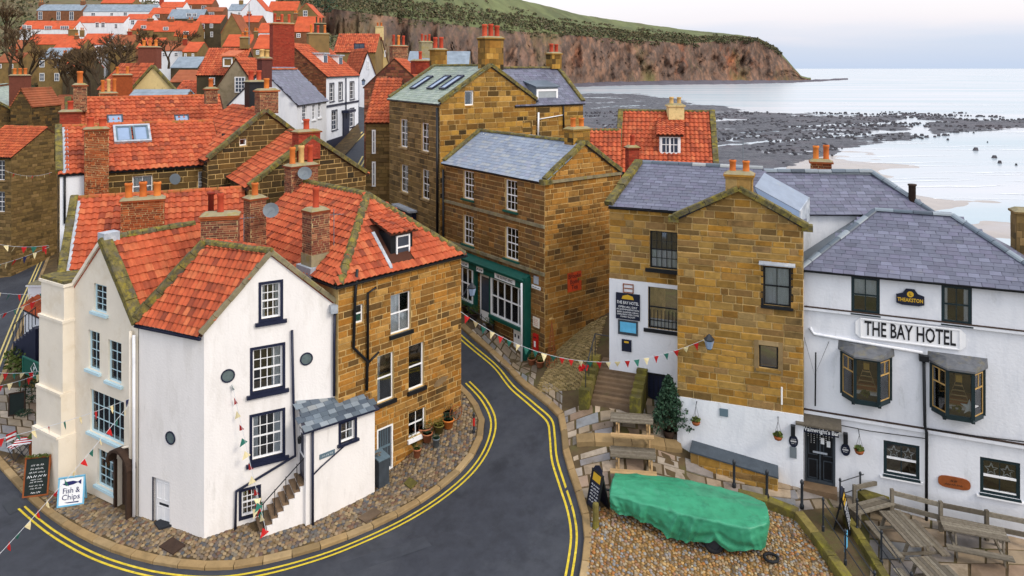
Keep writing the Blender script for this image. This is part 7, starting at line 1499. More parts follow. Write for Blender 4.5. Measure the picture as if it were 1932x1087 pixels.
# houses of the left street
far('stone house with red roof at the left edge of the street', -40, 42, 62, 258, 210, 'stone_far', 'roof_far', tl=('pan', 'pantile'), dep=7, wallspec=('stone', 'st_street', 'mortar_dark'), drop=12, group=None)
def left_street():
    a0 = PL(42, 63); a1 = PL(90, 81); u = (a1 - a0).normalized(); wv = Vector((-u.y, u.x, 0)) * 7
    h = House('street_front_house', 'tall brown stone house front with narrow windows on the left street', a0 + wv, a0, a1 - a0, -2, 10.4, 12.6, 'across', wall=('plain', 'stone_far'), walls={'right': ('stone', 'st_street', 'mortar_dark'), 'front': ('stone', 'st_dark', 'mortar_dark')}, wins={'right': [(62, 69, 248, 298), (75, 80, 243, 285), (63, 70, 320, 352), (76, 82, 300, 330)]}, winstyle=dict(nx=1, ny=2, frame='white_paint', sill='kerb_stone', curtain='sides', panes=False, fw=.1), tile=('slate', 'slate_green'), gauge=.28, wid=.45, tl_lim=0, st_lim=0, stone=(.24, .34), stonew=(.4, .9), cop=('coping', (0,)))
    brick_stack(h, 42, 66, 1.1, .8, 225, 185, .5, 'brick', 'brick_mortar', 1, 'pot_red', .9, .2, lay=False); h.done()
    A_ = PL(-60, 55); B_ = PL(21, 54); h = House('near_street_house', 'near stone house cut by the left picture edge with white sash windows', A_, B_, 6, -2, 7.9, 9.8, wall=('stone', 'st_street', 'mortar_dark'), tile=('pan', 'pantile_old'), wins={'front': [(-6, 9, 303, 340), (-6, 9, 362, 400)]}, winstyle=dict(nx=2, ny=4, frame='white_paint', sill='kerb_stone', curtain='full', panes=False), tl_lim=0, st_lim=0); h.done()
    far('dark stone house closing the end of the left street', 84, 128, 90, 215, 180, 'stone_far_dark', 'roof_far_brown', wins=[(100, 108, 214, 224), (104, 112, 246, 262)], drop=14, group=None, wallspec=('stone', 'st_dark', 'mortar_dark'))
    far('pale garage lean-to at the foot of the street house', 74, 98, 76, 360, 350, 'teal_grey', 'roof_far_slate', dep=3, drop=4, group=None)
    # small white outhouse beside the cream house
    A_ = PL(46, 36.5); B_ = PL(97, 34.5); h = House('white_outhouse', 'small white outhouse with red tiled roof and black stair rail by the left street', A_, B_, 2.6, .2, wz(592, 35.5), wz(592, 35.5) + 1.0, wall=('plain', 'white_cool'), tile=('pan', 'pantile_old'), tl_lim=100)
    f = h.f['front']; mb = MB(); zq = f.px(55, 640)[1]
    for i in range(7): x = f.len * (.1 + .12 * i); z = zq + .2 * i; mb.box(f, x, x + f.len * .12, zq - .6, z, .05, .6)
    mb.obj('outside_steps', 'navy_paint', h.root); mb = MB()
    for i in range(8): x = f.len * (.1 + .12 * i); z = zq + .2 * i; mb.tube([f(x, z, .6), f(x, z + .8, .6)], .018, 5)
    mb.tube([f(f.len * .1, zq + .8, .6), f(f.len * .94, zq + 2.2, .6)], .022, 5); mb.obj('handrail', 'iron', h.root)
    brick_stack(h, 73, 37.0, .7, .6, 582, 532, 0, 'white_cool', 'white_cool', 0, lay=False); h.done()
left_street()
far('white gabled villa with red roof in the fields above the cliff', 737, 766, 530, 20, 10, 'white_cool', 'roof_far', 'across', drop=4, group='villas above the cliff')
far('long red brick villa above the cliff brow', 756, 790, 548, 16, 5, 'brick_far', 'roof_far_brown', drop=4, group='villas above the cliff')
far('brick house with slate roof left of the cliff villas', 655, 680, 428, 14, 6, 'brick_far', 'roof_far_slate', drop=4, group='villas above the cliff')
far('low slate roofed barn right of the cliff villas', 836, 864, 690, 20, 14, 'white_cool', 'roof_far_slate', drop=4, group='villas above the cliff')

# ------------------------------------------------------------------ trees
def bare_tree(label, px, py, Y, hgt, spread, seed, leaves=0):
    rs = random.Random(seed); b = P(px, py, Y); r = thing('bare_tree', label, 'tree', b, 'bare winter trees'); mb = MB(); tw = MB()
    def br(p, d, L, rad, lv):
        q = p + d * L; (mb if lv < 3 else tw).tube([p, p.lerp(q, .5) + Vector((rs.uniform(-1, 1), rs.uniform(-1, 1), 0)) * L * .06, q], [rad, rad * .82, rad * .62], 5 if lv < 3 else 3, False)
        if lv >= 5: return
        for _ in range(3 if lv < 3 else 4):
            ax = Vector((rs.gauss(0, 1), rs.gauss(0, 1), rs.gauss(0, .35))).normalized(); nd = (d + ax * spread * rs.uniform(.6, 1.1) + Vector((0, 0, .12))).normalized(); br(q if rs.random() < .7 else p.lerp(q, rs.uniform(.6, .95)), nd, L * rs.uniform(.62, .85), rad * .66, lv + 1)
    br(b, Vector((0, 0, 1)), hgt * .26, hgt * .03, 0); mb.obj('trunk', 'bark', r); tw.obj('crown', 'twig', r)
for i, (px, py, Y, hg, sp, lb) in enumerate(((150, 205, 92, 9.5, .75, 'bare tree left of the chimney pots'), (188, 200, 84, 9.5, .8, 'large bare tree in the middle of the village'), (232, 165, 98, 8.5, .8, 'bare tree behind the wide brick chimney'), (318, 130, 120, 7, .8, 'bare tree above the mossy brown roof'), (20, 150, 120, 10, .7, 'bare tree on the left slope'), (55, 175, 110, 9, .7, 'bare tree beside the square stone house'), (10, 90, 150, 11, .7, 'bare tree at the upper left picture edge'), (168, 190, 100, 10, .85, 'bare tree with wide crown between the left pair'), (210, 185, 90, 9, .85, 'bare tree just right of the large middle one'), (128, 185, 98, 9, .85, 'leftmost bare tree of the village clump'), (275, 120, 125, 8, .85, 'bare tree below the three red cottages'), (345, 110, 135, 7, .85, 'small bare tree left of the dormer house'), (40, 120, 140, 9, .8, 'bare tree above the square stone house'))):
    bare_tree(lb, px, py, Y, hg, sp, i + 3)
def leafy_tree(label, px, py, Y, hgt, rad, seed, m='leaf_dark', name='evergreen_tree', group=None, n=420, cone=False):
    rs = random.Random(seed); b = P(px, py, Y); r = thing(name, label, 'tree', b, group); mb = MB(); mb.tube([b, b + Vector((0, 0, hgt * .8))], [rad * .09, rad * .03], 6); mb.obj('trunk', 'bark', r); mb = MB()
    for _ in range(n):
        t = rs.random(); z = hgt * (.12 + .88 * t)
        rr = rad * ((1 - t) ** .8 if cone else math.sin(math.pi * min(.97, .12 + .85 * t)) ** .7) * (rs.uniform(.45, 1.0) if True else 1) ; a = rs.uniform(0, 6.283); rr *= 1 + .25 * math.sin(3 * a + seed)
        c = b + Vector((math.cos(a) * rr, math.sin(a) * rr, z)); clump(mb, c, rad * rs.uniform(.1, .2), rs, 5)
    mb.obj('crown', m, r); return r
for i, (px, py, Y, hg, rd, lb) in enumerate(((613, 30, 335, 11, 5, 'dark evergreen tree at the skyline above the village'), (700, 24, 445, 10, 5, 'round dark tree left of the white villa'), (813, 22, 600, 11, 6, 'dark tree between villa and barn'), (648, 20, 400, 8, 5, 'low bushy tree beside the slate roofed villa'), (850, 8, 730, 9, 7, 'hedgerow tree in the field above the cliff'))):
    leafy_tree(lb, px, py, Y, hg, rd, i + 40, 'scrub' if i == 3 else 'leaf_dark', 'hill_tree', 'trees above the cliff', 160)
# scrub on the village hillsides, one mass
mb = MB(); rs = random.Random(77)
for i in range(5200):
    px = rs.uniform(-20, 560) if i < 2400 else rs.uniform(540, 1000); Y = rs.uniform(95, 340); x = (px - CX) / F * Y; z = g(x, Y); q = proj(Vector((x, Y, z)))
    if i < 2400 and mnoise.noise(Vector((x * .03, Y * .03, 1))) < -.1 or z < 3: continue
    clump(mb, (x, Y, z + .2), rs.uniform(.5, 1.6), rs, 7)
o = mb.obj('hillside_scrub', 'scrub'); o['kind'] = 'stuff'

# ------------------------------------------------------------------ things on the ground
def gz(x, y, dz=.1): return Vector((x, y, g(x, y) + dz))
def picnic_table(label, x, y, az, L=1.6, z=None, s=1.0, fresh=True):
    p = gz(x, y) if z is None else Vector((x, y, z)); r = thing('picnic_table', label, 'picnic table', p, 'picnic tables outside the hotel'); fr = gfr(p.x, p.y, p.z, az); lm = 'wood_fresh' if fresh else 'wood_grey'; n = 6; w_ = .72
    for i in range(n):
        mb = MB(); y0 = -w_ / 2 + w_ * i / n; e = R.uniform(-.015, .015); mb.box(fr, -L / 2 + e, L / 2 + e, y0 + .006, y0 + w_ / n - .006, .70, .74); mb.obj('plank', 'wood_grey', r)
    for s_ in (-1, 1):
        for k in range(2): mb = MB(); y0 = s_ * .72 - .14 + .14 * k; mb.box(fr, -L / 2, L / 2, y0 + .005, y0 + .135, .40, .44); mb.obj('seat_plank', lm if fresh else 'wood_grey', r)
    for s_ in (-1, 1):
        x0 = s_ * L * .36; mb = MB(); mb.box(fr, x0 - .03, x0 + .03, -.8, .8, .33, .398); mb.obj('seat_bearer', lm, r); mb = MB(); mb.box(fr, x0 - .03, x0 + .03, -w_ / 2, w_ / 2, .63, .698); mb.obj('top_bearer', lm, r)
        for k in (-1, 1):
            mb = MB(); a, b = fr(x0 + .05, k * .25, .69), fr(x0 + .05, k * .52, -.04); mb.slab([a + fr.v * -.05, a + fr.v * .05, b + fr.v * .05, b + fr.v * -.05], fr.u * .05); mb.obj('leg', lm, r)
picnic_table('grey topped picnic table on the upper flags below the stone steps', (1192 - CX) / F * 26.55, 26.55, -.14, 1.5, 1.12)
picnic_table('grey topped picnic table nearest the boat, below its twin', (1194 - CX) / F * 25.5, 25.5, -.14, 1.55, .42)
picnic_table('weathered picnic table end-on beside the black ramp railing', 12.2, 22.75, 1.62, 1.75, fresh=False, z=-.48)
picnic_table('weathered picnic table lengthwise in front of the hotel fence', 14.3, 22.75, -.34, 1.75, fresh=False, z=-.5)
picnic_table('weathered picnic table cut off by the bottom edge', 12.1, 20.75, 1.66, 1.75, fresh=False, z=-.62)

def boat():
    a, b = Vector((3.3, 24.1, 0)), Vector((7.85, 22.85, 0)); u = (b - a).normalized(); v = Vector((-u.y, u.x, 0)); L = (b - a).length; r = thing('covered_boat', 'small boat on a trailer under a creased green tarpaulin', 'boat', gz((a.x + b.x) / 2, (a.y + b.y) / 2)); mb = MB(); nt_, ns = 150, 72
    for i in range(nt_ + 1):
        t = i / nt_; w_ = .34 + .66 * math.sin(math.pi * min(1, (t * .62 + .12))) ** .8; w_ *= (1 - max(0, (t - .86) / .14) ** 2 * .35); zt = .98 - .16 * t + .05 * math.sin(t * 5); gx = a + u * (L * t)
        for j in range(ns + 1):
            s = j / ns * 2 - 1; q = abs(s); sg = 1 if s > 0 else -1; g0 = g(gx.x, gx.y) + .1
            dk = .52
            if q < dk:
                y = w_ * (q / dk); z = zt - .13 * (q / dk) ** 2 - .05 * math.sin(q / dk * math.pi) * (1 - abs(math.sin(t * 7 + 1)) * .6)
                z += .03 * abs(mnoise.noise(Vector((t * 7, s * 3, 2)))) - .045 * abs(mnoise.noise(Vector((t * 5 + s * 2, s * 4 - t * 3, 7)))) + .025 * (1 - abs(math.sin(t * 11 + s * 3))) ** 6 + .02 * (1 - abs(math.sin(t * 5 - s * 6))) ** 8
            else:
                k = (q - dk) / (1 - dk); hem = g0 + .1 + .13 * (mnoise.noise(Vector((t * 6, sg * 3, 5))) + .3 * math.sin(t * 9)) + (.24 * max(0, 1 - abs(t - .68) / .09) if sg < 0 else 0); ztop = zt - .13
                ph = t * 15 + k * 1.6 * math.sin(t * 5 + sg) + 2 * mnoise.noise(Vector((t * 4, sg, 1))); fold = (.16 * (1 - abs(math.sin(ph))) ** 1.5 - .06 + .07 * (1 - abs(math.sin(ph * 2.3 + 1))) ** 2 + .05 * mnoise.noise(Vector((t * 22, k * 3, sg))) - .12 * abs(mnoise.noise(Vector((t * 9 + k, k * 2.5 - t * 4, sg * 3)))) + .03) * k ** .6
                y = w_ * (1 + .05 * math.sin(k * math.pi)) - .1 * k * w_ + fold; z = ztop + (hem - ztop) * k
            e = (t - .5) * 2; bulge = 1.0
            x = L * t + (.10 * (1 - q) if t > .97 else 0)
            p = a + u * x + v * (y * sg); mb.v.append((p.x, p.y, z))
    for i in range(nt_):
        for j in range(ns): k = i * (ns + 1) + j; mb.f.append((k, k + 1, k + ns + 2, k + ns + 1))
    # end caps follow the sheet down to the hem
    for i0 in (0, nt_):
        base = i0 * (ns + 1); idx = [base + j for j in range(ns + 1)]; c = len(mb.v); m_ = sum((Vector(mb.v[k]) for k in idx), Vector()) / len(idx); mb.v.append(tuple(m_ + u * (.12 if i0 else -.1) - Vector((0, 0, .1)))); mb.f += [(idx[j], idx[j + 1], c) if i0 else (idx[j + 1], idx[j], c) for j in range(ns)] + [(idx[-1], idx[0], c)]
    tp_ = mb.obj('tarpaulin', 'tarp', r, True)
    def wheel(p, ax):
        mb = MB(); n = 20; ax = ax.normalized(); x = ax.orthogonal().normalized(); y = ax.cross(x); prof = [(.16, -.08), (.26, -.09), (.29, -.05), (.29, .05), (.26, .09), (.16, .08)]; b_ = len(mb.v)
        for k in range(n):
            d = x * math.cos(2 * math.pi * k / n) + y * math.sin(2 * math.pi * k / n); mb.v += [tuple(p + d * r_ + ax * c_) for r_, c_ in prof]
        m_ = len(prof)
        for k in range(n):
            for q in range(m_): mb.f.append((b_ + k * m_ + q, b_ + ((k + 1) % n) * m_ + q, b_ + ((k + 1) % n) * m_ + (q + 1) % m_, b_ + k * m_ + (q + 1) % m_))
        o = mb.obj('wheel', 'rubber', r, True); mb = MB(); mb.tube([p - ax * .05, p + ax * .05], .16, 14); mb.obj('rim', 'iron', o)
    for s_ in (-1, 1): c = a + u * (L * .68) + v * s_ * .78; wheel(Vector((c.x, c.y, g(c.x, c.y) + .38)), v)
    c = a + u * -.55; mb = MB(); mb.tube([Vector((c.x, c.y, g(c.x, c.y) + .5)), a + u * .6 + Vector((0, 0, g(a.x, a.y) + .45))], .035, 6); mb.tube([Vector((c.x, c.y, g(c.x, c.y) + .1)), Vector((c.x, c.y, g(c.x, c.y) + .62))], .03, 6); mb.obj('drawbar', 'iron', r)
boat()

def aboard(name, label, x, y, az, w_, h_, frame, face, lines, z=None, lean=.22, legs=True, header=None, cat='sign'):
    p = gz(x, y, .12) if z is None else Vector((x, y, z)); r = thing(name, label, cat, p); fr = gfr(p.x, p.y, p.z, az)
    up = (Z * math.cos(lean) + fr.v * math.sin(lean)).normalized(); nf = Fr(fr(0, -h_ * math.sin(lean) * .95, 0), fr.u, up, fr.u.cross(up)); up2 = (Z * math.cos(lean) - fr.v * math.sin(lean)).normalized(); nb = Fr(fr(0, h_ * math.sin(lean) * .95, 0), fr.u, up2, -(fr.u.cross(up2)))
    for q, nm in ((nf, 'front_panel'), (nb, 'back_panel')):
        mb = MB(); mb.ring(q, -w_ / 2, w_ / 2, 0, h_, .05, -.02, .02); o = mb.obj(nm, frame, r); mb = MB(); mb.box(q, -w_ / 2 + .05, w_ / 2 - .05, .05, h_ - .05, -.012, .008); f_ = mb.obj('board', face, o)
    if header:
        mb = MB(); mb.prism(nf, [(-w_ / 2 + .05, h_ - .03), (w_ / 2 - .05, h_ - .03), (w_ * .3, h_ + .12), (0, h_ + .2), (-w_ * .3, h_ + .12)], -.01, .012); mb.obj('header', 'sign_navy', r); mb = MB(); mb.box(nf, -w_ * .33, w_ * .33, h_ * .72, h_ * .93, .01, .016); mb.obj('header_panel', 'ink_gold', r)
    for t_, b_, sz, m_ in lines: text(t_, nf, 0, b_ * h_, sz, m_, r, .014, sx=min(1.0, (w_ - .16) / (len(t_) * sz * .52)))
    return r, nf
CH = []
p = G(72, 935); r, nf = aboard('chalkboard', 'tall chalkboard A-frame with leafy garland beside the chip shop sign', p.x, p.y, .25, .82, 1.32, 'wood_brown', 'chalk', CH)
mb = MB(); rs = random.Random(2)
for i in range(26): clump(mb, nf(-.36 + .72 * i / 25, 1.32 + .03 * math.sin(i), .03), .07, rs, 8)
mb.obj('garland', 'leaf', r)
for k, (b_, w_, h_) in enumerate(((.78, .4, .06), (.69, .42, .06), (.6, .5, .06), (.5, .6, .1), (.42, .36, .05), (.36, .4, .05), (.27, .44, .05), (.2, .36, .05), (.1, .3, .07))): scrawl(nf, -w_ / 2, w_ / 2, b_ * 1.32, h_, 'sign_white', r, .014, k)
p = G(136, 955); r, nf = aboard('fish_sign', 'pale blue framed fish and chips A-board on the cobbles', p.x, p.y, .28, .84, .95, 'sign_blue', 'sign_white', [('Fish &', .52, .25, 'ink_navy'), ('Chips', .3, .25, 'ink_navy')])
mb = MB(); mb.prism(nf, [(-.28, .72), (-.15, .79), (.05, .8), (.2, .75), (.3, .82), (.3, .66), (.2, .73), (.05, .68), (-.15, .66)], .008, .014); mb.obj('fish_emblem', 'ink_navy', r); mb = MB(); mb.prism(nf, [(-.2, .13), (.25, .13), (.25, .09), (-.1, .1)], .008, .014); mb.obj('arrow', 'ink_navy', r)
p = G(32, 785); aboard('pavement_board', 'small dark pavement board beside the green cafe sign', p.x, p.y, .5, .62, .95, 'wood_dark', 'chalk', [])
p = G(1590, 1003); rb, nb = aboard('hotel_board', 'leaning navy board with gold header on the hotel ramp', p.x, p.y, 1.05, .62, 1.15, 'black_paint', 'sign_navy', [('BAY HOTEL', .64, .12, 'sign_white')], header=True)
for k in range(7): scrawl(nb, -.22, .22, .6 - .075 * k, .04, 'sign_white', rb, .014, k)
text('THEAKSTON', nb, 0, .95, .09, 'ink_black', rb, .02, sx=.8)
p = G(1128, 962); rb, nb = aboard('boat_side_board', 'navy A-board seen nearly edge-on left of the boat', p.x, p.y, -1.05, .6, 1.15, 'black_paint', 'sign_navy', [], header=True)

for k in range(6): scrawl(nb, -.2, .2, .7 - .1 * k, .06, 'sign_white', rb, .014, k)
q_ = G(1124, 1000); mb = MB(); q_ = Vector((q_.x, q_.y, g(q_.x, q_.y) + .05)); mb.lathe(q_, [(.1, 0), (.1, .75), (.085, .8), (.02, .82)], 9); tag(mb.obj('timber_post', 'moss_stone'), 'stumpy mossy timber post at the corner of the cobbled slip', 'post')
def bush(label, name, p, rad, hgt, m='leaf', pot=None, potr=.2, poth=.3, cat='plant', seed=1, group=None, n=120, flowers=None):
    r = thing(name, label, cat, p, group); rs = random.Random(seed); z0 = 0
    if pot:
        mb = MB(); mb.lathe(p, [(potr * .72, 0), (potr, poth * .9), (potr * 1.08, poth * .9), (potr * 1.08, poth), (potr * .9, poth), (potr * .85, poth * .85)], 12); mb.obj('pot', pot, r, True); mb = MB(); mb.tube([p + Vector((0, 0, poth * .7)), p + Vector((0, 0, poth * .86))], potr * .85, 10); mb.obj('soil', 'soil', r); z0 = poth * .85
    mb = MB()
    for _ in range(n):
        d = Vector((rs.gauss(0, 1), rs.gauss(0, 1), rs.gauss(0, 1))).normalized() * rs.uniform(.3, 1) ** .5; c = p + Vector((d.x * rad, d.y * rad, z0 + hgt * .5 + d.z * hgt * .5)); clump(mb, c, max(.03, rad * .16), rs, 3)
    mb.obj('foliage', m, r)
    if flowers:
        mb = MB()
        for _ in range(12): d = Vector((rs.gauss(0, 1), rs.gauss(0, 1), abs(rs.gauss(0, 1)))).normalized(); clump(mb, p + Vector((d.x * rad, d.y * rad, z0 + hgt * .5 + d.z * hgt * .5)), .03, rs, 4)
        mb.obj('flowers', flowers, r)
    return r
# pots along the stone house front
pts = [(757, 857, .2, .35, 'moss_stone', 'leaf_yellow', 'green glazed pot with yellowing plant nearest the grey door'), (775, 850, .26, .3, 'moss_stone', 'leaf', 'mossy tub of low greenery under the white window'), (787, 868, .15, .22, 'terracotta', 'leaf', 'small pot in front of the mossy tub'), (806, 838, .2, .34, 'terracotta', 'leaf_dark', 'pink terracotta pot with a rounded shrub'), (800, 825, .34, .55, 'terracotta', 'leaf', 'large leafy shrub by the lowest window'), (828, 822, .2, .3, 'moss_stone', 'leaf_yellow', 'yellow green tub right of the shrub'), (846, 812, .22, .3, 'pot_orange', 'leaf_dark', 'orange half barrel planter near the house corner'), (845, 795, .2, .4, 'wood_dark', 'twig', 'dark tub with bare stems against the corner wall'), (823, 848, .14, .2, 'plastic_grey', 'leaf_dark', 'grey trough by the cobbled edge')]
for i, (px, py, rd, hg, pm, lm, lb) in enumerate(pts):
    p = G(px, py); bush(lb, 'potted_plant', Vector((p.x, p.y, g(p.x, p.y) + .11)), rd * 1.1, hg, lm, pm, rd, .32, seed=i, group='potted plants along the stone house')
def hoops(label, p):
    r = thing('wire_wheel', label, 'ornament', p); mb = MB(); n = 24
    pts_ = [p + Vector((math.cos(2 * math.pi * k / n) * .28 * .8, .28 * math.cos(2 * math.pi * k / n) * .6, .32 + .3 * math.sin(2 * math.pi * k / n))) for k in range(n + 1)]; mb.tube(pts_, .014, 5, False); mb.obj('rim', 'wood_brown', r); mb = MB()
    for k in range(8): mb.tube([p + Vector((0, 0, .32)), pts_[k * 3]], .006, 4)
    mb.obj('spokes', 'wood_brown', r)
p = G(860, 800); hoops('rusty wheel leaning among the pots at the house corner', Vector((p.x, p.y, g(p.x, p.y) + .12)))
p = G(894, 822); p = Vector((p.x, p.y, g(p.x, p.y) + .1)); r = thing('hydrant_post', 'slim red and black post standing on the pavement tip', 'post', p); mb = MB(); mb.lathe(p, [(.06, 0), (.06, .12), (.035, .14), (.035, .62), (.05, .66), (.05, .74), (.01, .8)], 8); mb.obj('post', 'iron', r); mb = MB(); mb.lathe(p + Vector((0, 0, .28)), [(.045, 0), (.045, .3)], 8); mb.obj('sleeve', 'red_paint', r)
p = G(717, 918); p = Vector((p.x, p.y, g(p.x, p.y) + .1)); r = thing('storage_bin', 'dark grey lidded bin beside the porch wall', 'bin', p); fr = gfr(p.x, p.y, p.z, math.atan2(CU.y, CU.x)); mb = MB(); mb.box(fr, -.22, .22, -.25, .25, 0, .95); mb.obj('body', 'grey_paint', r); mb = MB(); mb.slab([fr(-.25, -.28, .955), fr(.25, -.28, .955), fr(.25, .28, 1.05), fr(-.25, .28, 1.05)], (0, 0, .04)); mb.obj('lid', 'teal_grey', r); mb = MB(); clump(mb, fr(-.1, -.05, 1.1), .12, R, 16); mb.obj('leaves', 'cobble', r)
# christmas tree and hotel planting
p = G(1262, 832); p = Vector((p.x, p.y, g(p.x, p.y) + .1)); r = leafy_tree('potted fir tree standing on the flags by the white cellar wall', 1262, 830, p.y, 2.0, .74, 91, 'leaf_dark', 'fir_tree', None, 1000, True); r.location = p; 
for ch in r.children: ch.location = (0, 0, .22)
mb = MB(); mb.lathe(p, [(.16, 0), (.21, .3), (.19, .3), (.18, .26)], 12); mb.obj('pot', 'wood_dark', r, True)
p = G(1485, 908); bush('barrel planter with straggly evergreen left of the bar door', 'barrel_planter', Vector((p.x, p.y, g(p.x, p.y) + .1)), .26, .75, 'leaf_yellow', 'wood_dark', .2, .38, seed=31)
def basket(label, f, px, py, top):
    a, b = f.px(px, py); c = f(a, b, .34); r = thing('hanging_basket', label, 'hanging basket', c, 'hanging baskets on the hotel wall'); mb = MB(); mb.lathe(c + Vector((0, 0, -.16)), [(.03, 0), (.12, .05), (.16, .16), (.15, .16)], 10); mb.obj('bowl', 'wood_brown', r, True); mb = MB(); clump(mb, c + Vector((0, 0, .02)), .15, R, 50); mb.obj('foliage', 'leaf', r); a2, b2 = f.px(px, top); t_ = f(a2, b2, .34); mb = MB()
    for k in range(3): mb.tube([c + Vector((math.cos(k * 2.1) * .14, math.sin(k * 2.1) * .14, 0)), t_], .006, 4)
    mb.tube([t_, f(a2, b2 + .02, .0)], .014, 5); mb.obj('chain', 'iron', r)
basket('hanging basket on the white base left of the plaque', TF, 1315, 787, 757); basket('hanging basket nearest the bar door on its left', TF, 1468, 814, 786); basket('hanging basket to the right of the bar door', HF, 1620, 840, 812)
# lanterns
def lantern(label, base, tip):
    r = thing('wall_lantern', label, 'lantern', base); mb = MB(); mb.tube([base, base.lerp(tip, .5) + Vector((0, 0, .12)), tip], .018, 5); mb.obj('bracket', 'iron', r); mb = MB(); c = tip + Vector((0, 0, -.42)); mb.lathe(c, [(.09, 0), (.17, .34), (.19, .36), (.08, .48), (.02, .54)], 6); mb.obj('lamp_head', 'iron', r); mb = MB(); mb.lathe(c + Vector((0, 0, .03)), [(.1, 0), (.172, .28)], 6); mb.obj('lamp_glass', 'glass_sky', r)
a, b = TF.px(1334, 640); lantern('black street lantern fixed high on the inn stone wall', TF(a, b, 0), TF(a + .12, b + .25, .5))
a, b = CF.px(868, 560); lantern('black street lantern hanging off the golden house corner', CF(CF.len, b - .1, 0), CF(CF.len + .5, b + .35, .1))
p = P(683, 160, 60); lantern('black lantern on the brick gable up the street', p, p + Vector((.2, -.4, .4)))
# inn signs, on the white wall above the steps
def wall_sign(name, label, f, x0, x1, y0, y1, m, lines, cat='sign', gold=False):
    r_ = f.rect(x0, x1, y0, y1); r = thing(name, label, cat, f((r_[0] + r_[1]) / 2, r_[2], .05)); mb = MB(); mb.box(f, r_[0], r_[1], r_[2], r_[3], .04, .09); o = mb.obj('board', m, r); h_ = r_[3] - r_[2]; w_ = r_[1] - r_[0]
    for t_, b_, sz, m_ in lines: text(t_, f, (r_[0] + r_[1]) / 2, r_[2] + h_ * b_, sz, m_, r, .095, sx=min(1.1, (w_ - .1) / (len(t_) * sz * .55)))
    if gold: mb = MB(); xm = (r_[0] + r_[1]) / 2; mb.prism(f, [(xm - .24, r_[2] + h_ * .78), (xm + .24, r_[2] + h_ * .78), (xm + .2, r_[2] + h_ * .9), (xm, r_[2] + h_ * .96), (xm - .2, r_[2] + h_ * .9)], .09, .1); mb.obj('crest', 'ink_gold', r)
    return r
wall_sign('inn_sign', 'large navy hotel board with gold crest on the white inn wall', WFR, 1163, 1208, 553, 602, 'sign_navy', [('THE BAY HOTEL', .64, .17, 'sign_white'), ('OPEN ALL DAY', .48, .1, 'sign_white'), ('ACCOMMODATION', .38, .09, 'sign_white'), ('BEER GARDEN VIEWS', .28, .08, 'sign_white'), ('CHILDREN WELCOME', .19, .08, 'sign_white'), ('FAMILY ROOM', .1, .08, 'sign_white')], gold=True)
wall_sign('notice_case', 'notice case with bright blue poster under the navy hotel board', WFR, 1167, 1204, 604, 631, 'grey_paint', []); r_ = WFR.rect(1171, 1201, 607, 626); mb = MB(); mb.box(WFR, r_[0], r_[1], r_[2], r_[3], .092, .1); tag(mb.obj('poster', 'sign_cyan'), 'bright blue poster inside the notice case', 'poster')
wall_sign('menu_board', 'small navy menu board low on the white wall above the terrace', WFR, 1174, 1192, 640, 662, 'sign_navy', []); r_ = WFR.rect(1174, 1192, 640, 662); mb = MB(); mb.box(WFR, r_[0] + .1, r_[1] - .1, r_[3] - .12, r_[3] - .05, .09, .1); tag(mb.obj('menu_header', 'ink_gold'), 'gold strip at the top of the small navy menu board', 'strip')
mb = MB(); r_ = WFR.rect(1176, 1196, 535, 552); mb.ring(WFR, *r_, .03, .05, .08); mb.box(WFR, r_[0], r_[1], (r_[2] + r_[3]) / 2 - .015, (r_[2] + r_[3]) / 2 + .015, .05, .08); tag(mb.obj('wall_rack', 'wood_brown'), 'little slatted rack fixed above the navy hotel board', 'rack')
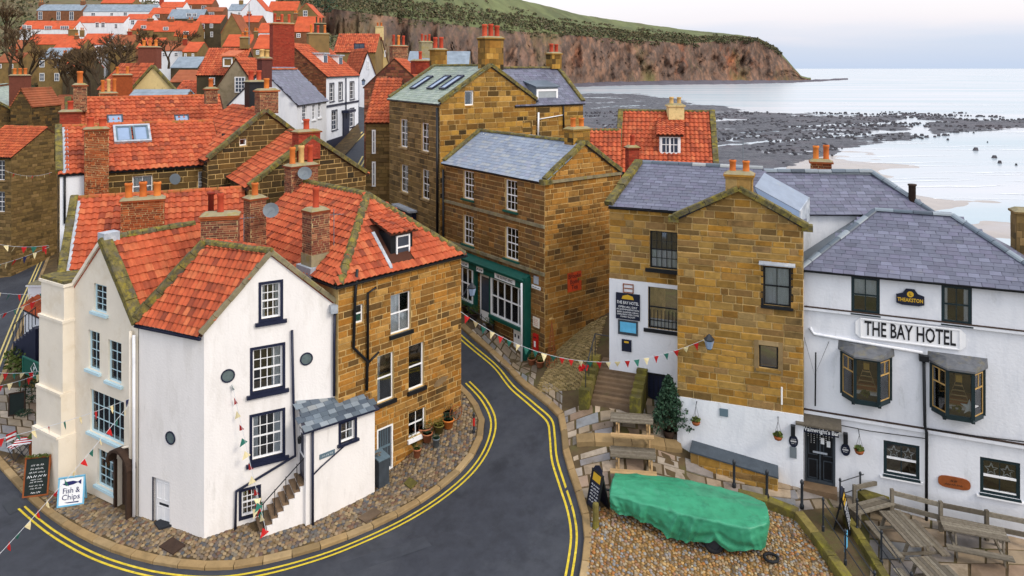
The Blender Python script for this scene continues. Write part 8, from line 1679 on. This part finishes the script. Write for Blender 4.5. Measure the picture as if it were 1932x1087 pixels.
# steps to the alley, with mossy parapets and rail
def alley_steps():
    b = G(1152, 772); t_ = Vector(((1168 - CX) / F * 29.0, 29.0, 2.62)); bz = g(b.x, b.y) + .12; d = Vector((t_.x - b.x, t_.y - b.y, 0)); L = d.length; d.normalize(); s = Vector((d.y, -d.x, 0)); r = thing('stone_steps', 'worn stone steps between mossy parapets climbing to the inn wall', 'steps', (b.x, b.y, bz)); n = 8; w_ = .75
    f = Fr((b.x, b.y, 0), s, d, Z)
    for i in range(n): mb = MB(); z = bz + (t_.z - bz) * (i + 1) / n; mb.box(f, -w_, w_, L * i / n - .03, L * (i + 1) / n + .02, z - .35, z + R.uniform(-.01, .01)); mb.obj('step', 'step_stone', r)
    mb = MB(); mb.box(f, -w_ - .1, w_ + .3, L + .03, L + .9, 1.5, t_.z + .01); mb.obj('landing', 'step_stone', r)
    for k, (x0, x1) in enumerate(((-w_ - .42, -w_ - .02), (w_ + .02, w_ + .42))):
        y0, y1 = (-.25, L + .2); nseg = 6
        for i in range(nseg):
            mb = MB(); a0, a1 = y0 + (y1 - y0) * i / nseg, y0 + (y1 - y0) * (i + 1) / nseg; z0 = bz + .5 + (t_.z - bz) * max(0, i + .2) / nseg * 1.0; e = .45; mb.slab([f(x0, a0 + .01, bz - .8), f(x1, a0 + .01, bz - .8), f(x1, a1 - .01, bz - .8), f(x0, a1 - .01, bz - .8)], (0, 0, z0 - bz + .8 + R.uniform(-.03, .03))); mb.obj('parapet_stone', 'moss_stone', r)
    mb = MB()
    for i in range(4): y = L * i / 3; z = bz + .5 + (t_.z - bz) * i / 3; mb.tube([f(-w_ - .22, y, z - .2), f(-w_ - .22, y, z + .75)], .018, 5)
    mb.tube([f(-w_ - .22, -.1, bz + 1.2), f(-w_ - .22, L, t_.z + 1.25)], .022, 6); mb.tube([f(-w_ - .22, L, t_.z + 1.25), f(2.2, L + .1, t_.z + 1.1)], .02, 6); mb.obj('handrail', 'iron', r)
    q = f(w_ + .42, 0, 0); mb = MB(); mb.box(f, w_ + .5, w_ + 2.3, L - .05, L + .4, t_.z + .12, t_.z + .6); mb.obj('terrace_ledge', 'moss_stone', r); mb = MB()
    for i in range(8): clump(mb, f(w_ + .6 + i * .22, L + .15, t_.z + .68), .12, R, 14)
    mb.obj('ledge_plants', 'leaf_yellow', r); mb = MB(); clump(mb, f(-w_ - .35, .2, bz + 1.15), .2, R, 40); mb.obj('flower_bundle', 'cloth_red', r)
alley_steps()
# step edge of the upper flags
l = resample([Vector(G(1088, 848)), Vector(G(1180, 852)), Vector(G(1288, 860))], .6)
for i in range(len(l) - 1):
    p, q = l[i], l[i + 1]; mb = MB(); n_ = Vector((0, .35, 0)); mb.slab([Vector((v_.x, v_.y, g(v_.x, v_.y) - .1)) for v_ in (p + Vector((.01, 0, 0)), q - Vector((.01, 0, 0)), q - Vector((.01, 0, 0)) + n_, p + Vector((.01, 0, 0)) + n_)], (0, 0, .34 + R.uniform(-.02, .02))); mb.obj('step_stone', 'kerb_stone', fore)
# lattice obelisk and pots at the post office corner
p = G(1041, 694); p = Vector((p.x, p.y, g(p.x, p.y) + .1)); r = thing('willow_obelisk', 'tall twiggy obelisk with a star against the post office corner', 'ornament', p); mb = MB()
for k in range(6): mb.tube([p + Vector((math.cos(k * 1.047) * .24, math.sin(k * 1.047) * .24, 0)), p + Vector((0, 0, 1.9))], .014, 4)
for k in range(9):
    t = k / 9; mb.tube([p + Vector((math.cos(q * .785 + k) * .25 * (1 - t), math.sin(q * .785 + k) * .25 * (1 - t), 1.85 * t)) for q in range(9)], .012, 4, False)
mb.obj('lattice', 'wood_brown', r); mb = MB(); clump(mb, p + Vector((0, 0, 1.95)), .1, R, 12); mb.obj('star', 'pot_buff', r)
for i, (px, py, lb) in enumerate(((1003, 692, 'terracotta pot at the foot of the green shop pilaster'), (1019, 697, 'little leafy pot beside the terracotta one'))): p = G(px, py); bush(lb, 'potted_plant', Vector((p.x, p.y, g(p.x, p.y) + .1)), .16, .25, 'leaf', 'terracotta', .17, .26, seed=60 + i)
for i, (px, py, lb, rd) in enumerate(((893, 606, 'plants massed behind the railing left of the shop door', .35), (925, 628, 'trough of winter plants below the shop window', .3), (880, 592, 'dark shrub at the far end of the shopfront', .3))): p = G(px, py); bush(lb, 'shop_planting', Vector((p.x, p.y, g(p.x, p.y) + .1)), rd, .45, 'leaf', 'wood_dark', rd * .7, .3, seed=70 + i)
def railing(label, pts_, hgt, m='iron', rails=2, post=.03, knob=True, name='railing', group=None, cat='railing', pn='post', box=False):
    pts_ = [Vector(p) for p in pts_]; r = thing(name, label, cat, pts_[0], group)
    for p in pts_:
        mb = MB()
        if box: mb.box(gfr(p.x, p.y, p.z, 0), -.05, .05, -.05, .05, -.1, hgt)
        elif knob: mb.lathe(p, [(post * 1.6, -.05), (post * 1.6, .1), (post, .13), (post, hgt * .9), (post * 1.5, hgt * .92), (post * 1.5, hgt * .97), (post * .4, hgt + .02)], 8)
        else: mb.tube([p, p + Vector((0, 0, hgt))], post, 6)
        mb.obj(pn, m, r)
    for k in range(rails):
        z = hgt * (.88 - .42 * k); 
        for i in range(len(pts_) - 1):
            mb = MB(); a, b = pts_[i] + Vector((0, 0, z)), pts_[i + 1] + Vector((0, 0, z))
            if box: d = (b - a).normalized(); s = d.cross(Z).normalized() * .03; mb.slab([a - s - Z * .07, a + s - Z * .07, b + s - Z * .07, b - s - Z * .07], (0, 0, .14))
            else: mb.tube([a, b], .016, 5)
            mb.obj('rail', m, r)
    return r
p = [G(x, y) for x, y in ((884, 612), (908, 628), (930, 648))]; railing('black railing guarding the shop steps', [Vector((q.x, q.y, g(q.x, q.y) + .1)) for q in p], .8, post=.02, knob=False)
def gp(x, y, dz=.1): q = G(x, y); return Vector((q.x, q.y, g(q.x, q.y) + dz))
railing('black railing with ball tops along the left of the hotel ramp', [gp(1553, 1020, .35), gp(1595, 1085, .35), gp(1650, 1170, .35)], 1.0)
railing('black railing with ball tops between ramp and picnic tables', [gp(1617, 1015, .25), gp(1663, 1080, .25), gp(1720, 1165, .25)], 1.0)
railing('black railing beside the bar door', [gp(1585, 965), gp(1623, 952), gp(1657, 938)], 1.0)
for x, y, lb in ((1385, 925, 'black bollard behind the boat, leftmost of three'), (1447, 945, 'black bollard right of the boat stern'), (1513, 965, 'black bollard at the corner of the low wall')):
    p = gp(x, y, .1); mb = MB(); mb.lathe(p, [(.07, 0), (.07, .12), (.045, .16), (.045, .8), (.06, .83), (.06, .9), (.02, .96)], 10); tag(mb.obj('bollard', 'iron', None, True), lb, 'bollard', 'bollards round the cobbled slip')
def hf(px): q = HF(HF.px(px, 950)[0], 0, .5); return Vector((q.x, q.y, g(q.x, q.y) + .08))
railing('weathered timber fence in front of the hotel wall', [hf(1680), hf(1770), hf(1855), hf(1945)], .98, 'wood_grey', 2, name='timber_fence', cat='fence', box=True)
railing('short sloping timber rail by the mossy wall', [gp(1612, 966), gp(1680, 950)], .8, 'wood_grey', 1, name='timber_rail', cat='fence', box=True)
def low_wall(label, name, px, w_, h_, m, seg=.9):
    l = resample([G(x, y) for x, y in px], seg); p0 = l[0]; r = thing(name, label, 'wall', gz(p0.x, p0.y))
    for i in range(len(l) - 1):
        a, b = l[i], l[i + 1]; d = (b - a).normalized(); s = Vector((d.y, -d.x, 0)) * w_ / 2; q = [a + d * .01 - s, b - d * .01 - s, b - d * .01 + s, a + d * .01 + s]; mb = MB(); hj = h_ + R.uniform(-.015, .015)
        lo = [Vector((v_.x, v_.y, g(v_.x, v_.y) - .1)) for v_ in q]; hi = [v_ + Vector((0, 0, hj + .2)) for v_ in lo]; c = (hi[0] + hi[1] + hi[2] + hi[3]) / 4; h2 = [c + (v_ - c) * .93 + Vector((0, 0, .02)) for v_ in hi]
        mb.add(lo + hi + h2, [(8, 9, 10, 11)] + [(k, (k + 1) % 4, 4 + (k + 1) % 4, 4 + k) for k in range(4)] + [(4 + k, 4 + (k + 1) % 4, 8 + (k + 1) % 4, 8 + k) for k in range(4)]); mb.obj('wall_stone', m, r)
low_wall('low stone kerb wall bounding the cobbled slip by the boat', 'kerb_wall', [(1392, 948), (1450, 962), (1507, 985), (1545, 1035), (1605, 1120)], .3, .25, 'moss_stone')
low_wall('mossy green kerb on the far side of the ramp', 'ramp_kerb', [(1597, 990), (1630, 1040), (1690, 1140)], .25, .2, 'moss_stone')
low_wall('mossy stone retaining block beside the timber rail', 'retaining_wall', [(1628, 962), (1690, 950)], .5, .35, 'moss_stone')
p = gp(1622, 985, .12); r = thing('timber_bench', 'weathered slatted bench seat against the mossy block', 'bench', p); fr = gfr(p.x + .35, p.y, p.z, .35)
for k in range(3): mb = MB(); mb.box(fr, -.8, .8, -.25 + .17 * k, -.1 + .17 * k, .4, .45); mb.obj('slat', 'wood_grey', r)
for s_ in (-1, 1): mb = MB(); mb.box(fr, s_ * .65 - .04, s_ * .65 + .04, -.22, .22, -.05, .397); mb.obj('leg', 'wood_grey', r)
p = gp(1455, 1063, .13); mb = MB(); mb.tube([p + Vector((math.cos(k * .524) * .2, math.sin(k * .524) * .2, .04)) for k in range(13)], .045, 7, False); tag(mb.obj('tyre_ring', 'rubber', None, True), 'old tyre lying on the beach cobbles', 'tyre')
p = gp(1596, 1068, .5); mb = MB(); fr = gfr(p.x, p.y, p.z, .9); mb.box(fr, -.16, .16, -.01, .01, 0, .5); tag(mb.obj('rail_notice', 'sign_cyan'), 'pale blue notice tied to the ramp railing', 'notice')

# cafe corner on the far left
def bistro_chair(label, x, y, az):
    p = gz(x, y, .12); r = thing('folding_chair', label, 'chair', p, 'striped folding chairs outside the cafe'); fr = gfr(p.x, p.y, p.z, az)
    for k in range(5): mb = MB(); mb.box(fr, -.2, .2, -.2 + .08 * k, -.14 + .08 * k, .43, .45); mb.obj('seat_slat', 'cloth_red' if k % 2 else 'sign_white', r)
    for k in range(4): mb = MB(); mb.box(fr, -.2, .2, .2, .22, .6 + .08 * k, .66 + .08 * k); mb.obj('back_slat', 'cloth_red' if k % 2 else 'sign_white', r)
    for s_ in (-1, 1): mb = MB(); mb.tube([fr(s_ * .19, -.22, 0), fr(s_ * .19, .2, .5), fr(s_ * .19, .22, .92)], .012, 4); mb.tube([fr(s_ * .19, .22, 0), fr(s_ * .19, -.2, .44)], .012, 4); mb.obj('leg_frame', 'iron', r)
q = G(28, 868); bistro_chair('red and white slatted folding chair left of the cafe table', q.x, q.y, 1.2); q = G(62, 860); bistro_chair('red and white slatted folding chair right of the cafe table', q.x, q.y, -1.4)
q = gp(45, 872, .12); r = thing('cafe_table', 'slatted red and white cafe table between the folding chairs', 'table', q); fr = gfr(q.x, q.y, q.z, .3)
for k in range(6): mb = MB(); mb.box(fr, -.3, .3, -.3 + .1 * k, -.22 + .1 * k, .7, .72); mb.obj('slat', 'cloth_red' if k % 2 else 'sign_white', r)
mb = MB()
for s_ in (-1, 1): mb.tube([fr(-.28, s_ * .25, 0), fr(.28, s_ * .25, .7)], .012, 4); mb.tube([fr(.28, s_ * .25, 0), fr(-.28, s_ * .25, .7)], .012, 4)
mb.obj('leg_frame', 'iron', r)
q = gp(80, 862, .12); r = thing('timber_planter', 'timber planter with young shrub against the cream pier', 'planter', q); fr = gfr(q.x, q.y, q.z, .3); mb = MB(); mb.box(fr, -.4, .4, -.2, .2, 0, .5); mb.obj('box', 'wood_brown', r); mb = MB(); clump(mb, fr(0, 0, .75), .36, R, 120); mb.obj('foliage', 'leaf', r)
for i, (px, py, rd, hg, lb, lm) in enumerate(((62, 762, .6, .9, 'dark leafy shrub under the green cafe sign', 'leaf_dark'), (84, 745, .5, 1.0, 'tall yellowish plant beside the cream pier', 'leaf_yellow'), (88, 800, .4, .9, 'slim green climber at the foot of the cream pier', 'leaf'), (45, 790, .35, .3, 'low pots heaped by the pavement board', 'leaf_dark'))): bush(lb, 'cafe_shrub', gp(px, py), rd, hg, lm, None, seed=80 + i, n=160)
q = gp(68, 715, .1); r = bush('overgrown green bank below the white outhouse', 'planted_bank', Vector((q.x, q.y + .3, q.z)), 1.5, 1.7, 'leaf', None, seed=88, n=420, cat='bank')
pA, pB = P(45, 712, 33.5), P(90, 706, 32.3); f = wallfr(pA, pB); zc = wz(698, 32.8); r = thing('cafe_sign', 'green framed cafe sign with diamond emblem on the planted bank', 'sign', P(66, 735, 32.8)); mb = MB(); mb.box(f, 0, f.len, zc - .38, zc + .38, 0, .05); mb.obj('board', 'sign_green', r); mb = MB(); mb.ring(f, 0, f.len, zc - .38, zc + .38, .05, .05, .075); mb.obj('frame', 'cloth_green', r); c_ = f.len / 2; mb = MB(); dm_ = [(c_ - .3, zc), (c_, zc - .3), (c_ + .3, zc), (c_, zc + .3)]; pp = [f(x, y, .07) for x, y in dm_]; mb.tube(pp + [pp[0]], .014, 4, False); mb.obj('diamond', 'sign_white', r); text('P', f, c_, zc, .3, 'sign_white', r, .06)
mb = MB(); mb.tube([f(.1, zc - 1.6, -.02), f(.1, zc - .3, -.02)], .03, 5); mb.tube([f(f.len - .1, zc - 1.6, -.02), f(f.len - .1, zc - .3, -.02)], .03, 5); mb.obj('post', 'wood_dark', r)

# ------------------------------------------------------------------ bunting
CYC = {'r': 'cloth_red', 'c': 'cloth_cream', 'g': 'cloth_green', 'n': 'cloth_navy'}
_flag = {}
def flag_mesh(c, k):
    if (c, k) not in _flag:
        me = bpy.data.meshes.new('flag'); w_, h_ = .115, .27; b_ = (-.05, .0, .06)[k]; vs = []
        for s_ in (-.002, .002):
            vs += [(-w_, s_, 0), (w_, s_, 0), (0, s_ + b_, -h_), (-w_ * .5, s_ + b_ * .4 + .01, -h_ * .5), (w_ * .5, s_ + b_ * .4 - .01, -h_ * .5)]
        me.from_pydata(vs, [], [(0, 3, 4, 1), (3, 2, 4), (6, 9, 8, 5), (9, 7, 8)]); me.materials.append(MATS[CYC[c]]); _flag[(c, k)] = me
    return _flag[(c, k)]
def bunting(label, a, b, sag, cols, t0=.03, t1=.97, rng=R, scale=1.0):
    a, b = Vector(a), Vector(b); r = thing('bunting', label, 'bunting', a, 'strings of bunting'); pt = lambda t: a.lerp(b, t) - Vector((0, 0, sag * 4 * t * (1 - t))); n = 24; mb = MB(); mb.tube([pt(i / n) for i in range(n + 1)], .008, 4, False); mb.obj('cord', 'string', r); d = (b - a); az = math.atan2(d.y, d.x)
    for i, c in enumerate(cols):
        t = t0 + (t1 - t0) * i / max(1, len(cols) - 1); p = pt(t) - r.location; o = bpy.data.objects.new('flag', flag_mesh(c, rng.randrange(3))); COL.objects.link(o); o.parent = r
        sl = math.atan2(pt(min(1, t + .02)).z - pt(max(0, t - .02)).z, (pt(min(1, t + .02)) - pt(max(0, t - .02))).xy.length); sl *= .5
        o.matrix_basis = Matrix.Translation(p) @ Matrix.Rotation(az * .6 + rng.uniform(-.5, .5), 4, 'Z') @ Matrix.Rotation(-sl, 4, 'Y') @ Matrix.Rotation(rng.uniform(-.35, .35), 4, 'X') @ Matrix.Scale(scale * rng.uniform(.9, 1.1), 4)
bunting('bunting falling from the cream house to the lower left corner', P(243, 764, 24.4), P(-45, 1092, 21.6), .12, 'cgrcgrcgrcrcgrcr', .03, .93)
bunting('bunting from the cream house across the cafe tables', P(246, 752, 24.4), P(-30, 834, 24.5), .12, 'ncrcgrcgr', .02, .88)
bunting('bunting crossing in front of the green cafe sign', P(95, 697, 28.3), P(-40, 698, 31), .15, 'ncrcgrcgr', .02, .95)
bunting('bunting dipping below the green cafe sign', P(95, 698, 28.3), P(-40, 735, 30), .1, 'crgcrgc', .15, .95)
bunting('bunting sloping past the white outhouse roof', P(95, 555, 28.3), P(-40, 605, 33), .1, 'crcgrcgr', .1, .95)
bunting('bunting level with the outhouse chimney', P(95, 552, 28.3), P(-40, 545, 33), .15, 'gcrgcrc', .12, .95)
bunting('highest bunting over the left street', P(92, 463, 29.5), P(-40, 450, 36), .2, 'rgrccrcr', .05, .95)
bunting('bunting slanting across the left street road', P(93, 466, 29.5), P(-40, 508, 35), .1, 'rcnrcgrc', .05, .95)
bunting('faint bunting high between the street houses', P(98, 325, 50), P(10, 322, 46), .3, 'rcgrcgrc', .05, .95)
bunting('long sagging bunting between the golden house and the inn', P(869, 588, 29.4), P(1340, 636, 26.3), 1.4, 'rcgcrgcggcgrrcgrccrgcrgrcrc', .03, .985)
a, b = BF.px(437, 722); c, d = BF.px(494, 985); bunting('bunting hanging down the white gable wall', BF(a, b, .12), BF(c, d + .1, .9), .05, 'grcrgcrcrgcr', .02, .97)
q = gp(492, 1002, .15); mb = MB(); 
r = thing('flag_bundle', 'bunched bunting tied to the foot of the porch steps', 'bunting', q)
for i in range(9): o = bpy.data.objects.new('flag', flag_mesh('rcg'[i % 3], i % 3)); COL.objects.link(o); o.parent = r; o.matrix_basis = Matrix.Translation((R.uniform(-.15, .1), R.uniform(-.1, .05), R.uniform(.4, 1.0))) @ Matrix.Rotation(R.uniform(0, 6), 4, 'Z') @ Matrix.Rotation(R.uniform(-.8, .8), 4, 'X')
mb = MB(); mb.tube([q, q + Vector((0, 0, 1.05))], .015, 5); mb.obj('post', 'iron', r)
# television aerials
for i, (px, py, Y, hh, lb) in enumerate(((630, 445, 27.2, 1.0, 'television aerial beside the tall chimney of the hipped house'), (1402, 305, 28.5, .9, 'aerial mast on the inn chimney'), (470, 62, 75, 3.0, 'tall slender mast beside the olive gable'), (460, 440, 27.5, .7, 'small aerial by the white gable chimney'))):
    p = P(px, py, Y); r = thing('aerial', lb, 'aerial', p); mb = MB(); mb.tube([p - Vector((0, 0, hh * .4)), p + Vector((0, 0, hh))], .015 * Y / 27, 5); mb.obj('mast', 'plastic_grey', r); mb = MB()
    for k in range(5): mb.tube([p + Vector((-.2, .0, hh * .75 + .0)) + Vector((.1 * k, .05 * k, 0)), p + Vector((-.2, 0, hh * .75)) + Vector((.1 * k, .05 * k, .0)) + Vector((-.12, .24, 0))], .007 * Y / 27, 4)
    mb.tube([p + Vector((-.2, .12, hh * .75)), p + Vector((.3, .3, hh * .75))], .01, 4); mb.obj('elements', 'plastic_grey', r)
